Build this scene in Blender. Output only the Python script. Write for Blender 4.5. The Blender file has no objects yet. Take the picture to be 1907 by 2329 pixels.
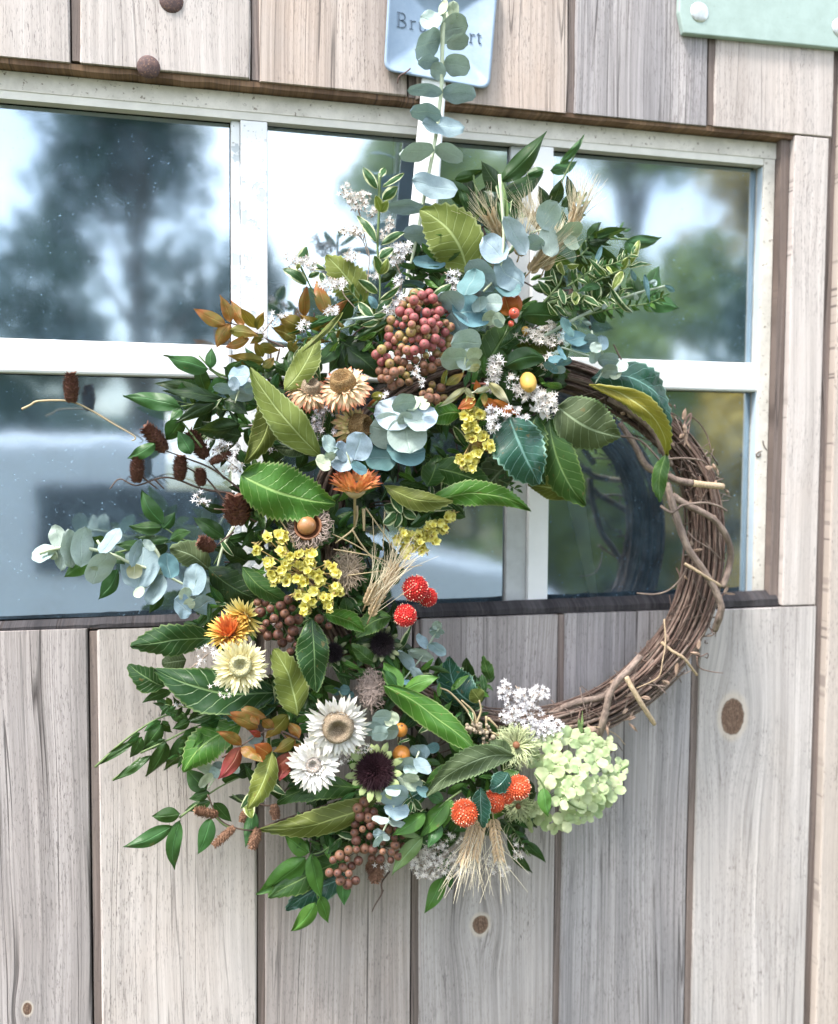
import bpy, math, random
from mathutils import Vector, Matrix, Quaternion, noise as mnoise
R = random.Random(7)
rad = math.radians
S = bpy.context.scene
COL = S.collection

# ------------------------------------------------------------ camera (solved from the door's own vanishing points)
FPX, CX, CY, PW, PH = 2180.0, 953.5, 1164.5, 1907.0, 2329.0
MX = Vector((0.97238929, -0.00631352, 0.23327926))
MN = Vector((-0.23327262, -0.05437251, 0.97089006))
MZ = Vector((0.00655424, -0.99850076, -0.05434402))
CAMP = Vector((-0.20995134, -0.87380106, 0.04890962))
def cam2world(v):
    return Vector((MX.dot(v), MN.dot(v), MZ.dot(v)))
cd = bpy.data.cameras.new('camera'); cam = bpy.data.objects.new('camera', cd); COL.objects.link(cam)
r3 = [cam2world(Vector((1, 0, 0))), cam2world(Vector((0, -1, 0))), cam2world(Vector((0, 0, -1)))]
cam.matrix_world = Matrix(((r3[0].x, r3[1].x, r3[2].x, CAMP.x), (r3[0].y, r3[1].y, r3[2].y, CAMP.y), (r3[0].z, r3[1].z, r3[2].z, CAMP.z), (0, 0, 0, 1)))
cd.sensor_fit = 'HORIZONTAL'; cd.sensor_width = 36.0; cd.lens = 36.0 * FPX / PW
cd.clip_start = 0.02; cd.clip_end = 2000
cd.dof.use_dof = True; cd.dof.focus_distance = 0.785; cd.dof.aperture_fstop = 6.0
S.camera = cam

# ------------------------------------------------------------ world, sun, exposure
w = bpy.data.worlds.new('World'); S.world = w; w.use_nodes = True
nt = w.node_tree; nt.nodes.clear()
sky = nt.nodes.new('ShaderNodeTexSky'); sky.sky_type = 'NISHITA'; sky.sun_disc = False
SUN_DIR = Vector((-0.42, -0.26, 0.87)).normalized()          # towards the sun
sky.sun_elevation = math.asin(SUN_DIR.z); sky.sun_rotation = math.atan2(SUN_DIR.x, SUN_DIR.y) % (2 * math.pi)
sky.air_density = 1.0; sky.dust_density = 2.5; sky.ozone_density = 1.0
bg = nt.nodes.new('ShaderNodeBackground'); bg.inputs[1].default_value = 0.15
wo = nt.nodes.new('ShaderNodeOutputWorld')
tc = nt.nodes.new('ShaderNodeTexCoord'); nz = nt.nodes.new('ShaderNodeTexNoise'); nz.inputs['Scale'].default_value = 2.6; nz.inputs['Detail'].default_value = 6
cr = nt.nodes.new('ShaderNodeValToRGB'); cr.color_ramp.elements[0].position = 0.40; cr.color_ramp.elements[1].position = 0.62
mxw = nt.nodes.new('ShaderNodeMixRGB'); mxw.inputs[2].default_value = (7.6, 7.9, 8.4, 1)
nt.links.new(tc.outputs['Generated'], nz.inputs['Vector']); nt.links.new(nz.outputs['Fac'], cr.inputs[0])
mlt = nt.nodes.new('ShaderNodeMath'); mlt.operation = 'MULTIPLY'; mlt.inputs[1].default_value = 0.8
nt.links.new(cr.outputs[0], mlt.inputs[0]); nt.links.new(mlt.outputs[0], mxw.inputs[0])
nt.links.new(sky.outputs[0], mxw.inputs[1]); nt.links.new(mxw.outputs[0], bg.inputs[0]); nt.links.new(bg.outputs[0], wo.inputs[0])
sl = bpy.data.lights.new('sun', 'SUN'); sl.energy = 2.0; sl.angle = rad(11); sl.color = (1.0, 0.965, 0.92)
so = bpy.data.objects.new('sun', sl); COL.objects.link(so)
so.rotation_mode = 'QUATERNION'; so.rotation_quaternion = SUN_DIR.to_track_quat('Z', 'Y')
S.view_settings.view_transform = 'Standard'; S.view_settings.look = 'None'
S.view_settings.exposure = 1.74; S.view_settings.gamma = 1.0; S.view_settings.use_curve_mapping = False
S.render.engine = 'CYCLES'
try:
    S.cycles.max_bounces = 7; S.cycles.diffuse_bounces = 2; S.cycles.transparent_max_bounces = 12; S.cycles.caustics_reflective = False; S.cycles.caustics_refractive = False
except Exception: pass

# ------------------------------------------------------------ helpers
def W(px, py, Y=0.0):
    """point on the vertical plane y=Y seen at this photograph pixel"""
    r = cam2world(Vector((px - CX, py - CY, FPX))); t = (Y - CAMP.y) / r.y
    return CAMP + r * t
FWD = cam2world(Vector((0, 0, 1)))
def mpp(P):                                   # metres per photograph pixel at P
    return (P - CAMP).dot(FWD) / FPX
TILES = {1: (0, 0, .40323), 2: (600, 0, .40323), 3: (1207, 0, .40323), 4: (250, 550, .37442), 5: (850, 300, .40323), 6: (1207, 800, .40323),
         7: (0, 1000, .37442), 8: (450, 1100, .40323), 9: (150, 1400, .40323), 10: (800, 1500, .40323), 11: (1207, 1400, .40323), 12: (0, 1629, .40323),
         21: (640, 380, .23041), 22: (980, 700, .24533), 23: (700, 640, .23585), 24: (1080, 480, .2765), 0: (0, 0, 1.0985)}
def TP(t, x, y):
    a, b, s = TILES[t]; return a + x * s, b + y * s
def TS(t): return TILES[t][2]
def WT(t, x, y, d):                           # d = millimetres in front of the door
    px, py = TP(t, x, y); return W(px, py, -d / 1000.0)

def tag(o, label=None, cat=None, group=None, kind=None):
    if label: o['label'] = label
    if cat: o['category'] = cat
    if group: o['group'] = group
    if kind: o['kind'] = kind
    return o
def thing(name, loc, label, cat, group=None):
    o = bpy.data.objects.new(name, None); COL.objects.link(o); o.location = loc; o.empty_display_size = 0.01
    return tag(o, label, cat, group)
def mesh(name, vs, fs, mat=None, smooth=True, uvs=None, cols=None):
    me = bpy.data.meshes.new(name); me.from_pydata([tuple(v) for v in vs], [], fs); me.validate()
    if mat:
        for m_ in (mat if isinstance(mat, (list, tuple)) else [mat]): me.materials.append(m_)
    if smooth: me.polygons.foreach_set('use_smooth', [True] * len(me.polygons))
    if uvs:
        ul = me.uv_layers.new(name='UVMap')
        vi = [0] * len(me.loops); me.loops.foreach_get('vertex_index', vi)
        flat = []
        for i in vi: flat.extend(uvs[i])
        ul.data.foreach_set('uv', flat)
    return me
WMAT = {}
def wm(o):
    if o.name in WMAT: return WMAT[o.name]
    return Matrix.Translation(o.location)
def obj(name, me, parent=None, loc=None, M=None, label=None):
    """link a mesh; M / loc are in world space"""
    o = bpy.data.objects.new(name, me); COL.objects.link(o)
    if M is None: M = Matrix.Translation(loc if loc is not None else Vector((0, 0, 0)))
    if parent is not None:
        o.parent = parent; o.matrix_basis = wm(parent).inverted() @ M
    else: o.matrix_basis = M
    WMAT[o.name] = M.copy()
    if label: o['label'] = label
    return o
def wobj(name, geo, mat, parent=None, label=None, smooth=True):
    """geometry given in world space; its origin is moved to its middle"""
    c = sum((Vector(v) for v in geo.v), Vector()) / len(geo.v)
    geo.v = [Vector(v) - c for v in geo.v]
    return obj(name, geo.mesh(name, mat, smooth), parent, loc=c, label=label)
def basis(P, y, z):
    y = y.normalized(); z = (z - y * z.dot(y)).normalized(); x = y.cross(z)
    return Matrix(((x.x, y.x, z.x, P.x), (x.y, y.y, z.y, P.y), (x.z, y.z, z.z, P.z), (0, 0, 0, 1)))
def tocam(P): return (CAMP - P).normalized()

class Geo:
    def __init__(s): s.v = []; s.f = []; s.uv = []
    def add(s, vs, fs, uvs=None):
        n = len(s.v); s.v.extend(vs); s.f.extend([tuple(i + n for i in f) for f in fs])
        s.uv.extend(uvs if uvs else [(0.5, 0.5)] * len(vs))
    def box(s, a, b):
        x0, y0, z0 = a; x1, y1, z1 = b
        s.add([Vector(p) for p in ((x0, y0, z0), (x1, y0, z0), (x1, y1, z0), (x0, y1, z0), (x0, y0, z1), (x1, y0, z1), (x1, y1, z1), (x0, y1, z1))],
              [(0, 3, 2, 1), (4, 5, 6, 7), (0, 1, 5, 4), (1, 2, 6, 5), (2, 3, 7, 6), (3, 0, 4, 7)])
    def tube(s, pts, rs, n=6, cap=True, twist=0.0):
        if not isinstance(rs, (list, tuple)): rs = [rs] * len(pts)
        prev = None; N0 = len(s.v); vs = []; uvs = []
        for i, p in enumerate(pts):
            t = (pts[min(i + 1, len(pts) - 1)] - pts[max(i - 1, 0)])
            if t.length < 1e-9: t = Vector((0, 0, 1))
            t.normalize()
            a = prev if prev is not None else (Vector((0, -1, 0)) if abs(t.y) < .9 else Vector((1, 0, 0)))
            a = (a - t * a.dot(t)).normalized(); b = t.cross(a); prev = a
            for k in range(n):
                an = 2 * math.pi * k / n + twist * i
                vs.append(p + (a * math.cos(an) + b * math.sin(an)) * rs[i]); uvs.append((k / n, i / max(1, len(pts) - 1)))
        fs = []
        for i in range(len(pts) - 1):
            for k in range(n):
                k2 = (k + 1) % n; fs.append((i * n + k, i * n + k2, (i + 1) * n + k2, (i + 1) * n + k))
        if cap:
            fs.append(tuple(range(n - 1, -1, -1))); m = (len(pts) - 1) * n; fs.append(tuple(range(m, m + n)))
        s.add(vs, fs, uvs)
    def mesh(s, name, mat, smooth=True): return mesh(name, s.v, s.f, mat, smooth, s.uv)
def shift(me_geo, origin):
    me_geo.v = [v - origin for v in me_geo.v]; return me_geo
def smooth_path(pts, n=6):
    if len(pts) < 3: return [pts[0].lerp(pts[-1], i / n) for i in range(n + 1)]
    P = [pts[0] * 2 - pts[1]] + list(pts) + [pts[-1] * 2 - pts[-2]]; out = []
    for i in range(1, len(P) - 2):
        for k in range(n):
            t = k / n; a, b, c, d = P[i - 1], P[i], P[i + 1], P[i + 2]
            out.append(0.5 * ((2 * b) + (c - a) * t + (2 * a - 5 * b + 4 * c - d) * t * t + (3 * b - a - 3 * c + d) * t ** 3))
    out.append(pts[-1]); return out

# ------------------------------------------------------------ node helper
class NT:
    def __init__(s, name):
        s.m = bpy.data.materials.new(name); s.m.use_nodes = True; s.t = s.m.node_tree; s.t.nodes.clear()
        s.out = s.t.nodes.new('ShaderNodeOutputMaterial')
    def n(s, typ, **kw):
        nd = s.t.nodes.new(typ)
        for k, v in kw.items(): setattr(nd, k, v)
        return nd
    def put(s, inp, v):
        if isinstance(v, bpy.types.NodeSocket): s.t.links.new(v, inp)
        elif v is not None:
            if inp.type == 'RGBA' and len(v) == 3: v = (*v, 1)
            inp.default_value = v
    def math(s, op, a, b=None, c=None, clamp=False):
        nd = s.n('ShaderNodeMath', operation=op, use_clamp=clamp); s.put(nd.inputs[0], a)
        if b is not None: s.put(nd.inputs[1], b)
        if c is not None: s.put(nd.inputs[2], c)
        return nd.outputs[0]
    def mix(s, f, a, b, mode='MIX'):
        nd = s.n('ShaderNodeMixRGB', blend_type=mode); s.put(nd.inputs[0], f); s.put(nd.inputs[1], a); s.put(nd.inputs[2], b); return nd.outputs[0]
    def ramp(s, f, stops, interp='LINEAR'):
        nd = s.n('ShaderNodeValToRGB'); e = nd.color_ramp.elements; nd.color_ramp.interpolation = interp
        while len(e) < len(stops): e.new(0.5)
        for i, (p, c) in enumerate(stops):
            e[i].position = p; e[i].color = (c, c, c, 1) if isinstance(c, (int, float)) else (*c, 1)
        s.put(nd.inputs[0], f); return nd.outputs[0]
    def smooth(s, v, a, b):
        nd = s.n('ShaderNodeMapRange', interpolation_type='SMOOTHSTEP'); s.put(nd.inputs[0], v); s.put(nd.inputs[1], a); s.put(nd.inputs[2], b); return nd.outputs[0]
    def noise(s, vec, scale=5, detail=2, rough=.5, dist=0):
        nd = s.n('ShaderNodeTexNoise'); s.put(nd.inputs['Vector'], vec); s.put(nd.inputs['Scale'], scale)
        nd.inputs['Detail'].default_value = detail; nd.inputs['Roughness'].default_value = rough; nd.inputs['Distortion'].default_value = dist
        return nd.outputs['Fac']
    def sep(s, v):
        nd = s.n('ShaderNodeSeparateXYZ'); s.put(nd.inputs[0], v); return nd.outputs
    def comb(s, x, y, z):
        nd = s.n('ShaderNodeCombineXYZ'); s.put(nd.inputs[0], x); s.put(nd.inputs[1], y); s.put(nd.inputs[2], z); return nd.outputs[0]
    def coord(s, which='Object'): return s.n('ShaderNodeTexCoord').outputs[which]
    def rnd(s): return s.n('ShaderNodeObjectInfo').outputs['Random']
    def bump(s, h, st=.3, d=.001):
        nd = s.n('ShaderNodeBump'); nd.inputs['Strength'].default_value = st; nd.inputs['Distance'].default_value = d; s.put(nd.inputs['Height'], h); return nd.outputs[0]
    def bsdf(s, col, rough=.5, spec=.5, normal=None, metal=0, transl=0, tcol=None, coat=0, sheen=0):
        b = s.n('ShaderNodeBsdfPrincipled'); s.put(b.inputs['Base Color'], col); s.put(b.inputs['Roughness'], rough)
        s.put(b.inputs['Specular IOR Level'], spec); s.put(b.inputs['Metallic'], metal); b.inputs['Coat Weight'].default_value = coat
        if normal is not None: s.put(b.inputs['Normal'], normal)
        o = b.outputs[0]
        if transl:
            t = s.n('ShaderNodeBsdfTranslucent'); s.put(t.inputs[0], tcol if tcol is not None else col)
            mx = s.n('ShaderNodeMixShader'); mx.inputs[0].default_value = transl; s.t.links.new(o, mx.inputs[1]); s.t.links.new(t.outputs[0], mx.inputs[2]); o = mx.outputs[0]
        s.t.links.new(o, s.out.inputs['Surface']); return s.m

# ------------------------------------------------------------ materials
def wood(name, light, dark, warm=(.40, .30, .24), knots=(), crack=1.0, streak=.5, seed=0.0, contrast=1.0, stain=.25):
    wt = (.85, .815, .795); light, dark, warm = [tuple(q * t for q, t in zip(cc, wt)) for cc in (light, dark, warm)]
    m = NT(name); oc = m.coord(); x, y, z = m.sep(oc); rn = m.math('MULTIPLY', m.rnd(), 37.0)
    # slow wander of the grain
    wn = m.noise(m.comb(m.math('MULTIPLY', x, 6.0), rn, m.math('MULTIPLY', z, 2.2)), 1.0, 2)
    g = m.math('ADD', x, m.math('MULTIPLY', m.math('SUBTRACT', wn, .5), .030))
    kcore = None; kring = None; kpale = None
    for (kx, kz, ka, kb) in knots:
        dx = m.math('DIVIDE', m.math('SUBTRACT', x, kx), ka); dz = m.math('DIVIDE', m.math('SUBTRACT', z, kz), kb)
        r2 = m.math('ADD', m.math('MULTIPLY', dx, dx), m.math('MULTIPLY', dz, dz)); r = m.math('SQRT', r2)
        dz2 = m.math('MULTIPLY', dz, .30); rr = m.math('ADD', m.math('MULTIPLY', m.math('MULTIPLY', dx, .42), m.math('MULTIPLY', dx, .42)), m.math('MULTIPLY', dz2, dz2))
        fall = m.math('EXPONENT', m.math('MULTIPLY', rr, -1.0))
        gx = m.math('SUBTRACT', g, kx)
        g = m.math('ADD', kx, m.math('MULTIPLY', gx, m.math('SUBTRACT', 1.0, m.math('MULTIPLY', fall, .86))))
        rn_ = m.math('ADD', r, m.math('MULTIPLY', m.math('SUBTRACT', m.noise(oc, 160, 2), .5), .25))
        core = m.math('SUBTRACT', 1.0, m.smooth(rn_, .88, 1.0)); pale = m.math('SUBTRACT', 1.0, m.smooth(rn_, 1.05, 1.45))
        ringp = m.math('SINE', m.math('MULTIPLY', rn_, 17.0))
        kcore = core if kcore is None else m.math('MAXIMUM', kcore, core); kpale = pale if kpale is None else m.math('MAXIMUM', kpale, pale)
        kring = ringp if kring is None else kring
    def st(gx, fx, fz, det, ro, off=0.0): return m.noise(m.comb(m.math('MULTIPLY', gx, fx), m.math('ADD', rn, off), m.math('MULTIPLY', z, fz)), 1.0, det, ro)
    fine = st(g, 760.0, 6.0, 3, .6); mid = st(g, 210.0, 2.6, 3, .6, 3.0); broad = st(g, 38.0, 1.3, 3, .55, 7.0)
    blot = st(x, 14.0, 7.0, 4, .65, 2.0); fleck = st(x, 1500.0, 170.0, 2, .6, 4.0); dash = st(g, 620.0, 34.0, 3, .65, 6.0); ck = st(g, 85.0, 1.5, 2, .4, 5.0)
    base = m.mix(m.ramp(broad, [(.36, 0), (.64, 1)]), dark, light)
    base = m.mix(m.math('MULTIPLY', m.ramp(blot, [(.45, 0), (.66, 1)]), stain), base, warm)
    base = m.mix(m.math('MULTIPLY', m.ramp(mid, [(.38, 1), (.54, 0)]), .32 * streak * contrast), base, tuple(q * .50 for q in dark))
    base = m.mix(m.math('MULTIPLY', m.ramp(mid, [(.52, 0), (.70, 1)]), .30), base, tuple(min(1, q * 1.18) for q in light))
    base = m.mix(m.math('MULTIPLY', m.ramp(fine, [(.38, 1), (.53, 0)]), .36 * streak * contrast), base, tuple(q * .42 for q in dark))
    dens = m.ramp(m.noise(m.comb(m.math('MULTIPLY', x, 26), rn, m.math('MULTIPLY', z, 12)), 1.0, 3), [(.36, .12), (.60, 1)])
    fm = m.ramp(fleck, [(.61, 0), (.66, 1)]); base = m.mix(m.math('MULTIPLY', m.math('MULTIPLY', fm, dens), .72), base, (.10, .085, .085))
    dm = m.ramp(dash, [(.59, 0), (.66, 1)]); base = m.mix(m.math('MULTIPLY', m.math('MULTIPLY', dm, dens), .50), base, (.14, .115, .11))
    # long drying cracks: thin iso-lines of a very stretched noise
    cl = m.math('ABSOLUTE', m.math('SUBTRACT', ck, .5)); cm = m.ramp(cl, [(.0, 1), (.007, .7), (.015, 0)])
    gate = m.ramp(m.noise(m.comb(m.math('MULTIPLY', x, 30.0), m.math('ADD', rn, 9), m.math('MULTIPLY', z, 4.0)), 1.0, 2), [(.46, 0), (.56, 1)])
    cm = m.math('MULTIPLY', cm, m.math('MULTIPLY', gate, crack)); base = m.mix(m.math('MULTIPLY', cm, .85), base, (.045, .036, .034))
    ck2 = st(g, 230.0, 2.0, 2, .4, 11.0); cm2 = m.math('MULTIPLY', m.ramp(m.math('ABSOLUTE', m.math('SUBTRACT', ck2, .5)), [(0, 1), (.010, .5), (.020, 0)]), m.math('MULTIPLY', m.ramp(st(x, 34.0, 5.5, 2, .5, 13.0), [(.50, 0), (.60, .8)]), crack)); base = m.mix(m.math('MULTIPLY', cm2, .7), base, (.07, .055, .05))
    wash = st(x, 10.0, 3.2, 3, .6, 17.0); base = m.mix(m.math('MULTIPLY', m.ramp(wash, [(.50, 0), (.68, 1)]), .30), base, tuple(q * .55 for q in dark))
    h = m.math('SUBTRACT', m.math('ADD', m.math('MULTIPLY', fine, .6), m.math('MULTIPLY', dash, .35)), m.math('MULTIPLY', cm, 1.6)); h = m.math('SUBTRACT', h, m.math('MULTIPLY', fm, .35))
    if kcore is not None:
        base = m.mix(m.math('MULTIPLY', kpale, .55), base, (.60, .51, .41))
        kc = m.mix(m.ramp(kring, [(0, 0), (1, 1)]), (.195, .125, .088), (.25, .17, .12)); kc = m.mix(m.ramp(m.noise(oc, 420, 4, .7), [(.42, 0), (.62, 1)]), kc, (.13, .08, .055)); kc = m.mix(m.ramp(fleck, [(.5, 0), (.6, 1)]), kc, (.10, .06, .045))
        base = m.mix(kcore, base, kc)
    return m.bsdf(base, .82, .25, m.bump(h, .6, .0007))

def leafm(name, base, vein=None, nv=9, veins=.5, rough=.42, spec=.5, edge=0.0, ecol=None, eth=.93, mott=.25, transl=.22, tip=None, warm=None, tcol=None, dust=0.0, k=1.6):
    if name.startswith('leaf'): base = tuple(q * .64 * h_ for q, h_ in zip(base, (1.14, 1.02, .82))); spec *= .62; transl *= .8
    m = NT(name); uv = m.coord('UV'); u, v, _ = m.sep(uv); av = m.math('MULTIPLY', m.math('ABSOLUTE', m.math('SUBTRACT', v, .5)), 2.0)
    rn = m.rnd(); oc = m.coord(); ns = m.noise(oc, 90, 3, .6); ns2 = m.noise(oc, 420, 3, .6)
    c = m.mix(m.math('MULTIPLY', m.ramp(ns, [(.35, 0), (.65, 1)]), mott), base, tuple(x_ * .45 for x_ in base))
    c = m.mix(m.math('MULTIPLY', ns2, mott * .8), c, tuple(min(1, x_ * 1.7 + .01) for x_ in base))
    c = m.mix(m.math('MULTIPLY', rn, .38), c, tuple(x_ * y_ for x_, y_ in zip(base, (1.5, 1.18, .9))))
    if tip is not None: c = m.mix(m.ramp(u, [(.35, 0), (1, 1)]), c, tip)
    if warm is not None: c = m.mix(m.math('MULTIPLY', m.ramp(ns, [(.42, 0), (.6, 1)]), .8), c, warm)
    mid = m.math('SUBTRACT', 1.0, m.smooth(av, .015, .075)); vc = vein or tuple(min(1, x_ * 2.3 + .05) for x_ in base)
    tt = m.math('SUBTRACT', m.math('ADD', m.math('MULTIPLY', u, float(nv)), m.math('MULTIPLY', m.math('SUBTRACT', m.noise(oc, 40, 1), .5), .55)), m.math('MULTIPLY', m.math('POWER', av, .85), k))
    fr = m.math('ABSOLUTE', m.math('SUBTRACT', m.math('FRACT', m.math('ADD', tt, 50.0)), .5)); sv = m.math('SUBTRACT', 1.0, m.smooth(fr, .015, .065)) if veins else None
    mask = mid
    if sv is not None:
        mask = m.math('MAXIMUM', mid, m.math('MULTIPLY', sv, veins))
    c = m.mix(m.math('MULTIPLY', mask, .75), c, vc)
    spot = m.math('MULTIPLY', m.ramp(m.noise(oc, 130, 3, .6), [(.66, 0), (.70, 1)]), m.smooth(rn, .35, .6)); c = m.mix(m.math('MULTIPLY', spot, .6 if name.startswith('leaf') else .25), c, (.16, .11, .035))
    if edge:
        en = m.math('ADD', av, m.math('MULTIPLY', m.math('SUBTRACT', m.noise(oc, 260, 2), .5), .5 if edge > .8 else .06))
        c = m.mix(m.math('MULTIPLY', m.smooth(en, eth - .04, eth + .04), edge), c, ecol or (.45, .5, .22))
    if dust: c = m.mix(m.math('MULTIPLY', m.ramp(m.noise(oc, 650, 4, .7), [(.5, 0), (.75, 1)]), dust), c, (.10, .17, .19))
    h = m.math('ADD', m.math('MULTIPLY', ns2, .35), m.math('MULTIPLY', mask, -1.0))
    return m.bsdf(c, rough, spec, m.bump(h, .6, .0009), transl=transl, tcol=tcol or m.mix(.5, c, (.20, .32, .03)))
M = {}
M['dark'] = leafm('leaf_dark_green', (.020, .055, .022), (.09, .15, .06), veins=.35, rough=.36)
M['deep'] = leafm('leaf_deep_green', (.024, .085, .030), (.22, .34, .14), veins=.55, rough=.30, edge=.55, ecol=(.20, .28, .10))
M['mid'] = leafm('leaf_mid_green', (.045, .130, .035), (.18, .28, .09), veins=.5, rough=.38, edge=.5, ecol=(.22, .30, .09))
M['bright'] = leafm('leaf_bright_green', (.070, .230, .040), (.30, .45, .14), veins=.5, rough=.34, edge=.4)
M['fresh'] = leafm('leaf_fresh_green', (.085, .25, .055), (.14, .34, .09), veins=.12, rough=.42)
M['pale'] = leafm('leaf_pale_green', (.20, .36, .17), (.30, .46, .25), veins=.15, rough=.5)
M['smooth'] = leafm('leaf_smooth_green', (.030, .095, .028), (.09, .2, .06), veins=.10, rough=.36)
M['smoothmid'] = leafm('leaf_smooth_mid_green', (.042, .15, .050), (.10, .26, .09), veins=.10, rough=.40)
M['olive'] = leafm('leaf_olive_underside', (.115, .165, .036), (.33, .38, .12), veins=.5, rough=.55, edge=.5, ecol=(.34, .38, .14))
M['olight'] = leafm('leaf_light_olive_underside', (.20, .285, .070), (.42, .50, .20), veins=.5, rough=.55, edge=.5, ecol=(.45, .5, .24))
M['yolive'] = leafm('leaf_yellow_olive', (.28, .30, .055), (.48, .50, .2), veins=.3, rough=.5, edge=.5)
M['teal'] = leafm('leaf_blue_sheen', (.024, .115, .098), (.20, .38, .32), veins=.55, rough=.25, spec=.7, edge=.6, ecol=(.30, .50, .38), dust=.2)  # dark green leaf, its bluish sheen put into the base colour
M['grey'] = leafm('leaf_grey_green', (.095, .155, .085), (.30, .38, .22), veins=.6, rough=.5, edge=.6, ecol=(.2, .3, .13))
M['bronze'] = leafm('leaf_bronze', (.27, .135, .030), (.38, .22, .06), veins=.1, rough=.45, tip=(.33, .10, .035), warm=(.15, .15, .03), tcol=(.5, .2, .03))
M['bolive'] = leafm('leaf_bronze_olive', (.15, .17, .030), (.30, .28, .07), veins=.1, rough=.45, tip=(.25, .13, .03), tcol=(.4, .3, .03))
M['red'] = leafm('leaf_red', (.24, .065, .045), (.36, .15, .08), veins=.1, rough=.42, tip=(.27, .035, .045), tcol=(.5, .08, .03))
M['orange'] = leafm('leaf_orange', (.45, .17, .035), (.6, .35, .1), veins=.2, rough=.5, tip=(.42, .09, .03), tcol=(.6, .2, .03))
M['cream'] = leafm('leaf_cream_green', (.52, .58, .40), (.7, .72, .55), veins=.1, rough=.5, tip=(.62, .62, .45))
M['varieg'] = leafm('leaf_variegated', (.045, .145, .055), (.12, .25, .10), veins=.25, rough=.4, edge=.92, ecol=(.62, .66, .40), eth=.70)
M['vyellow'] = leafm('leaf_variegated_yellow', (.22, .34, .08), (.4, .5, .2), veins=.2, rough=.4, edge=.9, ecol=(.62, .66, .36), eth=.72)
def euc(n, c, v):
    c = tuple(q * .84 for q in c); v = tuple(q * .88 for q in v)
    return leafm(n, c, v, nv=6, veins=.22, rough=.62, spec=.3, mott=.28, transl=.12, dust=.35, edge=.35, ecol=tuple(min(1, a * 1.4) for a in c), eth=.96, k=2.4, tcol=(.2, .32, .25))
M['eblue'] = euc('eucalyptus_blue', (0.284, 0.404, 0.464), (.42, .55, .56))
M['esky'] = euc('eucalyptus_light_blue', (0.387, 0.516, 0.619), (.5, .66, .7))
M['epale'] = euc('eucalyptus_pale', (0.387, 0.507, 0.482), (.52, .64, .55))
M['emint'] = euc('eucalyptus_mint', (0.473, 0.576, 0.43), (.6, .7, .5))
M['eteal'] = euc('eucalyptus_teal', (0.129, 0.267, 0.301), (.28, .42, .42))
M['edark'] = euc('eucalyptus_dark', (.08, .18, .19), (.16, .26, .26))
def simple(name, c, rough=.6, spec=.4, mott=.3, scale=200, metal=0, bump=.2, transl=0, c2=None, coat=0):
    m = NT(name); oc = m.coord(); n1 = m.noise(oc, scale, 4, .6)
    col = m.mix(m.math('MULTIPLY', m.ramp(n1, [(.35, 0), (.65, 1)]), mott if c2 is None else 1.0), c, c2 or tuple(x * .45 for x in c))
    col = m.mix(m.math('MULTIPLY', m.rnd(), .3), col, tuple(min(1, x * 1.45) for x in c))
    return m.bsdf(col, rough, spec, m.bump(n1, bump, .0006), metal=metal, transl=transl, coat=coat)
M['stem_green'] = simple('stem_green', (.13, .19, .07)); M['stem_grey'] = simple('stem_grey_green', (.30, .36, .27)); M['stem_pale'] = simple('stem_pale', (.52, .58, .40))
M['stem_brown'] = simple('stem_brown', (.10, .065, .05)); M['stem_tan'] = simple('stem_tan', (.42, .33, .19)); M['stem_pink'] = simple('stem_pink', (.36, .13, .09))
M['white_paint'] = simple('white_paint', (.80, .81, .80), .45, .4, .10, 60, bump=.15)
M['grey_paint'] = simple('grey_putty', (.50, .52, .52), .6, .3, .3, 70)
M['cream_paint'] = simple('cream_paint', (.70, .68, .62), .6, .3, .25, 45)
M['sky_paint'] = simple('pale_blue_paint', (.50, .60, .68), .55, .3, .2, 45)
# ============================================================ THE BARN DOOR, ITS WINDOW AND THE WALL AROUND IT
M['wood_grey'] = wood('weathered_wood_grey', (.60, .555, .53), (.44, .40, .385), (.52, .42, .36), crack=1, streak=1, stain=.3)
M['wood_cool'] = wood('weathered_wood_cool', (.54, .52, .525), (.38, .37, .385), (.48, .41, .38), crack=1, streak=1.15, stain=.15)
M['wood_tan'] = wood('weathered_wood_tan', (.66, .59, .54), (.50, .43, .385), (.60, .47, .38), crack=.8, streak=.75, stain=.45)
M['wood_light'] = wood('weathered_wood_light', (.68, .64, .615), (.55, .51, .485), (.61, .51, .44), crack=.45, streak=.5, stain=.25)
M['wood_left'] = wood('weathered_wood_left_knot', (.56, .525, .52), (.41, .385, .38), (.50, .42, .38), knots=[(W(62, 2296).x, W(62, 2296).z, .0040, .0060)], crack=1, streak=1.05, stain=.2)
M['wood_knot_small'] = wood('weathered_wood_small_knot', (.57, .54, .53), (.42, .395, .39), (.50, .42, .37), knots=[(W(1093, 2103).x, W(1093, 2103).z, .0085, .0098)], crack=.9, streak=.9, stain=.2)
M['wood_knot_big'] = wood('weathered_wood_big_knot', (.72, .695, .68), (.54, .515, .505), (.63, .56, .49), knots=[(W(1667, 1630).x, W(1667, 1630).z, .0140, .0205)], crack=.5, streak=.7, stain=.2)
M['wood_post'] = wood('door_post_wood', (.60, .545, .50), (.50, .445, .40), (.55, .47, .41), crack=.1, streak=.35, stain=.3)
M['wood_edge'] = wood('brown_wood_edge', (.36, .235, .15), (.17, .105, .07), (.26, .15, .09), crack=.8, streak=.8)
M['wood_groove'] = wood('groove_wood', (.36, .30, .275), (.20, .165, .15), (.30, .21, .16), crack=1, streak=1)
M['wood_black'] = wood('blackened_sill_wood', (.085, .083, .09), (.028, .028, .033), (.11, .10, .10), crack=1, streak=1)
door = thing('barn_door', W(953, 1500, 0.02), 'weathered grey board barn door with six pane white window behind the wreath', 'door')

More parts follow.
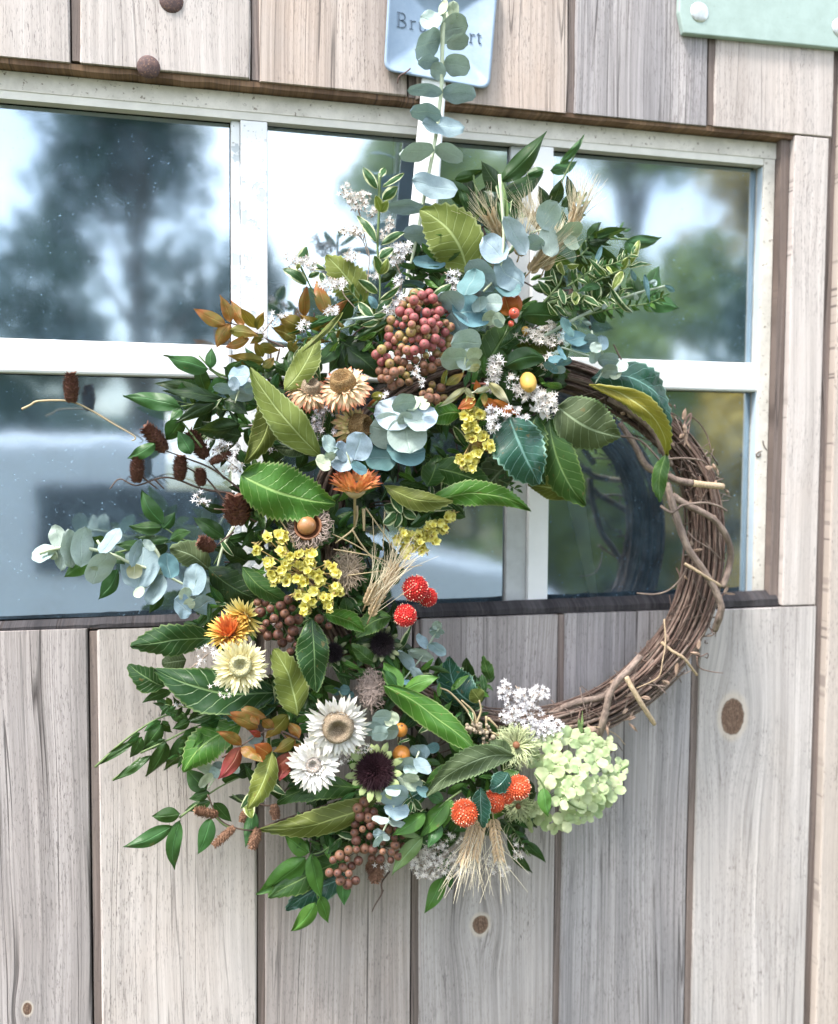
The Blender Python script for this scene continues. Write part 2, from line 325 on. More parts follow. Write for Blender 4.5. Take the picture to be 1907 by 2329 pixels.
def plank(x0, x1, z0, z1, mat, yo=0.0, depth=.021, label=None, bead=True, tilt=0.0):
    """one tongue and groove board, chamfered, with its recessed bead strip on the left edge"""
    g = Geo(); ch = .0014; bw = .0080
    jag = lambda: R.uniform(-.0006, .0006)
    prof = [(x0 + bw + ch, 0), (x1 - ch, 0), (x1, ch), (x1, depth), (x0 + bw, depth), (x0 + bw, ch)]
    n = len(prof); zs = [z0 + (z1 - z0) * i / 6 for i in range(7)]
    vs = []
    for k, z in enumerate(zs):
        for (x, y) in prof:
            vs.append(Vector((x + tilt * (z - z0) + (jag() if y <= ch else 0), yo + y, z + (jag() * 1.5 if k in (0, 6) else 0))))
    fs = []
    for i in range(6):
        for k in range(n):
            k2 = (k + 1) % n; fs.append((i * n + k, i * n + k2, (i + 1) * n + k2, (i + 1) * n + k))
    fs.append(tuple(range(n - 1, -1, -1))); fs.append(tuple(range(6 * n, 7 * n))); g.add(vs, fs)
    me = g.mesh('plank', mat, smooth=False)
    o = obj('plank', me, door, loc=Vector((0, 0, 0)), label=label)
    if bead:
        b = Geo(); b.box((x0 + .0013, yo + .0024, z0 + .001), (x0 + bw + .0012, yo + depth - .001, z1 - .001))
        obj('bead_strip', b.mesh('bead_strip', M['wood_groove'], smooth=False), o, loc=Vector((0, 0, 0)))
    return o
ZT, ZB = 0.3815, -0.1010
topx = [-.59, -.447, -.3050, -.155, -.0130, .1425, .2905, .4330]
tm = ['wood_light', 'wood_light', 'wood_light', 'wood_tan', 'wood_tan', 'wood_cool', 'wood_light']
for i in range(7):
    zz = [.3820, .3819, .3832, .3822, .3800, .3806, .3815][i]
    plank(topx[i], topx[i + 1], zz, .62, M[tm[i]], yo=[0, .0008, -.0004, .0005, 0, .0009, .0002][i])
botx = [-.59, -.4425, -.2968, -.1518, -.0053, .1412, .2870, .4300]
bm_ = ['wood_grey', 'wood_left', 'wood_light', 'wood_grey', 'wood_knot_small', 'wood_cool', 'wood_knot_big']
bl = [None, None, None, None, 'grey board with a small round brown knot', None, 'pale board with a large oval brown knot']
for i in range(7):
    plank(botx[i], botx[i + 1], -.85, ZB - [.0008, 0, .001, .0004, .0009, 0, .0012][i], M[bm_[i]], yo=[0, .0006, 0, .001, -.0003, .0008, 0][i], label=bl[i])
# right stile beside the window
g = Geo(); g.box((.3895, .0006, ZB + .0006), (.4292, .021, .3802)); o = obj('stile', g.mesh('stile', M['wood_light'], False), door, loc=Vector((0, 0, 0)))
bv = o.modifiers.new('bevel', 'BEVEL'); bv.width = .0012; bv.segments = 2
g = Geo(); g.box((.3790, .0075, ZB + .0006), (.3885, .024, .3802)); obj('jamb_strip', g.mesh('jamb_strip', M['wood_groove'], False), door, loc=Vector((0, 0, 0)))
# timber that backs the boards (top rail seen as a brown edge over the glass, black sill below it)
g = Geo(); g.box((-.62, .0212, .3835), (.43, .040, .62)); obj('backing_rail', g.mesh('backing_rail', M['wood_edge'], False), door, loc=Vector((0, 0, 0)))
g = Geo(); g.box((-.62, .0212, -.85), (.43, .040, -.104)); obj('backing_board', g.mesh('backing_board', M['wood_edge'], False), door, loc=Vector((0, 0, 0)))
# brown under-edge, weathered and uneven
g = Geo(); N_ = 90; vs = []
for i in range(N_ + 1):
    x = -.6 + 1.0 * i / N_; dz = .0012 * mnoise.noise(Vector((x * 60, 0, 0))) + .0008 * mnoise.noise(Vector((x * 230, 3, 0)))
    for (y, z) in ((.0035, .3822), (.004, .3775 + dz), (.0205, .3768 + dz), (.0205, .3822)): vs.append(Vector((x, y, z)))
fs = [(i * 4 + k, i * 4 + (k + 1) % 4, (i + 1) * 4 + (k + 1) % 4, (i + 1) * 4 + k) for i in range(N_) for k in range(4)] + [(0, 1, 2, 3)]
g.add(vs, fs); obj('drip_edge', g.mesh('drip_edge', M['wood_edge'], False), door, loc=Vector((0, 0, 0)))
# black weathered sill
g = Geo(); vs = []
for i in range(N_ + 1):
    x = -.6 + .9865 * i / N_; dz = .0011 * mnoise.noise(Vector((x * 45, 7, 0))) + .0007 * mnoise.noise(Vector((x * 190, 3, 0)))
    tp = max(-.002, .0082 * (x + .37) / .76)
    for (y, z) in ((.0030, -.1002), (.0030 + dz, -.0975 + dz + tp * .5), (.0085, -.0955 + dz + tp * .8), (.0150, -.0938 + dz * 1.2 + tp), (.0162, -.0938 + tp), (.0162, -.1002)): vs.append(Vector((x, y, z)))
fs = [(i * 6 + k, i * 6 + (k + 1) % 6, (i + 1) * 6 + (k + 1) % 6, (i + 1) * 6 + k) for i in range(N_) for k in range(6)] + [(N_ * 6 + k for k in range(6))]
fs[-1] = tuple(N_ * 6 + k for k in range(6))
g.add(vs, fs); obj('sill', g.mesh('sill', M['wood_black'], False), door, loc=Vector((0, 0, 0)))

# window (frame, muntins, panes)
def pmat():
    m = NT('peeling_white_paint'); oc = m.coord(); n1 = m.noise(oc, 60, 5, .65); n2 = m.noise(oc, 500, 3)
    f = m.ramp(n1, [(.565, 0), (.59, 1)])
    c = m.mix(f, (.78, .80, .81), (.50, .55, .58)); c = m.mix(m.ramp(n2, [(.66, 0), (.70, 1)]), c, (.42, .42, .40))
    return m.bsdf(c, .45, .45, m.bump(m.math('ADD', m.math('MULTIPLY', f, -1.0), m.math('MULTIPLY', n2, .2)), .5, .0008))
M['peel'] = pmat()
def putty():
    m = NT('old_cream_frame_paint'); oc = m.coord(); n1 = m.noise(oc, 35, 5, .7); n2 = m.noise(oc, 260, 4, .6)
    c = m.mix(m.ramp(n1, [(.35, 0), (.65, 1)]), (.74, .70, .63), (.56, .53, .47)); c = m.mix(m.ramp(n2, [(.62, 0), (.70, 1)]), c, (.22, .18, .14))
    return m.bsdf(c, .7, .3, m.bump(n2, .5, .0008))
M['putty'] = putty()
def rustm():
    m = NT('rusted_iron'); oc = m.coord(); n1 = m.noise(oc, 220, 5, .7); n2 = m.noise(oc, 700, 3, .6)
    c = m.mix(m.ramp(n1, [(.35, 0), (.65, 1)]), (.065, .042, .045), (.13, .075, .065)); c = m.mix(m.ramp(n2, [(.55, 0), (.7, 1)]), c, (.26, .15, .10))
    return m.bsdf(c, .75, .4, m.bump(n1, .8, .001))
M['rust'] = rustm()
win = obj('window', (lambda g: (g.box((-.62, .0165, .3600), (.3790, .036, .3760)), g.mesh('window', M['putty'], False))[1])(Geo()), door, loc=Vector((0, 0, 0)), label='six pane window with white glazing bars and mirror like glass')
def part(name, a, b, mat, bev=.0008, parent=None):
    g = Geo(); g.box(a, b); o = obj(name, g.mesh(name, mat, False), parent or win, loc=Vector((0, 0, 0)))
    if bev: m_ = o.modifiers.new('bevel', 'BEVEL'); m_.width = bev; m_.segments = 2
    return o
YG = .030                                                                     # glass plane
XR0 = W(1731, 600, .024).x
part('top_rail', (-.62, .0172, .3530), (.3650, .0285, .3600), M['cream_paint'], bev=0)
part('side_rail', (.3655, .0165, -.0950), (.3785, .036, .3597), M['putty'])
part('side_rail', (XR0 + .0005, .0190, -.0950), (.3652, .0285, .3527), M['sky_paint'])
def xs(px, py, y): return W(px, py, y).x
a0, a1 = xs(548, 500, .0175), xs(609, 500, .0175); al = xs(526, 500, .021)
part('muntin', (a0, .0175, -.0950), (a1, .034, .3527), M['peel'])
part('muntin', (al, .0215, -.0950), (a0 - .0003, .034, .3527), M['peel'])
b0, b1 = xs(1202, 1290, .0175), xs(1247, 1290, .0175); bl_ = xs(1152, 1250, .024)
part('muntin', (b0, .0175, -.0950), (b1, .034, .3527), M['white_paint'])
part('muntin', (bl_, .0235, -.0950), (b0 - .0003, .034, .3527), M['grey_paint'])
hz0, hz1 = W(100, 849, .0185).z, W(100, 771, .0185).z
for (x0, x1) in ((-.62, al - .0003), (a1 + .0003, bl_ - .0003), (b1 + .0003, XR0)):
    part('muntin', (x0, .0185, hz0), (x1, .034, hz1), M['white_paint'], bev=.0025)
def glass():
    m = NT('old_window_glass'); oc = m.coord()
    b = m.bump(m.noise(oc, 14, 2, .5), .035, .004)
    gl = m.n('ShaderNodeBsdfGlossy'); gl.inputs['Color'].default_value = (.78, .91, 1, 1); gl.inputs['Roughness'].default_value = .058; m.t.links.new(b, gl.inputs['Normal'])
    tr = m.n('ShaderNodeBsdfTransparent'); tr.inputs[0].default_value = (.90, .95, .97, 1)
    df = m.n('ShaderNodeBsdfDiffuse'); df.inputs[0].default_value = (.40, .62, .80, 1)  # bluish film: dirt, plus the haze of the reflections put into the colour
    fr = m.n('ShaderNodeFresnel'); fr.inputs[0].default_value = 2.6
    mx = m.n('ShaderNodeMixShader'); m.t.links.new(m.math('ADD', fr.outputs[0], .33, clamp=True), mx.inputs[0]); m.t.links.new(tr.outputs[0], mx.inputs[1]); m.t.links.new(gl.outputs[0], mx.inputs[2])
    dirt_haze = m.ramp(m.noise(oc, 30, 6, .75), [(.40, .04), (.75, .13)]); sp = m.math('MULTIPLY', m.ramp(m.noise(oc, 520, 2, .5), [(.70, 0), (.73, 1)]), .5)
    mx2 = m.n('ShaderNodeMixShader'); m.t.links.new(m.math('MAXIMUM', dirt_haze, sp), mx2.inputs[0]); m.t.links.new(mx.outputs[0], mx2.inputs[1]); m.t.links.new(df.outputs[0], mx2.inputs[2])
    m.t.links.new(mx2.outputs[0], m.out.inputs['Surface']); return m.m
M['glass'] = glass()
for (x0, x1) in ((-.62, al), (a1, bl_), (b1, XR0)):
    for (z0, z1) in ((-.0955, hz0), (hz1, .353)):
        g = Geo(); tl = R.uniform(-.0010, .0010)
        g.add([Vector((x0 + .001, YG + tl, z0 + .001)), Vector((x1 - .001, YG, z0 + .001)), Vector((x1 - .001, YG, z1 - .001)), Vector((x0 + .001, YG + tl, z1 - .001))], [(0, 1, 2, 3)])
        obj('pane', g.mesh('pane', M['glass'], False), win, loc=Vector((0, 0, 0)))

# rusty dome heads on the top boards
def dome(name, C, r, mat, parent, h=.5, n=20, label=None, squash=1.0):
    g = Geo(); vs = []; rings = 7
    for i in range(rings + 1):
        a = math.pi / 2 * i / rings
        for k in range(n):
            t = 2 * math.pi * k / n; q = r * math.cos(a) * (1 + .03 * mnoise.noise(Vector((t, i, r * 99))))
            vs.append(Vector((q * math.cos(t), -r * h * math.sin(a), q * math.sin(t) * squash)))
    for i in range(rings):
        for k in range(n): g.f.append((i * n + k, i * n + (k + 1) % n, (i + 1) * n + (k + 1) % n, (i + 1) * n + k))
    g.v = vs; g.uv = [(0, 0)] * len(vs)
    return obj(name, g.mesh(name, mat), parent, loc=C, label=label)
dome('bolt_head', W(390, 2, 0.0), .0103, M['rust'], door, h=.35)
dome('bolt_head', W(338, 152, -.001), .0098, M['rust'], door, h=.5)
# rust streak under the bolts: thin stained scale
# pale green strap hinge
M['mint'] = (lambda m: m.bsdf(m.mix(m.ramp(m.noise(m.coord(), 45, 6, .7), [(.35, 0), (.62, 1)]), m.mix(m.ramp(m.noise(m.coord(), 420, 3), [(.68, 0), (.72, 1)]), (.32, .41, .37), (.20, .18, .14)), (.37, .47, .43)), .5, .5, m.bump(m.noise(m.coord(), 160, 4), .3, .0005)))(NT('mint_green_paint'))
M['bolt'] = simple('zinc_bolt', (.62, .64, .63), .38, .6, .5, 260, metal=.75, bump=.5)
M['hinge_side'] = simple('hinge_dark_side', (.20, .17, .18), .7)
pts = [(1549, -60), (1546, 25), (1556, 74), (2060, 124), (2060, -60)]
hs = thing('strap_hinge', W(1700, 60, -.004), 'pale mint green strap hinge with two round zinc bolts at the top right corner', 'hinge')
g = Geo(); F = [W(x, y, -.0055) for x, y in pts]; Bk = [Vector((p.x - .0006, -.0004, p.z - .0006)) for p in F]; n = len(F)
g.add(F + Bk, [tuple(range(n))[::-1]] + [(k, (k + 1) % n, n + (k + 1) % n, n + k) for k in range(n)])
g.mesh_ = None; o = wobj('strap', g, M['mint'], hs, smooth=False); m_ = o.modifiers.new('bevel', 'BEVEL'); m_.width = .0012; m_.segments = 3
for (x, y) in ((1592, 27), (1913, 62)): dome('bolt', W(x, y, -.0055),   .0098, M['bolt'], hs, h=.2, n=28)

# door post to the right of the door and barn wall around
post = thing('door_post', Vector((.47, .01, 0)), 'smooth tan timber post along the right edge beside the door', 'post')
g = Geo(); g.box((.4415, -.004, -.9), (.60, .05, .9)); o = wobj('post_face', g, M['wood_post'], post, smooth=False); m_ = o.modifiers.new('bevel', 'BEVEL'); m_.width = .002; m_.segments = 2
g = Geo(); g.box((.4312, .0065, -.9), (.4412, .04, .9)); wobj('stop_bead', g, M['wood_groove'], post, smooth=False)
g = Geo(); g.box((.60, .0, -1.5), (3.2, .06, 1.9)); g.box((-3.2, .0, -1.5), (-.595, .06, 1.9)); g.box((-.595, .002, .625), (.60, .06, 1.9)); g.box((-.595, .002, -1.5), (.60, .06, -.86))
tag(obj('barn_wall', g.mesh('barn_wall', M['wood_grey'], False), loc=Vector((0, 0, 0))), kind='structure')

# ------------------------------------------------------------ name plaque (engraved letters) and the wreath's white hanger strap
M['plaque'] = (lambda m: m.bsdf(m.mix(m.ramp(m.noise(m.coord(), 38, 5, .65), [(.35, 0), (.7, 1)]), (.23, .32, .43), (.31, .40, .51)), .5, .5, m.bump(m.noise(m.coord(), 300, 4), .3, .0004)))(NT('blue_grey_metal'))
M['ink'] = simple('engraved_letter', (.10, .14, .19), .7, .2, .3)
def rrect(c, n=7):
    """rounded outline through four photo corners"""
    out = []; m = len(c)
    for i in range(m):
        p, a, b = Vector(c[i]), Vector(c[i - 1]), Vector(c[(i + 1) % m]); r = 24
        s_, e_ = p + (a - p).normalized() * r, p + (b - p).normalized() * r
        for k in range(n + 1):
            t = k / n; out.append(s_ * (1 - t) ** 2 + p * 2 * t * (1 - t) + e_ * t * t)
    return out
pc = [(886, -75), (873, 160), (1114, 204), (1134, -40)]
plq = thing('name_plaque', W(1000, 80, -.006), 'blue grey metal name plaque with raised rim and engraved letters', 'sign')
ol = rrect(pc); cxm = Vector((sum(p.x for p in ol) / len(ol), sum(p.y for p in ol) / len(ol)))
def ring(sc, y): return [W(cxm.x + (p.x - cxm.x) * sc, cxm.y + (p.y - cxm.y) * sc, y) for p in ol]
rs = [ring(1.0, -.0020), ring(1.0, -.0068), ring(.985, -.0080), ring(.945, -.0080), ring(.925, -.0062), ring(.02, -.0062)]
g = Geo(); n = len(ol)
g.add([v for r_ in rs for v in r_], [(i * n + k, i * n + (k + 1) % n, (i + 1) * n + (k + 1) % n, (i + 1) * n + k) for i in range(5) for k in range(n)] + [tuple(range(5 * n, 6 * n))])
wobj('plate', g, M['plaque'], plq)
# letters drawn as thin strokes; u runs along the writing, w upwards (photo tile 2 units)
def stroke_letter(org, ux, uy, strokes, name):
    g = Geo()
    for (pts_, wd) in strokes:
        P2 = [(org[0] + ux[0] * a + uy[0] * b, org[1] + ux[1] * a + uy[1] * b) for a, b in pts_]
        P3 = [WT(2, x, y, 6.5) for x, y in P2]
        for i in range(len(P3) - 1):
            d = (P3[i + 1] - P3[i]).normalized(); nn = Vector((-d.z, 0, d.x)) * wd * .00016
            up = Vector((0, -.00035, 0)); q = [P3[i] - nn - d * .0001, P3[i + 1] - nn + d * .0001, P3[i + 1] + nn + d * .0001, P3[i] + nn - d * .0001]
            g.add(q + [v + up for v in q], [(4, 5, 6, 7), (0, 1, 5, 4), (1, 2, 6, 5), (2, 3, 7, 6), (3, 0, 4, 7)])
    return wobj(name, g, M['ink'], plq, smooth=False)
ux, uy = (.975, .21), (.03, -1.0)
arc = lambda cx_, cy_, rx, ry, a0_, a1_, n_=10: [(cx_ + rx * math.cos(rad(a0_ + (a1_ - a0_) * i / n_)), cy_ + ry * math.sin(rad(a0_ + (a1_ - a0_) * i / n_))) for i in range(n_ + 1)]
stroke_letter((752, 148), ux, uy, [([(10, 0), (10, 82)], 4), ([(0, 0), (28, 0)], 1.5), ([(0, 82), (28, 82)], 1.5), (arc(26, 61, 20, 21, 90, -90), 3), (arc(26, 20, 26, 20, 90, -90), 3.4), ([(10, 40), (28, 40)], 1.5)], 'letter')
stroke_letter((824, 160), ux, uy, [([(10, 0), (10, 48)], 3.4), ([(0, 0), (20, 0)], 1.4), ([(0, 46), (10, 50)], 1.4), (arc(26, 30, 16, 18, 170, 60), 2)], 'letter')
stroke_letter((874, 172), ux, uy, [([(8, 50), (8, 14)], 3.4), (arc(22, 14, 14, 14, 180, 340), 2), ([(38, 50), (38, 0)], 3.4), ([(0, 48), (10, 51)], 1.4), ([(30, 48), (40, 51)], 1.4), ([(36, 0), (48, 3)], 1.6)], 'letter')
stroke_letter((1158, 236), ux, uy, [([(10, 0), (10, 48)], 3.4), ([(0, 0), (20, 0)], 1.4), ([(0, 46), (10, 50)], 1.4), (arc(26, 30, 16, 18, 170, 60), 2)], 'letter')
stroke_letter((1200, 240), ux, uy, [([(12, 56), (12, 8)], 3.4), (arc(20, 8, 8, 8, 180, 330), 2), ([(0, 46), (26, 46)], 1.6), ([(2, 46), (12, 58)], 1.4)], 'letter')
# small bent wire catch under the plaque
g = Geo(); g.tube(smooth_path([WT(2, 828, 385, 8), WT(2, 800, 408, 10), WT(2, 765, 430, 8), WT(2, 755, 470, 5)], 5), .0007); wobj('wire_catch', g, M['rust'], plq)
hg = thing('wreath_hanger', W(985, 300, -.004), 'white strap hanger running down from under the blue plaque to the wreath', 'hanger')
g = Geo(); L_ = [(893, 440), (884, 580), (862, 800), (842, 1050), (812, 1350), (800, 1736)]; Rr = [(1030, 452), (1022, 590), (1006, 810), (990, 1080), (955, 1370), (935, 1736)]
vs = []
for (a, b) in zip(L_, Rr):
    pa, pb = WT(2, a[0], a[1], 4.2), WT(2, b[0], b[1], 4.2)
    e = (pb - pa).normalized() * .0018
    vs += [pa, pa + e + Vector((0, -.0012, 0)), pb - e + Vector((0, -.0012, 0)), pb, pb + Vector((0, .0016, 0)), pa + Vector((0, .0016, 0))]
m6 = len(L_); g.add(vs, [(i * 6 + k, i * 6 + (k + 1) % 6, (i + 1) * 6 + (k + 1) % 6, (i + 1) * 6 + k) for i in range(m6 - 1) for k in range(6)] + [(5, 4, 3, 2, 1, 0)])
wobj('strap', g, M['white_paint'], hg, smooth=False)
# small curled tendril stuck on the right rail
g = Geo(); g.tube(smooth_path([WT(6, 1312, 502, -15), WT(6, 1318, 530, -16), WT(6, 1335, 560, -17), WT(6, 1310, 560, -17), WT(6, 1285, 568, -16), WT(6, 1272, 585, -16), WT(6, 1290, 592, -16), WT(6, 1300, 575, -16)], 5), .00055)
tag(wobj('dry_tendril', g, M['stem_brown']), 'small curled dry tendril stuck on the pale rail right of the vine', 'tendril')

# ------------------------------------------------------------ the room behind the glass
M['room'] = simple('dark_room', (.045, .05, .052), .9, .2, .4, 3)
g = Geo(); D_ = 3.0
wa, wb = W(376, 935, D_), W(606, 1116, D_)
X0, X1, Z0, Z1 = -2.4, 2.4, -1.5, 1.3
g.box((X0 - .05, .045, Z0), (X0, D_, Z1)); g.box((X1, .045, Z0), (X1 + .05, D_, Z1)); g.box((X0, .045, Z1), (X1, D_, Z1 + .05)); g.box((X0, .045, Z0 - .02), (X1, D_, Z0))
for a, b in (((X0, D_, Z0), (wa.x, D_ + .1, Z1)), ((wb.x, D_, Z0), (X1, D_ + .1, Z1)), ((wa.x, D_, wa.z), (wb.x, D_ + .1, Z1)), ((wa.x, D_, Z0), (wb.x, D_ + .1, wb.z))): g.box(a, b)
g.box((-3, .046, .40), (3, .1, 1.3)); g.box((-3, .046, -1.5), (3, .1, -.12)); g.box((-3, .046, -.12), (-.60, .1, .40)); g.box((.40, .046, -.12), (3, .1, .40))
tag(obj('barn_interior', g.mesh('barn_interior', M['room'], False), loc=Vector((0, 0, 0))), kind='structure')
M['card'] = simple('sky_reflection_board', (.42, .52, .64), .7, .2, .06, 8, bump=.02)
M['card2'] = simple('dusky_glass_tone', (.30, .37, .47), .8, .2, .2, 8, bump=.02)
def slab(name, q, y, mat, th, label, cat):
    g = Geo(); F = [W(a, b, y) for a, b in q]; B = [p + Vector((0, th, 0)) for p in F]; g.add(F + B, [(3, 2, 1, 0), (4, 5, 6, 7)] + [(k, (k + 1) % 4, 4 + (k + 1) % 4, 4 + k) for k in range(4)])
    return tag(wobj(name, g, mat, smooth=False), label, cat)
slab('glass_tone_board', [(560, 205), (897, 236), (884, 640), (560, 640)], .075, M['card'], .008, 'pale blue white board added as the sky reflection in the upper middle pane', 'board')  # added board, coloured like bright sky mirrored in this pane
slab('glass_tone_board', [(903, 240), (975, 247), (962, 640), (889, 640)], .085, M['card2'], .01, 'dusky blue strip added as the darker glass tone beside the white hanger', 'board')  # added strip, coloured like the darker part of the glass
slab('white_strip', [(1293, 1140), (1333, 1150), (1361, 1362), (1344, 1362)], .05, M['white_paint'], .002, 'narrow white plastic strip leaning behind the lower right pane', 'strip')
slab('white_strip', [(470, 1120), (488, 1125), (466, 1270), (436, 1270)], .05, M['white_paint'], .002, 'narrow white slanting strip behind the lower left pane', 'strip')  # thin slanting white slab just behind the glass plane
# ============================================================ PLANT BUILDERS
def prof(kind, u):
    if kind == 'tooth': return (math.sin(math.pi * min(1, u ** .82)) ** .80) if 0 < u < 1 else 0.0
    if kind == 'broad': return (math.sin(math.pi * u ** .75) ** .62) * (1 if u < .8 else 1 - (u - .8) * 1.6) if 0 < u < 1 else 0.0
    if kind == 'lance': return 3.75 * (u ** .78) * ((1 - u) ** 1.22) if 0 < u < 1 else 0.0
    if kind == 'round': return math.sqrt(max(0, 1 - (2 * u - 1) ** 2)) ** .92
    if kind == 'oval': return math.sin(math.pi * u ** .9) ** .7 if 0 < u < 1 else 0.0
    if kind == 'petal': return (u + .12) ** .45 * (1 - u) ** .42 * 1.35 if u < 1 else 0.0
    return 1.0
def leafmesh(name, kind, L, wd, mat, bend=0, curl=.08, fold=.25, wave=.0, teeth=0, twist=0.0, seed=0, nu=None):
    rr = random.Random(seed * 7919 + 13)
    tamp = rr.uniform(.35, 1.25)
    nu = nu or (teeth * 2 + 4 if teeth else (12 if kind != 'petal' else 5)); nv = 3 if kind != 'petal' else 1
    vs = []; uvs = []; ph = rr.uniform(0, 6)
    for i in range(nu + 1):
        u = i / nu; u_ = u
        hw = wd * .5 * prof(kind, u_)
        if teeth: hw *= 1 + .13 * mnoise.noise(Vector((u * 4.0, seed * 1.3, 0)))
        if teeth and 0 < i < nu: hw *= 1 + ((.065 if i % 2 else -.050) + rr.uniform(-.03, .03)) * tamp
        if teeth and 0 < i < nu and i % 2: u_ = min(.995, u + .55 / nu)
        cx_ = bend * L * 4 * u * (1 - u); cz = curl * L * 4 * u * (1 - u) * (1 if kind != 'petal' else u)
        tw = twist * (u - .5)
        sl = bend * 4 * (1 - 2 * u); nl = math.sqrt(1 + sl * sl)
        for j in range(-nv, nv + 1):
            v = j / nv; a = abs(v)
            ue = u_ if a > .9 else u
            big = .08 * L * (mnoise.noise(Vector((u * 3.1 + seed, v * 1.4, seed * .37)))) if kind != 'petal' else 0
            x = v * hw; z = big - fold * a * hw + wave * hw * a * math.sin(ph + u * 11 + (2 if v > 0 else 0))
            x2 = x * math.cos(tw) - z * math.sin(tw); z2 = x * math.sin(tw) + z * math.cos(tw)
            vs.append(Vector((cx_ + x2 / nl, ue * L - x2 * sl / nl * .7, cz + z2))); uvs.append((u, .5 + v * .5))
    w_ = 2 * nv + 1
    fs = [(i * w_ + j, i * w_ + j + 1, (i + 1) * w_ + j + 1, (i + 1) * w_ + j) for i in range(nu) for j in range(2 * nv)]
    return mesh(name, vs, fs, mat, True, uvs)
LID = [0]
def leaf3(P0, P1, wm_, mat, parent=None, kind='lance', roll=None, bend=0.0, curl=.08, fold=.3, wave=.05, teeth=0, name='leaf', label=None, real=None, twist=None):
    """leaf from base P0 to tip P1, apparent width wm_ metres, rolled about its own axis"""
    LID[0] += 1; s = LID[0]; rr = random.Random(s)
    if roll is None: roll = rr.uniform(-28, 28)
    y = P1 - P0; L = y.length; z = tocam((P0 + P1) / 2)
    Mt = basis(P0, y, z) @ Matrix.Rotation(rad(roll), 4, 'Y')
    wd = real if real else wm_ / max(.30, math.cos(rad(roll)))
    me = leafmesh(name, kind, L, wd, M[mat], bend=bend, curl=curl, fold=fold, wave=wave, teeth=teeth, twist=rr.uniform(-.4, .4) if twist is None else twist, seed=s)
    return obj(name, me, parent, M=Mt, label=label)
def leafpx(t, bx, by, tx, ty, w_, mat, d=60, parent=None, d1=None, name='leaf', **kw):
    P0 = WT(t, bx, by, d); P1 = WT(t, tx, ty, d if d1 is None else d1)
    return leaf3(P0, P1, w_ * TS(t) * mpp(P0), mat, parent, name=name, **kw)
def toothed(t, bx, by, tx, ty, w_, mat, d, label, d1=None, name='toothed_leaf', kind='tooth', group='loose toothed leaves', **kw):
    w_ *= 1.08; kw['teeth'] = int(kw.get('teeth', 9) * 1.35); kw.setdefault('roll', R.uniform(-22, 22)); kw.setdefault('wave', .10); kw.setdefault('fold', .28); kw.setdefault('curl', .09)
    o = leafpx(t, bx, by, tx, ty, w_, mat, d, None, d1, name=name, kind=kind, **kw)
    return tag(o, label, 'leaf')
def stempath(g, t, pts, ds, r0=.0011, r1=.0005, n=5):
    if not isinstance(ds, (list, tuple)): ds = [ds] * len(pts)
    P = smooth_path([WT(t, x, y, d) for (x, y), d in zip(pts, ds)], 5)
    g.tube(P, [r0 + (r1 - r0) * i / (len(P) - 1) for i in range(len(P))], n); return P
def sprig(name, label, cat, t, stems, leaves, d, mat, smat='stem_green', kind='lance', group=None, dj=12, curl=.08, fold=.3, r0=.0011, stemd=None, teeth=0, wave=.05):
    """stems: lists of tile points; leaves: (tipx, tipy, basex, basey, width[, mat])"""
    x, y = stems[0][0] if stems else leaves[0][2:4]
    root = thing(name, WT(t, x, y, d), label, cat, group)
    for st in stems:
        g = Geo(); stempath(g, t, st, (stemd or d) - 2, r0, r0 * .5); wobj('stem', g, M[smat], root)
    for lf in leaves:
        dd = d + R.uniform(-dj, dj) * .5; m_ = lf[5] if len(lf) > 5 else mat
        kw = dict(lf[6]) if len(lf) > 6 else {}
        leafpx(t, lf[2], lf[3], lf[0], lf[1], lf[4], m_, d if not kw.get('db') else kw.pop('db'), root, d1=kw.pop('d1', dd + R.uniform(-dj, dj)), kind=kw.pop('kind', kind), curl=kw.pop('curl', curl * R.uniform(.3, 1.4)), fold=kw.pop('fold', fold), bend=kw.pop('bend', R.uniform(-.06, .06)), teeth=kw.pop('teeth', teeth), wave=wave, **kw)
    return root
def eucalyptus(label, t, stems, discs, d, smat='stem_pale', group='eucalyptus sprigs', dj=8, r0=.0010, ds=None):
    """discs: (cx, cy, long, short, angle, tone): round leaves turned so that they show this ellipse"""
    x, y = stems[0][0] if stems else discs[0][:2]
    root = thing('eucalyptus_sprig', WT(t, x, y, d), label, 'eucalyptus', group)
    for st in stems:
        g = Geo(); stempath(g, t, st, ds or d - 3, r0, r0 * .55); wobj('stem', g, M[smat], root)
    for i, (cx_, cy_, a, b, an, tone) in enumerate(discs):
        a *= 1.07; b *= 1.10
        c, s_ = math.cos(rad(an)), math.sin(rad(an)); dd = d + R.uniform(-dj, dj) + i * .35
        if b > a: a, b = b, a; c, s_ = -s_, c
        sg = 1 if (i % 2) else -1; dep = R.uniform(-4, 4)
        P0 = WT(t, cx_ - c * a / 2 * sg, cy_ - s_ * a / 2 * sg, dd - dep); P1 = WT(t, cx_ + c * a / 2 * sg, cy_ + s_ * a / 2 * sg, dd + dep)
        L = (P1 - P0).length; ap = b * TS(t) * mpp(P0); roll = min(42, math.degrees(math.acos(max(.12, min(.97, ap / (L * 1.02)))))) * R.choice((-1, 1))
        leaf3(P0, P1, ap, tone, root, kind='round', roll=roll, real=ap / math.cos(rad(roll)) * 1.06, bend=0, curl=-.06, fold=R.uniform(-.16, .05), wave=.05, twist=0)
    return root
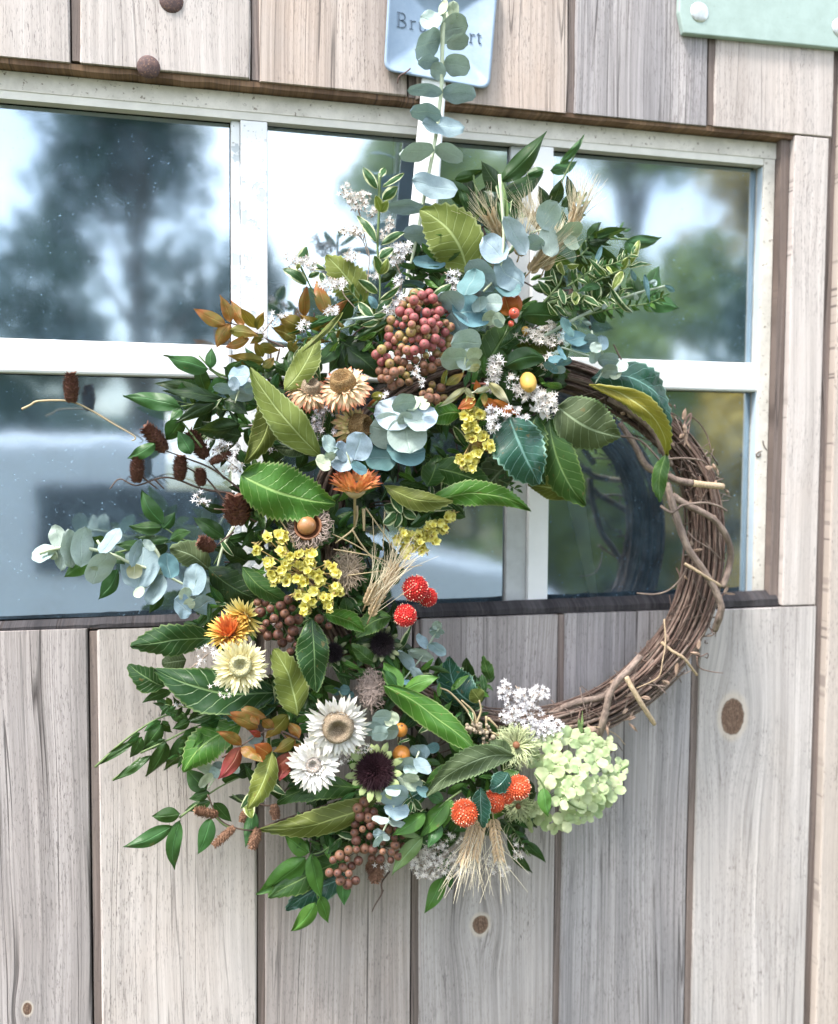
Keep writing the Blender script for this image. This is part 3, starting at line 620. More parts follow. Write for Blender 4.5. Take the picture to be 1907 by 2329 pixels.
def sphere(name, r, mat, seg=14, rings=9, sq=1.0, dim=0.12):
    vs = []; fs = []
    for i in range(rings + 1):
        a = math.pi * i / rings; q = r * math.sin(a); z = r * math.cos(a) * sq
        if i == 0: z -= r * dim
        for k in range(seg):
            an = 2 * math.pi * k / seg; vs.append(Vector((q * math.cos(an), q * math.sin(an), z)))
    for i in range(rings):
        for k in range(seg):
            k2 = (k + 1) % seg; fs.append((i * seg + k, (i + 1) * seg + k, (i + 1) * seg + k2, i * seg + k2))
    return mesh(name, vs, fs, mat, True, [(0.5, i / rings) for i in range(rings + 1) for k in range(seg)])
def berrym(name, top, bot, tipc, rough=.5):
    m = NT(name); oc = m.coord(); x, y, z = m.sep(oc); u, v, _ = m.sep(m.coord('UV')); rn = m.rnd()
    ns = m.noise(oc, 300, 3)
    gz = m.n('ShaderNodeNewGeometry').outputs['Normal']; gx, gy, gzz = m.sep(gz)
    f = m.math('ADD', m.math('MULTIPLY', m.math('SUBTRACT', ns, .5), .8), m.math('ADD', m.math('MULTIPLY', rn, .9), m.math('MULTIPLY', v, -.9)))
    c = m.mix(m.smooth(f, -.35, .35), bot, top); c = m.mix(m.smooth(v, .10, .03), c, tipc)
    return m.bsdf(c, rough, .45, m.bump(ns, .2, .0004), transl=.05)
M['berry_pink'] = berrym('berry_pink', (.30, .085, .085), (.34, .27, .09), (.12, .07, .04))
M['berry_yellow'] = berrym('berry_yellow_brown', (.22, .10, .06), (.28, .22, .06), (.08, .05, .03))
M['berry_brown'] = berrym('berry_brown', (.13, .055, .038), (.24, .12, .07), (.04, .02, .015))
def berries(name, label, t, ells, rpx, mat, d, stem, dome_=22, mind=1.72, mats=None, seed=1, jit=.24, stalk=None):
    """ells: (cx, cy, rx, ry, count[, mat])"""
    rr = random.Random(seed); cx0 = sum(e[0] for e in ells) / len(ells); cy0 = sum(e[1] for e in ells) / len(ells)
    root = thing(name, WT(t, cx0, cy0, d), label, 'berries'); me = {}; pl = []; gs = Geo()
    for e in ells:
        cx_, cy_, rx, ry, cnt = e[:5]; m_ = e[5] if len(e) > 5 else mat; n = 0; hub = WT(t, cx_, cy_, d - 14)
        for _ in range(4000):
            if n >= cnt: break
            a = rr.uniform(0, 6.283); q = math.sqrt(rr.random()); px, py = cx_ + rx * q * math.cos(a), cy_ + ry * q * math.sin(a)
            if any((px - p[0]) ** 2 + (py - p[1]) ** 2 < (rpx * mind) ** 2 for p in pl): continue
            pl.append((px, py)); n += 1
            P = WT(t, px, py, d + dome_ * (1 - q * q) + rr.uniform(-4, 4)); r = rpx * TS(t) * mpp(P) * rr.uniform(1 - jit, 1 + jit)
            key = m_
            if key not in me: me[key] = sphere('berry', 1.0, M[m_], dim=.1)
            y = (P - hub).normalized(); z = (y * .7 + tocam(P) * .8 + Vector((rr.uniform(-.5, .5), 0, rr.uniform(-.5, .5)))).normalized()
            Mt = basis(P, z.orthogonal(), z) @ Matrix.Rotation(rr.uniform(0, 6), 4, 'Z') @ Matrix.Scale(r, 4)
            obj('berry', me[key], root, M=Mt)
            gs.tube([hub, hub.lerp(P, .5) + Vector((0, .002, 0)), P], .0004, 4, False)
    wobj('stalks', gs, M[stem], root); return root
def petalm(name, cols, rough=.55, transl=.25):
    m = NT(name); u, v, _ = m.sep(m.coord('UV')); ns = m.noise(m.coord(), 500, 3, .6)
    uu = m.math('ADD', u, m.math('MULTIPLY', m.math('SUBTRACT', m.rnd(), .5), .22)); c = m.ramp(uu, cols)
    st = m.noise(m.comb(m.math('MULTIPLY', v, 14.0), m.math('MULTIPLY', u, 1.5), m.math('MULTIPLY', m.rnd(), 30.0)), 1.0, 2)
    c = m.mix(m.math('MULTIPLY', m.ramp(st, [(.42, 1), (.55, 0)]), .16), c, (.40, .28, .14))
    return m.bsdf(c, rough, .35, m.bump(st, .3, .0004), transl=transl)
M['p_peach'] = petalm('petal_peach', [(0, (.80, .70, .48)), (.62, (.82, .66, .44)), (.82, (.78, .36, .20)), (1, (.62, .15, .08))])
M['p_cream'] = petalm('petal_cream_yellow', [(0, (.72, .62, .26)), (.6, (.74, .62, .28)), (1, (.62, .28, .18))])
M['p_orange'] = petalm('petal_orange_red', [(0, (.82, .60, .28)), (.45, (.78, .40, .14)), (1, (.50, .10, .05))])
M['p_gold'] = petalm('petal_gold', [(0, (.62, .16, .04)), (.35, (.74, .42, .08)), (1, (.80, .58, .14))])
M['p_yellow'] = petalm('petal_yellow', [(0, (.72, .50, .12)), (.4, (.80, .68, .22)), (1, (.84, .76, .34))])
M['p_pale'] = petalm('petal_pale_yellow', [(0, (.74, .56, .22)), (.35, (.86, .78, .42)), (1, (.88, .84, .56))])
M['p_white'] = petalm('petal_white', [(0, (.80, .76, .66)), (.5, (.86, .85, .82)), (.9, (.86, .84, .78)), (1, (.80, .74, .56))])
M['p_red'] = petalm('petal_deep_orange', [(0, (.60, .12, .03)), (1, (.70, .20, .05))])
def discm(name, c1, c2, c3=None):
    m = NT(name); oc = m.coord(); n1 = m.noise(oc, 1400, 2, .6); n2 = m.noise(oc, 350, 3, .6)
    vo = m.n('ShaderNodeTexVoronoi'); vo.inputs['Scale'].default_value = 1100; m.put(vo.inputs['Vector'], oc)
    c = m.mix(m.ramp(n2, [(.4, 0), (.6, 1)]), c1, c2); c = m.mix(m.ramp(vo.outputs['Distance'], [(.2, 0), (.7, .7)]), c, c3 or tuple(x * .4 for x in c1))
    return m.bsdf(c, .8, .2, m.bump(m.math('SUBTRACT', n1, vo.outputs['Distance']), 1.0, .0015))
M['d_tan'] = discm('disc_tan', (.44, .33, .22), (.58, .46, .32)); M['d_brown'] = discm('disc_brown', (.34, .20, .08), (.48, .32, .15))
M['d_gold'] = discm('disc_gold', (.62, .40, .11), (.70, .52, .22)); M['d_green'] = discm('disc_green_cream', (.58, .58, .36), (.70, .68, .44), (.42, .36, .14)); M['d_grey'] = discm('disc_grey', (.50, .47, .44), (.66, .62, .57), (.30, .22, .16))
def strawflower(label, t, cx_, cy_, rpx, tilt, pm, dm, d, discr=.38, rings=((16, 70, .5), (22, 48, .75), (28, 25, .95), (28, 5, 1.0)), cup=0.0, pw=.24, rim=None, seed=0, dlift=.10, flat=.5, inner=None):
    """tilt=(right, up): where the flower looks, in view terms. rings: (count, elevation deg, length)"""
    rr = random.Random(100 + seed); P = WT(t, cx_, cy_, d); Rm = rpx * TS(t) * mpp(P); n = tocam(P)
    n = (n + r3[0] * tilt[0] + r3[1] * tilt[1]).normalized()
    F = basis(P, (r3[1] - n * r3[1].dot(n)), n)
    root = thing('strawflower', P, label, 'flower', None)
    dr = Rm * discr; bases = {}
    for k, (cnt, el, ln) in enumerate(rings):
        Lp = (Rm - dr * .75) * ln
        for i in range(cnt):
            key = (k, i % 3)
            if key not in bases:
                bases[key] = leafmesh('petal', 'petal', Lp * rr.uniform(.9, 1.06), Rm * pw * (.8 + .08 * k), M[inner if (inner and k < 2) else pm], curl=rr.uniform(.03, .08) + cup, fold=-.35, seed=seed * 17 + k * 3 + i)
            an = 2 * math.pi * (i + (k % 2) * .5 + rr.uniform(-.42, .42)) / cnt; e = rad(el + rr.uniform(-12, 12))
            if rr.random() < .05: continue
            rdir = Vector((math.cos(an), math.sin(an), 0)); yv = rdir * math.cos(e) + Vector((0, 0, 1)) * math.sin(e)
            zv = -rdir * math.sin(e) + Vector((0, 0, 1)) * math.cos(e)
            loc = rdir * dr * .78 + Vector((0, 0, -.0006 * k)); B = basis(loc, yv, zv) @ Matrix.Rotation(rr.uniform(-.55, .55), 4, 'Y') @ Matrix.Scale(rr.uniform(.88, 1.1), 4)
            obj('petal', bases[key], root, M=F @ B)
    # disc: dome of tiny florets
    g = Geo(); vs = []; rg = 8; sg = 20
    for i in range(rg + 1):
        a = i / rg
        for k in range(sg):
            t_ = 2 * math.pi * k / sg; q = dr * a * (1 + .03 * math.sin(3 * t_ + seed)); hh = dr * dlift * (4 * a * a * (1 - a * a) * 2.2 + .4 * (1 - a * a)) + dr * .05 * mnoise.noise(Vector((q * math.cos(t_) * 900, q * math.sin(t_) * 900, seed)))
            vs.append(Vector((q * math.cos(t_), q * math.sin(t_), hh + .001)))
    g.add(vs, [(i * sg + k, (i + 1) * sg + k, (i + 1) * sg + (k + 1) % sg, i * sg + (k + 1) % sg) for i in range(rg) for k in range(sg)])
    obj('disc', g.mesh('disc', M[dm]), root, M=F)
    # rim of short erect florets round the disc
    g = Geo()
    for i in range(110):
        an = rr.uniform(0, 6.283); q = dr * rr.uniform(.62, 1.0); c_ = Vector((q * math.cos(an), q * math.sin(an), dr * dlift)); l_ = dr * rr.uniform(.10, .22)
        dd = Vector((math.cos(an) * rr.uniform(-.5, .6), math.sin(an) * rr.uniform(-.5, .6), 1)).normalized(); sdv = Vector((-math.sin(an), math.cos(an), 0)) * dr * .035
        g.add([c_ - sdv, c_ + sdv, c_ + dd * l_], [(0, 1, 2)])
    o = obj('disc_fringe', g.mesh('disc_fringe', M[rim or dm]), root, M=F); o['kind'] = 'stuff'
    # green-cream calyx and a short stalk behind
    g = Geo(); g.tube([Vector((0, 0, -.0004)), Vector((0, 0, -.0030)), Vector((0, 0, -.0065)), Vector((0, 0, -.0085)), Vector((0, 0, -.034))], [dr * .98, dr * 1.02, dr * .60, .0011, .0009], 12)
    obj('calyx', g.mesh('calyx', M['stem_tan']), root, M=F)
    return root
M['statice'] = petalm('statice_yellow', [(0, (.70, .52, .08)), (.5, (.88, .80, .16)), (1, (.92, .88, .34))], transl=.3)
M['statice_calyx'] = simple('statice_calyx', (.46, .34, .14), .7)
def funnel(r, seed):
    rr = random.Random(seed); g = Geo(); n = 15; vs = []; uv = []
    for i, (q, h) in enumerate(((.10, -1.25), (.30, -.55), (.66, -.05), (1.0, .28))):
        for k in range(n):
            a = 2 * math.pi * k / n; j = 1 + (.16 * math.sin(5 * a + seed) + rr.uniform(-.12, .12)) * (i / 3); hh = h + (.30 * math.sin(5 * a + 1.3 + seed) + rr.uniform(-.14, .14)) * (i / 3)
            vs.append(Vector((q * r * j * math.cos(a), q * r * j * math.sin(a), hh * r))); uv.append((i / 3, k / n))
    g.add(vs, [(i * n + k, i * n + (k + 1) % n, (i + 1) * n + (k + 1) % n, (i + 1) * n + k) for i in range(3) for k in range(n)], uv); return g
FUN = [funnel(1.0, s_) for s_ in range(4)]; FUNM = None
def statice(label, t, pts, rpx, d, seed=0):
    global FUNM
    if FUNM is None: FUNM = [g.mesh('floret', M['statice']) for g in FUN]
    rr = random.Random(seed); cx_ = sum(p[0] for p in pts) / len(pts); cy_ = sum(p[1] for p in pts) / len(pts)
    hub = WT(t, cx_, cy_, d - 22); root = thing('statice_sprig', hub, label, 'flower', 'yellow statice sprigs'); gs = Geo()
    for i, (x, y) in enumerate(pts):
        for k in range(4):
            P = WT(t, x + (rr.uniform(-.62, .62) * rpx if k else 0), y + (rr.uniform(-.62, .62) * rpx if k else 0), d + rr.uniform(-5, 5) + (3 if not k else 0)); r = rpx * TS(t) * mpp(P) * rr.uniform(.58, .88)
            z = (tocam(P) + Vector((rr.uniform(-.75, .75), 0, rr.uniform(-.6, .9)))).normalized()
            obj('floret', FUNM[rr.randrange(4)], root, M=basis(P, z.orthogonal(), z) @ Matrix.Rotation(rr.uniform(0, 6), 4, 'Z') @ Matrix.Scale(r, 4))
        gs.tube([hub, P + Vector((0, .006, 0)), P], .0005, 4, False)
        for k in range(3):
            q = P + Vector((rr.uniform(-1, 1), rr.uniform(.3, 1), rr.uniform(-1, 1))) * .004; gs.tube([q, q + Vector((rr.uniform(-1, 1), -.6, rr.uniform(-1, 1))) * .004], [.0010, .0001], 4)
    wobj('stems', gs, M['statice_calyx'], root); return root
M['tiny_white'] = simple('tiny_white_florets', (.88, .85, .86), .6, .3, .06, 300, transl=.1)
M['tiny_cream'] = simple('tiny_cream_florets', (.84, .77, .69), .6, .3, .12, 300, transl=.1)
M['tiny_grey'] = simple('tiny_grey_florets', (.34, .31, .32), .7, .3, .3, 300)
M['tiny_calyx'] = simple('tiny_brown_calyx', (.40, .31, .24), .8)
def caspia(label, t, blobs, d, stems=(), mat='tiny_white', s=1.0, seed=0, name='white_filler_sprig', dens=1.0):
    """blobs: (cx, cy, rx, ry, count) regions of tiny five pointed florets"""
    rr = random.Random(900 + seed); hub = WT(t, blobs[0][0], blobs[0][1], d - 12); root = thing(name, hub, label, 'filler flower', 'sprigs of tiny pale florets'); gf = Geo(); gs = Geo()
    for (cx_, cy_, rx, ry, cnt) in blobs:
        rx *= 1.12; ry *= 1.12; cnt *= .72; bh = WT(t, cx_ + rr.uniform(-.3, .3) * rx, cy_ + ry * .8, d - 8)
        for _ in range(int(cnt * dens)):
            a = rr.uniform(0, 6.283); q = math.sqrt(rr.random()); P = WT(t, cx_ + rx * q * math.cos(a), cy_ + ry * q * math.sin(a), d + rr.uniform(-7, 6)); r = .0029 * s * rr.uniform(.7, 1.25)
            z = (tocam(P) + Vector((rr.uniform(-.6, .6), 0, rr.uniform(-.6, .9)))).normalized(); B = basis(P, z.orthogonal(), z); a0_ = rr.uniform(0, 6)
            vs = [B @ Vector((0, 0, 0))]; fs = []
            for k in range(5):
                an = a0_ + k * 1.2566; e = B @ Vector((r * math.cos(an), r * math.sin(an), r * .35)); l_ = B @ Vector((r * .27 * math.cos(an - .5), r * .27 * math.sin(an - .5), r * .05)); r_ = B @ Vector((r * .27 * math.cos(an + .5), r * .27 * math.sin(an + .5), r * .05))
                m_ = len(vs); vs += [l_, e, r_]; fs.append((0, m_, m_ + 1, m_ + 2))
            gf.add(vs, fs)
            gs.tube([P - z * r * 1.6, P], [.00035, .0006], 4, False)
            if rr.random() < .12: gs.tube([bh, bh.lerp(P, .6) + Vector((rr.uniform(-1, 1), 0, rr.uniform(-1, 1))) * .002, P], .0003, 3, False)
    for st in stems: stempath(gs, t, st, d - 4, .0007, .0004, 4)
    o = wobj('florets', gf, M[mat], root, smooth=False); o['kind'] = 'stuff'; wobj('stems', gs, M['tiny_calyx'], root); return root
M['wheat'] = simple('wheat_straw', (.58, .42, .25), .55, .4, .5, 160, transl=.15); M['awn'] = simple('wheat_awn', (.76, .66, .48), .5, .4, .2, 200)
def wheat(label, t, ears, d, awnlen=300, seed=0, spread=.5, nawn=2, rpx=20):
    """ears: (basex, basey, tipx, tipy)"""
    rr = random.Random(50 + seed); root = thing('wheat_ear_bunch', WT(t, ears[0][0], ears[0][1], d), label, 'wheat', 'dried wheat ears')
    k_me = leafmesh('kernel', 'oval', 1.0, .36, M['wheat'], curl=.18, fold=.5, seed=3, nu=6)
    for (bx, by, tx, ty) in ears:
        A, B = WT(t, bx, by, d), WT(t, tx, ty, d + 6); ax = (B - A); L = ax.length; ax.normalize(); side = ax.cross(tocam(A)).normalized(); ga = Geo(); g = Geo()
        ear = thing('ear', A, None, None); ear.parent = root; ear.location = A - root.location; WMAT[ear.name] = Matrix.Translation(A); ear['label'] = 'bristly straw coloured wheat ear'
        g.tube([A - ax * L * .35, A, B], .0007, 5); obj('rachis', shift(g, A).mesh('rachis', M['wheat']), ear, loc=A)
        n = 11; kl = rpx * TS(t) * mpp(A) * 1.5
        for i in range(n):
            f = i / (n - 1); P = A.lerp(B, f); nr = tocam(P)
            for j in range(3):
                s_ = (-1, 1, 0)[j]; dirv = (ax * 1.0 + side * s_ * .75 + nr * (.5 if s_ == 0 else .12) + Vector((rr.uniform(-.1, .1),) * 3)).normalized()
                z = (nr + side * s_ * .6).normalized(); Mt = basis(P + side * s_ * kl * .12, dirv, z) @ Matrix.Scale(kl * rr.uniform(.85, 1.15), 4)
                obj('kernel', k_me, ear, M=Mt)
                for _ in range(nawn if rr.random() < .6 else 0):
                    st = P + dirv * kl * .8; al_ = awnlen * TS(t) * mpp(P) * rr.uniform(.55, 1.1) * (1 - .35 * f)
                    dv = (ax + side * (s_ * spread * .3 + rr.gauss(0, .26) * spread) + nr * rr.uniform(-.15, .35)).normalized(); sag = Vector((rr.uniform(-1, 1), 0, rr.uniform(-1, .6))) * al_ * .07
                    ga.tube([st, st + dv * al_ * .5 + sag * .5, st + dv * al_ + sag * 2], [.00026, .00021, .00010], 3, False)
        o = obj('awns', shift(ga, A).mesh('awns', M['awn']), ear, loc=A); o['kind'] = 'stuff'
    return root
M['g_red'] = simple('amaranth_red', (.56, .035, .030), .5, .4, .35, 300, transl=.1); M['g_orange'] = simple('amaranth_orange', (.66, .13, .045), .5, .4, .3, 300, c2=(.50, .07, .035), transl=.1)
M['g_tip'] = simple('amaranth_pale_tip', (.80, .55, .38), .6, .3, .2)
M['g_base'] = simple('amaranth_straw_base', (.62, .50, .34), .7, .3, .3)
def amaranth(label, t, cx_, cy_, rpx, mat, d, tilt=(.1, .3), seed=0):
    rr = random.Random(seed); P = WT(t, cx_, cy_, d); r = rpx * TS(t) * mpp(P); n = (tocam(P) + r3[0] * tilt[0] + r3[1] * tilt[1]).normalized(); F = basis(P, r3[1] - n * r3[1].dot(n), n)
    root = thing('globe_amaranth', P, label, 'flower', None); obj('head', sphere('head', r * .86, M[mat], dim=0), root, M=F); g = Geo(); gt = Geo(); gb = Geo(); N_ = 230
    for i in range(N_):
        z = 1 - 2 * (i + .5) / N_; q = math.sqrt(1 - z * z); a = i * 2.39996; dv = Vector((q * math.cos(a), q * math.sin(a), z)); o_ = dv.orthogonal().normalized(); p_ = dv.cross(o_)
        w_ = r * .13; l_ = r * rr.uniform(.16, .28); b = dv * r * .82; tgt = g if z > -.45 else gb
        up = (dv + Vector((0, 0, .35))).normalized()
        tgt.add([b + o_ * w_, b + p_ * w_, b - o_ * w_, b - p_ * w_, b + up * l_], [(0, 1, 4), (1, 2, 4), (2, 3, 4), (3, 0, 4)])
        if z > -.2 and rr.random() < .28:
            c = b + up * l_ * .85; e = r * .055; gt.add([c + o_ * e, c + p_ * e, c - o_ * e, c - p_ * e, c + up * e * 1.5], [(0, 1, 4), (1, 2, 4), (2, 3, 4), (3, 0, 4)])
    for i in range(70):
        a = rr.uniform(0, 6.28); b = Vector((math.cos(a), math.sin(a), -.55 + rr.uniform(-.3, .1))).normalized() * r * .8; e = b * 1.0 + Vector((math.cos(a), math.sin(a), -.8)) * r * rr.uniform(.15, .4); gb.tube([b, e], [r * .05, r * .012], 3)
    for nm, gg, mm in (('bracts', g, mat), ('pale_tips', gt, 'g_tip'), ('straw_bracts', gb, 'g_base')):
        o = obj(nm, gg.mesh(nm, M[mm], False), root, M=F); o['kind'] = 'stuff'
    g = Geo(); g.tube([Vector((0, 0, -r * .7)), Vector((0, 0, -r * 3))], .0007, 5); obj('stalk', g.mesh('stalk', M['stem_tan']), root, M=F); return root
M['cone'] = simple('brown_cone', (.15, .070, .046), .75, .25, .5, 500, c2=(.070, .032, .024)); M['conel'] = simple('brown_bottom_cone', (.25, .14, .085), .75, .25, .5, 500, c2=(.11, .055, .035))
def conegeo(L, w_, seed, shag=1.0):
    rr = random.Random(seed); g = Geo(); n = int(150); g.tube([Vector((0, L * f, 0)) for f in (0, .15, .5, .85, 1)], [w_ * x for x in (.12, .34, .40, .28, .08)], 10)
    for i in range(n):
        f = (i + .5) / n; a = i * 2.39996; rr_ = w_ * .40 * math.sin(math.pi * (.08 + .86 * f)) ** .5; o_ = Vector((math.cos(a), 0, math.sin(a))); c = Vector((0, L * f, 0)) + o_ * rr_ * .85
        tv = Vector((-math.sin(a), 0, math.cos(a))); s_ = w_ * .11 * rr.uniform(.8, 1.3) ; out = (o_ * shag + Vector((0, rr.uniform(.2, .9), 0)) + tv * rr.uniform(-.3, .3)).normalized() * w_ * rr.uniform(.13, .24) * shag
        g.add([c - tv * s_, c + tv * s_, c + out + tv * s_ * .5, c + out * 1.1, c + out - tv * s_ * .5, c - Vector((0, s_, 0))], [(0, 5, 1, 2, 3, 4), (4, 3, 2, 1, 0)])
    return g
def cones(label, t, items, d, stems, mat='cone', name='cone_twig', shag=1.0, seed=0, smat='stem_brown'):
    """items: (basex, basey, tipx, tipy, width)"""
    root = thing(name, WT(t, *stems[0][0], d), label, 'cone twig', None)
    for st in stems: g = Geo(); stempath(g, t, st, d - 2, .0010, .0005, 5); wobj('twig', g, M[smat], root)
    for i, (bx, by, tx, ty, w_) in enumerate(items):
        P0, P1 = WT(t, bx, by, d), WT(t, tx, ty, d + 3); L = (P1 - P0).length
        obj('cone', conegeo(L, w_ * TS(t) * mpp(P0), seed * 10 + i, shag).mesh('cone', M[mat], False), root, M=basis(P0, P1 - P0, tocam(P0)))
    return root
TILES.update({25: (560, 1150, .23041), 26: (850, 1550, .23041), 27: (0, 820, .23041)})
# ============================================================ GRAPEVINE RING
def vinem(name, a, b):
    m = NT(name); oc = m.coord(); u, v, _ = m.sep(m.coord('UV')); n1 = m.noise(oc, 120, 4, .6)
    st = m.noise(m.comb(m.math('MULTIPLY', u, 9.0), m.math('MULTIPLY', v, 14.0), m.math('MULTIPLY', m.rnd(), 40)), 1.0, 4, .65)
    c = m.mix(m.rnd(), a, b); c = m.mix(m.math('MULTIPLY', m.ramp(st, [(.40, 1), (.58, 0)]), .6), c, tuple(x * .35 for x in a)); c = m.mix(m.math('MULTIPLY', m.ramp(n1, [(.5, 0), (.7, 1)]), .4), c, (.42, .34, .27))
    return m.bsdf(c, .75, .25, m.bump(st, .8, .0009))
M['bark'] = leafm('bark_flake', (.30, .22, .17), (.4, .3, .22), veins=0, rough=.85, transl=.05)
M['vine'] = vinem('grapevine_bark', (.125, .078, .062), (.26, .175, .138)); M['vine2'] = vinem('grapevine_bark_light', (.19, .14, .115), (.29, .22, .18)); M['cutvine'] = vinem('peeled_vine', (.52, .38, .24), (.60, .46, .30))
RCX, RCY, RRX, RRY = 1172, 1247, 428, 408
def ringpt(th, ro, ph, y0=-.034):
    """th: round the ring (deg, photo sense), ro/ph: place inside the bundle"""
    tq = (th + 180) % 360 - 180; kq = 1 + .045 * math.exp(-((tq + 26) / 20) ** 2)
    P = W(RCX + RRX * kq * math.cos(rad(th)), RCY + RRY * kq * math.sin(rad(th)), y0); C0 = W(RCX, RCY, y0); o_ = (P - C0).normalized()
    return P + o_ * ro * math.cos(ph) + Vector((0, -ro * math.sin(ph) * .85, 0))
wreath = thing('grapevine_wreath', W(RCX, RCY, -.034), 'round brown grapevine wreath ring hung on the door, bare on its right side', 'wreath')
rr = random.Random(3)
for i in range(235):
    th0 = rr.uniform(0, 360); span = rr.uniform(60, 190); n = int(span / 6) + 4; q = math.sqrt(rr.random()); ro0 = .0245 * q; ph0 = rr.uniform(-math.pi, math.pi); tw = rr.uniform(-1.2, 1.2) * span / 180
    r_ = rr.uniform(.0007, .0018) * (1.25 if i % 9 == 0 else 1); pts = []
    for k in range(n + 1):
        th = th0 + span * k / n; f = k / n; wv = mnoise.noise(Vector((th * .03, i * 3.7, 0)))
        env = .80 + .22 * math.sin(rad(th * 2 + 40)) * .5 + .10 * mnoise.noise(Vector((th * .02, 5, 5)))
        pts.append(ringpt(th, max(.001, ro0 * env + .0028 * wv + (.004 if f in (0, 1) else 0) * rr.random()), ph0 + tw * f + .35 * mnoise.noise(Vector((th * .02, 8, i)))))
    g = Geo(); g.tube(smooth_path(pts, 2), [r_ * (.55 + .45 * math.sin(math.pi * min(1, .15 + k / (n * 2) * .85))) * (1 + .26 * mnoise.noise(Vector((k * .9, i, 0)))) for k in range(2 * n + 1)], 6); wobj('vine', g, M['vine' if rr.random() < .68 else 'vine2'], wreath)
for i in range(170):                         # short broken twigs, bark flakes and tendrils
    th = rr.choice([rr.uniform(-62, 75), rr.uniform(-62, 75), rr.uniform(0, 360)]); P = ringpt(th, rr.uniform(.016, .026), rr.uniform(-.3, math.pi + .3)); P2 = ringpt(th + rr.uniform(-9, 9), rr.uniform(.018, .032), rr.uniform(-.2, math.pi + .2)); g = Geo()
    mid = P.lerp(P2, .5) + Vector((rr.uniform(-1, 1), rr.uniform(-1, .2), rr.uniform(-1, 1))) * .004; g.tube(smooth_path([P, mid, P2], 4), [rr.uniform(.0004, .0009)] * 4 + [.0004] * 5, 5)
    wobj('twig', g, M[rr.choice(['vine', 'vine2', 'vine2'])], wreath)
for i in range(46):
    th = rr.uniform(-60, 75); P = ringpt(th, .0262, rr.uniform(.5, 2.7)); o_ = (P - W(RCX, RCY, -.034)).normalized(); t_ = Vector((o_.z, 0, -o_.x)) if True else None
    P1 = P + (t_ * rr.uniform(-1, 1) + o_ * rr.uniform(-.5, .5)).normalized() * rr.uniform(.006, .014)
    leaf3(P, P1, rr.uniform(.002, .005), 'bark', wreath, kind='lance', name='bark_flake', curl=rr.uniform(-.1, .3), fold=.4) if 'bark' in M else None
def vinepath(t, pts, ds, r0, r1, mat='vine2', name='wrapping_vine', n=8, label=None):
    P = smooth_path([WT(t, x, y, d) for (x, y), d in zip(pts, ds)], 6); g = Geo(); m_ = len(P) - 1; r0 *= .82; r1 *= .82
    g.tube(P, [(r0 + (r1 - r0) * i / m_) * (1 + .13 * mnoise.noise(Vector((i * .55, r0 * 9999, 0)))) for i in range(m_ + 1)], n); return wobj(name, g, M[mat], wreath, label=label)
vinepath(6, [(770, 740), (800, 860), (840, 980), (890, 1110), (960, 1210), (1030, 1320), (1075, 1430), (1065, 1500), (1040, 1570)], [58, 62, 64, 66, 66, 66, 66, 62, 50], .0047, .0040)
vinepath(6, [(800, 810), (860, 850), (940, 890), (1040, 950), (1105, 1040), (1130, 1130), (1120, 1220), (1085, 1330)], [60, 64, 66, 66, 64, 58, 54, 56], .0042, .0036)
vinepath(6, [(760, 690), (830, 725), (915, 742)], [60, 63, 63], .0040, .0040)
vinepath(6, [(915, 742), (1000, 752), (1088, 760)], [63.5, 63, 61], .0040, .0034, 'cutvine', 'peeled_stub', label='pale peeled end of a vine')
vinepath(6, [(735, 870), (770, 895), (805, 905), (850, 870), (900, 858), (985, 852), (1060, 870), (1108, 898)], [58, 62, 65, 66, 67, 67, 65, 62], .0019, .0012)
vinepath(6, [(780, 605), (870, 600), (960, 612), (1000, 640)], [62, 65, 66, 62], .0013, .0009)
vinepath(6, [(500, 475), (580, 485), (640, 515), (720, 600), (800, 700)], [58, 62, 64, 65, 62], .0012, .0010)
vinepath(6, [(885, 1010), (930, 1060), (1010, 1110), (1080, 1175)], [62, 66, 66, 62], .0010, .0008)
vinepath(6, [(870, 1195), (930, 1230), (1000, 1275), (1075, 1320)], [66, 69, 69, 66], .0018, .0016, 'cutvine', 'split_vine')
vinepath(6, [(600, 1362), (700, 1368), (780, 1345), (840, 1290), (885, 1220)], [38, 46, 52, 58, 64], .0010, .0009)
vinepath(6, [(440, 260), (560, 330), (680, 430), (745, 545), (790, 640)], [52, 58, 60, 60, 56], .0040, .0040)
vinepath(6, [(505, 400), (590, 530), (650, 640), (730, 690)], [48, 52, 54, 50], .0036, .0042)
vinepath(11, [(620, 230), (550, 310), (490, 370), (445, 450), (430, 520), (410, 600), (380, 700)], [58, 62, 62, 60, 58, 56, 46], .0040, .0044)
vinepath(11, [(70, 610), (150, 540), (260, 490), (400, 460), (450, 420)], [34, 40, 44, 48, 52], .0040, .0036)
vinepath(11, [(538, 345), (580, 420), (640, 520), (700, 612)], [64, 67, 66, 58], .0030, .0027, 'cutvine', 'peeled_stub', label='pale peeled stick lying across the vines')
vinepath(11, [(738, 150), (800, 200), (865, 240), (905, 290), (940, 335)], [60, 66, 67, 64, 58], .0019, .0016, 'cutvine', 'split_vine')
vinepath(11, [(755, 20), (762, 150), (745, 260), (720, 350), (600, 410)], [62, 66, 68, 68, 64], .0009, .0006, 'cutvine', 'twig')
vinepath(11, [(940, 230), (950, 290), (1010, 315), (1085, 325)], [52, 52, 48, 44], .0010, .0005, 'vine', 'tendril')
vinepath(11, [(920, 205), (960, 230), (1000, 215), (1000, 240), (985, 235)], [56, 58, 56, 54, 54], .0009, .0004, 'vine', 'tendril')
vinepath(11, [(670, 210), (655, 165), (670, 140), (683, 160), (668, 165)], [44, 44, 44, 44, 44], .0007, .0004, 'vine', 'tendril')
vinepath(11, [(280, 405), (300, 500), (340, 590)], [50, 56, 58], .0007, .0006, 'vine2', 'twig')
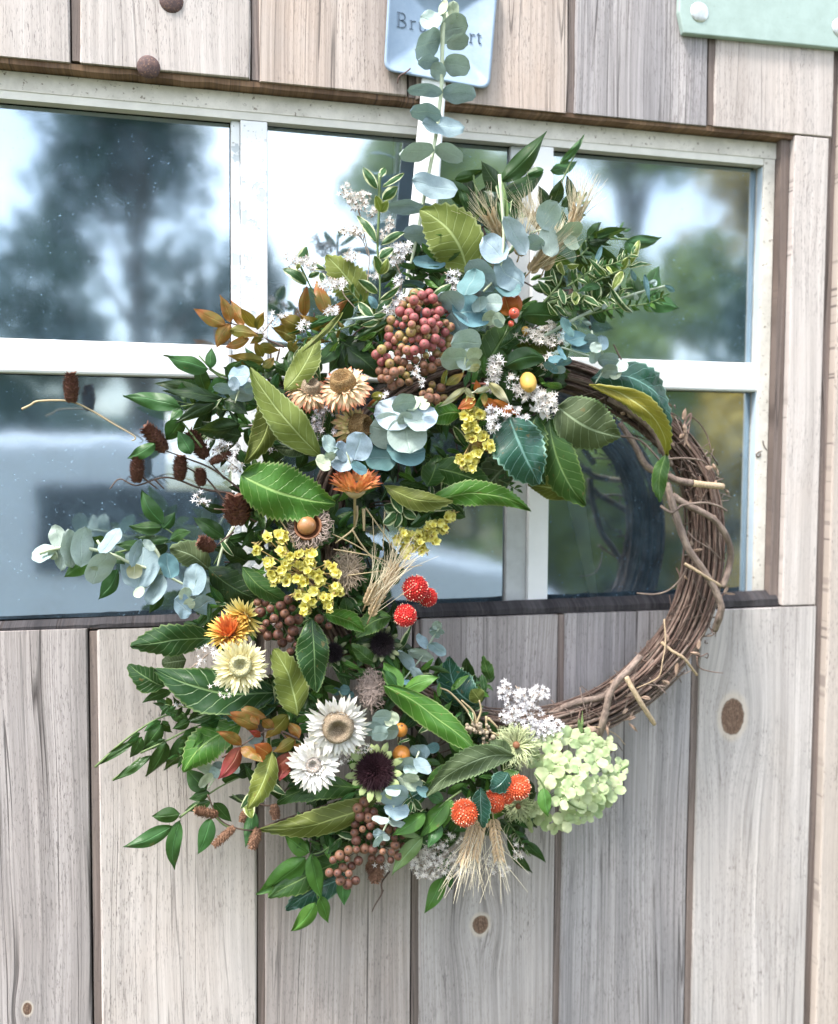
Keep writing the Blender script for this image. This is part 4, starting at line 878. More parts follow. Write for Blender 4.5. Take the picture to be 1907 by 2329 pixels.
vinepath(11, [(300, 640), (380, 630), (480, 670), (535, 730)], [56, 56, 50, 42], .0009, .0005, 'cutvine', 'tendril')
vinepath(11, [(410, 790), (460, 770), (485, 720), (520, 765)], [30, 30, 28, 26], .0009, .0004, 'vine', 'tendril')
vinepath(6, [(860, 440), (880, 380), (905, 350), (900, 390), (870, 430)], [46, 44, 44, 46, 48], .0016, .0012, 'vine', 'tendril')
vinepath(6, [(905, 360), (960, 410), (1000, 480), (1020, 560)], [30, 26, 26, 30], .0008, .0006, 'vine', 'twig')
vinepath(6, [(520, 60), (490, 0), (470, -40)], [30, 26, 20], .0012, .0009, 'vine', 'twig')

# ============================================================ SHADED FOLIAGE DEEP IN THE WREATH
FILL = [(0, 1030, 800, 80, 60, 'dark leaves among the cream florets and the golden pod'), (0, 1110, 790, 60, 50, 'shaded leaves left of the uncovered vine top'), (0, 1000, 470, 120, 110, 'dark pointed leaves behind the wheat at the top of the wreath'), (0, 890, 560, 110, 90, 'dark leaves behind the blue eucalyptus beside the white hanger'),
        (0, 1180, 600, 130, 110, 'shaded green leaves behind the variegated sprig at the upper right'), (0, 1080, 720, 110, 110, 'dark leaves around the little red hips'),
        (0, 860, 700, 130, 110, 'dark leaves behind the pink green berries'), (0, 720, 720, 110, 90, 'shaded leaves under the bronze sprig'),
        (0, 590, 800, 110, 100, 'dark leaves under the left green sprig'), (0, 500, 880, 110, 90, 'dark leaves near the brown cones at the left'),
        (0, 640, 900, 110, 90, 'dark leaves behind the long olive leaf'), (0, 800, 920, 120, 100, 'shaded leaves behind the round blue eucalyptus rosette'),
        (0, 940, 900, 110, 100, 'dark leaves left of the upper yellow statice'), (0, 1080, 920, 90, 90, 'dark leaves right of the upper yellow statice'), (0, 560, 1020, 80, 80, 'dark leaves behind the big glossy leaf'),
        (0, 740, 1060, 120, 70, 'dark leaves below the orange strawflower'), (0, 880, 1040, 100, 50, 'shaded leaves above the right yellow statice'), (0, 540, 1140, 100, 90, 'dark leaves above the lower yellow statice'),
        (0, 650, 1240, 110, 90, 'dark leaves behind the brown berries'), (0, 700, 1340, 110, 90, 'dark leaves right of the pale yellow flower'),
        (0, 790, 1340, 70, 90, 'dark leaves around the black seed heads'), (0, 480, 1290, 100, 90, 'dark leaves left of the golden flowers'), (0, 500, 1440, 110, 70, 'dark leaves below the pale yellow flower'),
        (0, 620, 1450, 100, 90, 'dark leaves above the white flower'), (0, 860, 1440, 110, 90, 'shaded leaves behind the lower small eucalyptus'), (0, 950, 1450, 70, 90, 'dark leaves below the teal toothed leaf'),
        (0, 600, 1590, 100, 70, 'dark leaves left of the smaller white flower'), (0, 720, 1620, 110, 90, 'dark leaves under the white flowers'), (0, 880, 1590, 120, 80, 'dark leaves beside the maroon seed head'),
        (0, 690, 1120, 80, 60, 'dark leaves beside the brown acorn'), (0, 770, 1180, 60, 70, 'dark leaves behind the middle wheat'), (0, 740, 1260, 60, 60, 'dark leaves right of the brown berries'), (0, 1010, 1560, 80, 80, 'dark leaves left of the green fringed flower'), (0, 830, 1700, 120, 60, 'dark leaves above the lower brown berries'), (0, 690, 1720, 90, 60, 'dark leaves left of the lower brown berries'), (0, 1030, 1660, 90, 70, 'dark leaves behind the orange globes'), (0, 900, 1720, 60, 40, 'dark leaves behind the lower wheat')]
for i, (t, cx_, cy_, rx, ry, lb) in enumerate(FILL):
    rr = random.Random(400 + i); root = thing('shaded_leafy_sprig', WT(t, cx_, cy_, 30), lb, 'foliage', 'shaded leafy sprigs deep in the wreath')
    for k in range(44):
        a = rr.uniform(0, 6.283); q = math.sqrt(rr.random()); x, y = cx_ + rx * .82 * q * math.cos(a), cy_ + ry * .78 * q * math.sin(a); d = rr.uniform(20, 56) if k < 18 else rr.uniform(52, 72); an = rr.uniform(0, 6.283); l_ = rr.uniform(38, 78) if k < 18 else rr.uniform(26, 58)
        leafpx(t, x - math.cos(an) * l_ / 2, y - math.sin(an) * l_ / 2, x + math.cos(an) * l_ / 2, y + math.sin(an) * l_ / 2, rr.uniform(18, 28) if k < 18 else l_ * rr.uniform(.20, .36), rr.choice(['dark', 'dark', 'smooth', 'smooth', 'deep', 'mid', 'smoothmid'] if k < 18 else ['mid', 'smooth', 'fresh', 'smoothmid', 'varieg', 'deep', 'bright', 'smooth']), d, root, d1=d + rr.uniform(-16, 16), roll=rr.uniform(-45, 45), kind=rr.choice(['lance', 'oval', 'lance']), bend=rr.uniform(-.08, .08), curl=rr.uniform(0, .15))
    g = Geo()
    for k in range(6):
        a = rr.uniform(0, 6.283); g.tube(smooth_path([WT(t, cx_, cy_, 22), WT(t, cx_ + rx * .4 * math.cos(a), cy_ + ry * .4 * math.sin(a), 36), WT(t, cx_ + rx * .8 * math.cos(a + .3), cy_ + ry * .8 * math.sin(a + .3), 40)], 4), .0008, 5)
    wobj('stems', g, M['stem_brown'], root)

# ============================================================ LOOSE TOOTHED AND BROAD LEAVES
tl = toothed
tl(4, 795, 1415, 1372, 1590, 310, 'bright', 88, 'big glossy bright green toothed leaf left of the cup shaped orange flower', d1=92, bend=.05, roll=6, teeth=15, kind='broad', fold=.12)
tl(4, 1285, 1305, 850, 765, 190, 'olight', 96, 'long light olive toothed leaf running down between the green sprig and the peach flowers', bend=-.06, roll=10, teeth=12, curl=.12)
tl(4, 1060, 905, 1262, 560, 150, 'olight', 84, 'light olive leaf pointing up to the bronze leaves', bend=.08, teeth=10)
tl(4, 965, 890, 815, 1345, 165, 'olive', 84, 'dark olive leaf hanging left of the long light olive leaf', bend=-.12, teeth=6)
tl(2, 1145, 1535, 880, 1183, 285, 'olight', 74, 'bright olive toothed leaf with a small hole beside the white hanger', bend=.14, roll=5, teeth=8, kind='broad', fold=.1)
tl(21, 830, 1350, 440, 870, 330, 'olight', 50, 'pale olive toothed leaf behind the upright variegated sprig', bend=.02, teeth=9, roll=12)
tl(22, 400, 640, 745, 90, 300, 'mid', 66, 'shaded green leaf right of the pale eucalyptus pair', bend=.04, teeth=8, roll=10)
tl(22, 835, 70, 1210, 112, 200, 'smooth', 82, 'smooth dark green leaf right of the small red hip', bend=-.10, teeth=0, kind='oval', roll=14)
tl(22, 690, 545, 1110, 505, 190, 'smooth', 80, 'smooth dark green leaf pointing right above the golden pod', bend=-.14, teeth=0, kind='lance', roll=-12)
tl(22, 640, 370, 862, 90, 130, 'deep', 74, 'narrow dark toothed leaf pointing up to the red hip', bend=.12, teeth=5)
tl(22, 770, 330, 1245, 365, 190, 'olive', 66, 'olive leaf lying above the smooth dark pointed leaf', teeth=3, bend=-.06)
tl(22, 685, 590, 728, 905, 120, 'smooth', 78, 'small upright dark leaf left of the golden pod', teeth=0, kind='oval')
tl(22, 730, 1010, 1000, 1640, 440, 'teal', 92, 'blue green glossy toothed leaf hanging below the bronze star leaves', d1=96, bend=.05, roll=-12, teeth=7, kind='broad', fold=.35, curl=.15, wave=.16)
tl(22, 985, 985, 1060, 1640, 300, 'deep', 84, 'dark green toothed leaf tucked behind the blue green leaf', bend=.14, teeth=7, roll=14)
tl(22, 1100, 1010, 1440, 1835, 350, 'mid', 78, 'large green toothed leaf hanging lowest inside the ring', bend=.10, roll=-8, teeth=9, fold=.15)
tl(22, 1340, 1760, 900, 1640, 230, 'olive', 70, 'olive underside of a leaf below the blue green leaf', bend=.10, teeth=9)
tl(6, 155, 308, 508, 480, 275, 'grey', 84, 'broad grey green toothed leaf where the bare vine begins', d1=88, bend=.06, roll=8, teeth=12, kind='broad', fold=.12)
tl(6, 345, 150, 790, 470, 190, 'teal', 66, 'blue green leaf arching over the top of the bare vine', bend=-.22, roll=-30, teeth=9, curl=.14)
tl(6, 330, 185, 765, 600, 120, 'yolive', 80, 'yellow olive underside arching over the top of the bare vine', bend=-.26, roll=22, teeth=11, curl=.15, fold=.1)
tl(6, 772, 575, 735, 850, 85, 'mid', 80, 'small green tip hanging in front of the vine', bend=.08, teeth=6)
tl(22, 0, 1480, 570, 1692, 265, 'mid', 74, 'green toothed leaf pointing right left of the lower statice on the glass', bend=-.08, teeth=12, roll=10)
tl(22, 860, 1420, 405, 1835, 290, 'grey', 60, 'greyish leaf curling down below the upper yellow statice', bend=.14, teeth=7, roll=-18)
tl(22, -40, 1800, 930, 1885, 215, 'bright', 84, 'long bright green toothed leaf reaching right into the empty ring', bend=-.14, teeth=16, roll=12, fold=.2)
tl(23, 730, 1960, 1405, 2110, 190, 'olive', 90, 'olive toothed leaf right of the cup shaped orange flower', bend=.12, teeth=8, roll=-14)
tl(23, 1150, 1980, 1260, 1670, 210, 'mid', 74, 'small green leaf standing below the eucalyptus rosette', bend=.05, teeth=4)
tl(5, 495, 1585, 305, 1640, 120, 'bright', 82, 'small bright veined leaf right of the eucalyptus rosette', bend=.12, teeth=7)
tl(25, -40, 600, 470, 960, 190, 'mid', 82, 'green toothed leaf left of the lower yellow statice', bend=.08, teeth=7, roll=10)
tl(8, 60, 470, 380, 660, 150, 'dark', 66, 'dark leaf behind the little blue flower like eucalyptus tip', bend=.06, teeth=4)
tl(25, 650, 1120, 690, 1840, 300, 'deep', 102, 'pointed dark green leaf with pale veins hanging below the yellow statice', bend=.02, roll=-14, teeth=13, fold=.35, curl=.10)
tl(8, 560, 1310, 425, 930, 180, 'olight', 94, 'light olive leaf right of the pale yellow strawflower', bend=.06, teeth=7, roll=12)
tl(8, 592, 1210, 412, 960, 60, 'olight', 80, 'thin folded olive leaf edge beside the pale yellow strawflower', bend=-.1, teeth=5)
tl(25, 770, 1080, 1165, 1250, 170, 'bright', 86, 'curled bright green toothed leaf under the wheat', bend=-.14, teeth=8, roll=20, wave=.2)
tl(25, 1440, 1100, 1090, 1310, 200, 'mid', 82, 'curled green toothed leaf left of the lower red globe', bend=.14, teeth=8, wave=.2)
tl(25, 1010, 1110, 975, 900, 130, 'mid', 70, 'small upright green leaf under the wheat stalks', teeth=3)
tl(25, 1300, 1300, 1090, 1380, 130, 'dark', 70, 'shaded green leaf left of the dark seed head', teeth=5)
tl(25, 1280, 1560, 1040, 1370, 130, 'mid', 74, 'small toothed green leaf below the two dark seed heads', teeth=5, wave=.2)
tl(25, 1060, 1480, 880, 1640, 110, 'mid', 62, 'small olive green leaf above the curly grey acorn cup', teeth=4, wave=.2)
tl(26, 100, 40, 1060, 765, 250, 'bright', 104, 'long bright green toothed leaf lying diagonally above the orange globes', bend=-.03, teeth=15, roll=-14, fold=.3)
tl(26, 1395, 735, 525, 1135, 260, 'grey', 108, 'large grey green folded leaf resting on the orange globes', bend=.16, roll=-12, teeth=14, fold=.12, curl=.14)
tl(26, 1330, 900, 1150, 1070, 190, 'teal', 98, 'blue green end of the folded leaf above the orange globes', bend=-.1, teeth=3, kind='broad')
tl(26, 1440, 880, 1180, 1060, 150, 'mid', 92, 'green leaf tip between the folded leaf and the orange globes', teeth=5)
tl(26, 1060, 1040, 1080, 1450, 170, 'teal', 104, 'small pointed teal leaf hanging between the orange globes', teeth=5, roll=18)
tl(26, 830, 850, 520, 1010, 150, 'bright', 90, 'bright green toothed leaf left of the folded grey green leaf', bend=.04, teeth=8)
tl(26, 860, 820, 830, 330, 190, 'smooth', 62, 'smooth dark upright leaf behind the long diagonal leaf', teeth=0, kind='oval')
tl(26, 1370, 690, 1140, 590, 170, 'grey', 92, 'small green leaf lying on the fringed green flower', teeth=4, bend=-.1)
tl(8, 1595, 1250, 1425, 975, 190, 'teal', 66, 'blue green toothed leaf standing against the boards right of the small eucalyptus', bend=-.18, teeth=9, roll=-10)
tl(8, 1600, 1230, 1545, 1160, 90, 'olive', 72, 'tiny folded olive leaf edge of the blue green leaf', teeth=0)
tl(8, 1660, 1120, 1610, 970, 60, 'mid', 52, 'slim green leaf standing right of the blue green leaf', teeth=3)
tl(8, 1560, 1330, 1370, 1140, 90, 'dark', 58, 'curled dark leaf among the lower stems', teeth=2, bend=.15)
tl(8, 1330, 1370, 1400, 1210, 110, 'dark', 56, 'dark green leaf right of the long diagonal leaf', teeth=5)
tl(9, 830, 135, 362, 172, 165, 'deep', 66, 'dark green toothed leaf pointing left under the window sill', bend=.05, teeth=7, roll=-18)
tl(9, 560, 400, 355, 272, 130, 'deep', 48, 'green leaf tip pointing left lowest beside the sill', bend=-.10, teeth=4)
tl(9, 1195, 432, 498, 300, 235, 'deep', 70, 'large dark green leaf running under the pale yellow strawflower', bend=-.10, teeth=13, roll=10)
tl(9, 1210, 450, 800, 510, 160, 'teal', 58, 'dark blue green leaf below the pale yellow strawflower', bend=-.10, teeth=8)
tl(9, 990, 620, 660, 885, 190, 'bright', 62, 'bright green veined leaf pointing down left behind the red leaves', bend=.10, teeth=10, roll=14)
tl(9, 1165, 765, 1025, 1095, 130, 'olight', 90, 'light olive leaf hanging below the red leaves', bend=-.06, teeth=6)
tl(9, 1640, 975, 1190, 1060, 125, 'mid', 66, 'dark green toothed leaf below the small white flower', bend=.08, teeth=10, roll=24)
tl(9, 1760, 1030, 1095, 1205, 140, 'olive', 78, 'long broad olive leaf lying level below the white flowers', bend=-.06, teeth=9, roll=-12)
tl(9, 1580, 1385, 1140, 1592, 140, 'mid', 56, 'folded dark green leaf behind the bright green leaflets at the bottom', bend=.06, teeth=7)
tl(9, 1600, 1480, 1240, 1665, 150, 'teal', 50, 'teal toothed leaf low at the bottom of the wreath', bend=.08, teeth=8)
tl(9, 1620, 1250, 1400, 1380, 110, 'dark', 42, 'very dark leaf left of the lower brown berries', teeth=3)
tl(7, 1275, 790, 1030, 660, 150, 'grey', 62, 'grey green veined leaf above the left eucalyptus sprig', bend=.12, teeth=5, kind='oval')
tl(7, 1430, 960, 1180, 1190, 70, 'mid', 60, 'narrow green leaf left of the golden flower', bend=.12, teeth=3)
tl(5, 750, 350, 615, 450, 110, 'teal', 46, 'teal leaf behind the upper wheat', teeth=3)
tl(5, 735, 585, 708, 235, 34, 'pale', 70, 'thin pale blade leaf beside the upper wheat ears', teeth=0, bend=.03)
tl(25, 460, 60, 350, 240, 190, 'dark', 70, 'dark round leaf left of the brown acorn', teeth=0, kind='oval')
tl(25, 1040, 20, 900, 250, 200, 'edark', 56, 'very dark bluish leaf under the orange cup flower', teeth=0, kind='oval')
tl(25, 1220, 470, 1050, 250, 170, 'dark', 56, 'dull green leaf below the orange cup flower', teeth=2)
tl(9, 680, 250, 540, 270, 130, 'grey', 44, 'faint grey green leaf between the two left dark leaves', teeth=4)
tl(26, 520, 1060, 300, 1180, 120, 'teal', 70, 'teal leaf between the eucalyptus and the bright leaflets', teeth=0)

# ============================================================ COMPOUND LEAF SPRIGS
sprig('green_leaf_sprig', 'green leaf sprig reaching left over the white glazing bar', 'leafy sprig', 4, [[(760, 830), (640, 790), (540, 690)], [(740, 950), (430, 1000)], [(700, 840), (600, 770)], [(560, 1250), (430, 1080)]],
      [(325, 690, 600, 770, 105, 'smoothmid'), (620, 642, 610, 770, 68, 'smoothmid'), (265, 860, 590, 940, 85, 'dark'), (325, 900, 690, 950, 80, 'dark'), (82, 938, 430, 1005, 112, 'smoothmid'), (392, 1105, 690, 950, 95, 'dark'), (590, 940, 710, 838, 90, 'smoothmid'),
       (440, 848, 445, 940, 60, 'smoothmid'), (590, 920, 545, 770, 95, 'smooth'), (345, 1205, 432, 1085, 120, 'smoothmid'), (105, 1315, 275, 1225, 85, 'smoothmid'), (410, 1150, 495, 1290, 100, 'smoothmid'), (365, 1085, 432, 1010, 60, 'smoothmid'), (505, 1135, 790, 1110, 130, 'dark'),
       (690, 760, 830, 830, 90, 'dark'), (800, 720, 720, 840, 95, 'smooth'), (560, 1090, 800, 1180, 110, 'dark'), (840, 1050, 690, 960, 90, 'dark')], 68, 'smoothmid', group='green leaf sprigs', smat='stem_green')
sprig('bronze_leaf_sprig', 'bronze and olive leaf sprig at the upper left over the white glazing bar', 'leafy sprig', 4, [[(1060, 640), (950, 590), (820, 520), (735, 495)], [(735, 495), (730, 450)]],
      [(508, 405, 705, 505, 88), (668, 322, 732, 490, 72), (735, 352, 815, 510, 82), (795, 398, 885, 525, 70, 'bolive'), (937, 425, 898, 535, 58, 'bolive'), (648, 648, 735, 498, 92), (688, 638, 845, 585, 62), (905, 575, 725, 540, 80, 'bolive'), (718, 690, 940, 725, 82, 'bolive'), (1030, 660, 900, 640, 70, 'bolive'),
       (850, 620, 930, 560, 50, 'bolive'), (880, 600, 930, 700, 60, 'bolive'), (1000, 700, 930, 760, 60, 'bolive'), (820, 640, 900, 720, 40, 'smoothmid')], 70, 'bronze', group='bronze leaf sprigs', smat='stem_brown', wave=.08)
sprig('bronze_leaf_sprig', 'orange brown upright leaves left of the pale olive toothed leaf', 'leafy sprig', 4, [[(1290, 560), (1250, 480), (1240, 430)], [(1130, 560), (1260, 500)]],
      [(1200, 262, 1185, 455, 72), (1255, 235, 1325, 440, 92), (1455, 345, 1290, 505, 70), (1020, 450, 1180, 540, 110, 'bolive'), (985, 520, 1130, 590, 95, 'bolive'), (1150, 440, 1300, 520, 80, 'bolive'), (1380, 470, 1220, 520, 70, 'bolive'), (1340, 605, 1160, 600, 45, 'bolive'), (1180, 700, 1080, 610, 60, 'bolive'), (1480, 330, 1390, 480, 120, 'smooth')], 58, 'bronze', group='bronze leaf sprigs', smat='stem_brown', wave=.08)
sprig('green_leaf_sprig', 'dark leaf sprig above the left eucalyptus sprig in front of the glass', 'leafy sprig', 7, [[(1330, 600), (1150, 620), (990, 530)], [(1360, 590), (1340, 680), (1300, 760)], [(700, 690), (900, 640), (1040, 620)]],
      [(862, 300, 990, 515, 105, 'smoothmid'), (783, 525, 985, 530, 85, 'smooth'), (1062, 440, 985, 540, 80, 'smoothmid'), (1165, 560, 1030, 610, 75, 'smooth'), (1168, 468, 1365, 590, 100, 'smooth'), (390, 835, 540, 740, 105, 'fresh'), (595, 972, 715, 790, 105, 'smoothmid'), (905, 1055, 985, 930, 70, 'smooth'), (820, 590, 1030, 610, 60, 'smooth'),
       (700, 640, 900, 640, 70, 'smooth'), (560, 590, 640, 620, 60, 'smooth'), (1200, 380, 1380, 430, 60, 'dark'), (760, 760, 700, 680, 80, 'smooth'), (890, 700, 1020, 640, 70, 'dark'), (1350, 640, 1500, 740, 110, 'dark'), (1500, 850, 1370, 760, 120, 'dark')], 50, 'smooth', group='green leaf sprigs')
sprig('green_leaf_sprig', 'fan of narrow dark leaves pointing down left across the boards', 'leafy sprig', 9, [[(165, 855), (350, 690), (560, 565), (760, 560), (1000, 575)], [(420, 775), (560, 710), (700, 640), (820, 600)], [(265, 930), (420, 800)]],
      [(160, 857, 400, 700, 48), (360, 802, 430, 685, 68), (262, 934, 480, 790, 52), (448, 905, 565, 715, 90), (438, 762, 545, 615, 95), (553, 876, 740, 660, 112), (500, 452, 610, 570, 62, 'smoothmid'), (432, 490, 600, 425, 62), (700, 602, 590, 545, 70), (716, 745, 805, 615, 62, 'fresh'),
       (420, 775, 560, 700, 50), (580, 600, 545, 610, 40), (600, 660, 540, 600, 50, 'smooth'), (440, 655, 540, 595, 45, 'smoothmid'), (680, 600, 840, 560, 60), (640, 700, 760, 640, 60), (750, 620, 880, 580, 60, 'smoothmid'), (330, 720, 420, 660, 40, 'smoothmid'), (600, 640, 700, 600, 60), (780, 520, 900, 590, 60)], 46, 'smooth', group='green leaf sprigs', dj=16)
sprig('green_leaf_sprig', 'dark leaf sprig with separate drooping leaflets at the lower left over the boards', 'leafy sprig', 9, [[(640, 1140), (720, 1080), (810, 1005), (900, 950), (1000, 905)], [(800, 1010), (830, 1090)], [(1100, 1060), (1000, 1050), (940, 1010)], [(840, 1130), (910, 1190), (1050, 1210)]],
      [(318, 1307, 605, 1185, 92, 'smoothmid'), (483, 1132, 643, 1120, 88, 'smooth'), (615, 1432, 640, 1160, 88, 'smoothmid'), (742, 1348, 818, 1140, 98, 'smoothmid'), (668, 1102, 818, 1052, 60, 'smooth'), (935, 1163, 835, 1055, 72, 'smooth'), (692, 1036, 812, 1000, 62, 'smooth'), (680, 865, 795, 985, 110, 'smooth'),
       (1012, 1312, 1055, 1100, 82, 'smoothmid'), (918, 1022, 1040, 1040, 50, 'dark'), (990, 900, 880, 930, 70, 'smooth'), (1050, 830, 960, 900, 90, 'dark')], 54, 'smooth', group='green leaf sprigs')
sprig('bronze_leaf_sprig', 'red and bronze leaf sprig left of the two white flowers', 'leafy sprig', 9, [[(1320, 700), (1180, 640), (1090, 670), (990, 735)], [(1090, 670), (1060, 600), (950, 560)], [(1280, 740), (1200, 640)], [(880, 800), (985, 740)]],
      [(928, 505, 1130, 575, 65), (878, 545, 1085, 635, 78), (847, 655, 995, 735, 66, 'bronze'), (855, 925, 985, 742, 100, 'red'), (1112, 825, 985, 742, 66), (1095, 945, 1290, 770, 90, 'red'), (1225, 672, 1290, 740, 54), (1388, 806, 1283, 735, 62), (1240, 602, 1320, 690, 66), (1060, 730, 1165, 800, 95, 'orange'),
       (1125, 690, 1250, 560, 100, 'bolive'), (1205, 935, 1250, 830, 76, 'red'), (1090, 620, 1050, 560, 50), (1180, 640, 1110, 590, 60, 'bronze'), (1170, 770, 1290, 700, 70, 'bolive'), (1080, 660, 1000, 600, 50), (1030, 650, 1100, 680, 40, 'red')], 86, 'bronze', group='bronze leaf sprigs', smat='stem_brown', wave=.08)
sprig('green_leaf_sprig', 'bright green leaflets hanging at the bottom left of the brown berries', 'leafy sprig', 9, [[(1560, 1250), (1450, 1330), (1385, 1350)], [(1385, 1350), (1410, 1480), (1420, 1600)]],
      [(1072, 1572, 1352, 1368, 130), (1448, 1605, 1388, 1345, 98), (1270, 1780, 1408, 1620, 95), (1480, 1735, 1430, 1590, 78), (1228, 1238, 1372, 1340, 92), (1572, 1636, 1570, 1490, 85, 'smoothmid'), (1620, 1200, 1510, 1200, 70, 'fresh')], 66, 'fresh', group='green leaf sprigs')
sprig('green_leaf_sprig', 'bright green leaflets between the brown berries and the orange globes', 'leafy sprig', 10, [[(620, 740), (500, 830), (420, 940)], [(500, 830), (430, 1000)]],
      [(228, 996, 415, 868, 95), (385, 1005, 545, 800, 105), (520, 955, 570, 790, 72), (430, 1065, 500, 920, 74, 'smoothmid'), (226, 1218, 402, 1003, 92, 'pale'), (400, 1010, 285, 990, 34, 'pale'), (410, 760, 520, 790, 70, 'smoothmid')], 94, 'fresh', group='green leaf sprigs')
sprig('green_leaf_sprig', 'two green leaflets hanging below the lower white floret spray', 'leafy sprig', 10, [[(560, 1090), (530, 1170), (510, 1240)]], [(413, 1432, 515, 1228, 92, 'fresh'), (568, 1302, 535, 1168, 58, 'smoothmid'), (480, 1180, 560, 1130, 50, 'fresh')], 52, 'fresh', group='green leaf sprigs')
sprig('green_leaf_sprig', 'dark twisted leaves hanging right of the lower wheat', 'leafy sprig', 10, [[(930, 900), (970, 1040), (1010, 1110)], [(930, 900), (900, 1050), (960, 1150)]], [(1098, 1147, 965, 1030, 58), (1020, 1200, 890, 1060, 55), (905, 1010, 955, 920, 90, 'dark'), (985, 1100, 960, 980, 60, 'dark'), (960, 1180, 880, 1000, 50)], 42, 'smooth', group='green leaf sprigs')
sprig('green_leaf_sprig', 'small bright green leaflets beside the silver eucalyptus tip low in the centre', 'leafy sprig', 8, [[(1060, 1180), (1150, 1165)], [(1100, 1150), (1040, 1060)]], [(1048, 1005, 1155, 1155, 108), (1368, 1090, 1158, 1170, 92), (1040, 1045, 1130, 1165, 60, 'smoothmid')], 92, 'fresh', group='green leaf sprigs')
sprig('green_leaf_sprig', 'green leaf lying across the pale hydrangea head', 'leafy sprig', 10, [[(1090, 730), (1070, 690), (1030, 640)], [(1180, 770), (1260, 830), (1350, 858)]], [(1112, 888, 1085, 725, 82, 'fresh')], 106, 'fresh', group='green leaf sprigs')
sprig('green_leaf_sprig', 'dark pointed leaves at the top of the wreath in front of the right glazing bar', 'leafy sprig', 5, [[(720, 300), (700, 420), (690, 560)], [(560, 230), (600, 450)], [(1000, 400), (1100, 200), (1180, 30)]],
      [(975, -5, 715, 285, 118, 'smooth'), (608, 165, 725, 335, 105, 'dark'), (1188, 15, 1050, 180, 46, 'smoothmid'), (1150, 165, 1000, 215, 72, 'smoothmid'), (530, 222, 575, 490, 120, 'dark'), (415, 265, 530, 410, 105, 'smooth'), (630, 205, 455, 268, 62, 'smooth'), (1062, 265, 1005, 410, 80, 'dark'), (1165, 335, 1060, 420, 62, 'dark'),
       (960, 230, 700, 380, 110, 'smooth'), (600, 400, 700, 560, 90, 'dark'), (400, 460, 560, 500, 90, 'dark'), (1090, 240, 1140, 400, 60, 'dark'), (930, 300, 1000, 440, 70, 'dark'), (700, 470, 620, 330, 80, 'dark'), (850, 260, 960, 210, 60, 'smoothmid')], 50, 'smooth', group='green leaf sprigs')
sprig('green_leaf_sprig', 'green leaflets at the far upper right over the right window pane', 'leafy sprig', 5, [[(1150, 700), (1210, 610), (1430, 605), (1480, 600)], [(1210, 630), (1290, 540)]],
      [(1435, 540, 1210, 615, 72, 'smooth'), (1285, 508, 1205, 605, 62, 'smooth'), (1622, 592, 1425, 612, 80, 'smoothmid'), (1402, 745, 1205, 630, 82, 'smooth'), (1395, 650, 1410, 740, 60, 'smooth'), (1150, 690, 1220, 800, 90, 'dark'), (1480, 700, 1430, 610, 62, 'smoothmid'), (1340, 600, 1210, 625, 50, 'dark')], 56, 'smooth', group='green leaf sprigs')
sprig('green_leaf_sprig', 'green leaves at the far right tip behind the long silver stem', 'leafy sprig', 5, [[(1250, 960), (1450, 880), (1640, 940)]],
      [(1725, 995, 1550, 950, 100, 'smoothmid'), (1612, 755, 1560, 920, 95, 'smoothmid'), (1450, 780, 1480, 920, 85, 'smooth'), (1345, 1062, 1290, 930, 66, 'fresh'), (1400, 1050, 1385, 870, 66, 'smoothmid'), (1530, 830, 1420, 940, 90, 'smooth'), (1240, 830, 1400, 900, 100, 'dark'), (1180, 900, 1330, 960, 90, 'dark'), (1640, 900, 1520, 980, 70, 'smoothmid'),
       (1180, 760, 1300, 870, 80, 'smooth'), (1340, 760, 1270, 900, 70, 'smoothmid'), (1100, 760, 1160, 900, 80, 'dark'), (1220, 1060, 1130, 930, 80, 'dark')], 44, 'smoothmid', group='green leaf sprigs')
sprig('green_leaf_sprig', 'dark glossy leaf group between the bronze sprig and the pink berries', 'leafy sprig', 4, [[(1400, 600), (1380, 500), (1375, 440)], [(1400, 600), (1450, 700)]],
      [(1240, 760, 1410, 610, 100), (1330, 800, 1420, 620, 90), (1600, 700, 1400, 600, 150, 'dark'), (1640, 820, 1440, 640, 140, 'dark'), (1480, 830, 1400, 630, 120, 'dark'), (1140, 830, 1350, 640, 70, 'smooth'), (1730, 470, 1480, 590, 62, 'smooth'), (1080, 560, 1380, 440, 40, 'smoothmid'), (1180, 800, 1250, 590, 90, 'dark'), (1430, 640, 1560, 600, 100, 'dark')], 66, 'smooth', group='green leaf sprigs')
sprig('cream_leaf_sprig', 'cream and orange star shaped leaves above the upper yellow statice', 'leafy sprig', 22, [[(430, 690), (440, 760)], [(510, 706), (380, 700)]],
      [(70, 922, 330, 735, 72, 'cream'), (410, 840, 320, 740, 60, 'cream'), (735, 892, 540, 690, 92, 'cream'), (380, 785, 560, 745, 60, 'cream'), (830, 1000, 560, 850, 95, 'orange'), (250, 940, 420, 850, 110, 'orange'), (640, 940, 480, 850, 100, 'orange'), (500, 910, 500, 790, 66, 'bolive'), (420, 665, 430, 800, 70, 'orange'), (620, 1360, 350, 1215, 80, 'bronze')], 92, 'orange', group='bronze leaf sprigs', smat='stem_pink', wave=.1)
sprig('cream_leaf_sprig', 'small yellow green curled leaf below the pale eucalyptus pair', 'leafy sprig', 22, [[(150, 580), (140, 700)]], [(315, 590, 140, 720, 90, 'bolive'), (100, 760, 150, 570, 50, 'yolive')], 84, 'bolive')
sprig('cream_leaf_sprig', 'short lime leaf with orange base left of the eucalyptus rosette', 'leafy sprig', 23, [[(620, 1200), (700, 1130)]], [(770, 1085, 610, 1110, 90, 'yolive'), (570, 1210, 700, 1130, 50, 'orange')], 84, 'bolive')
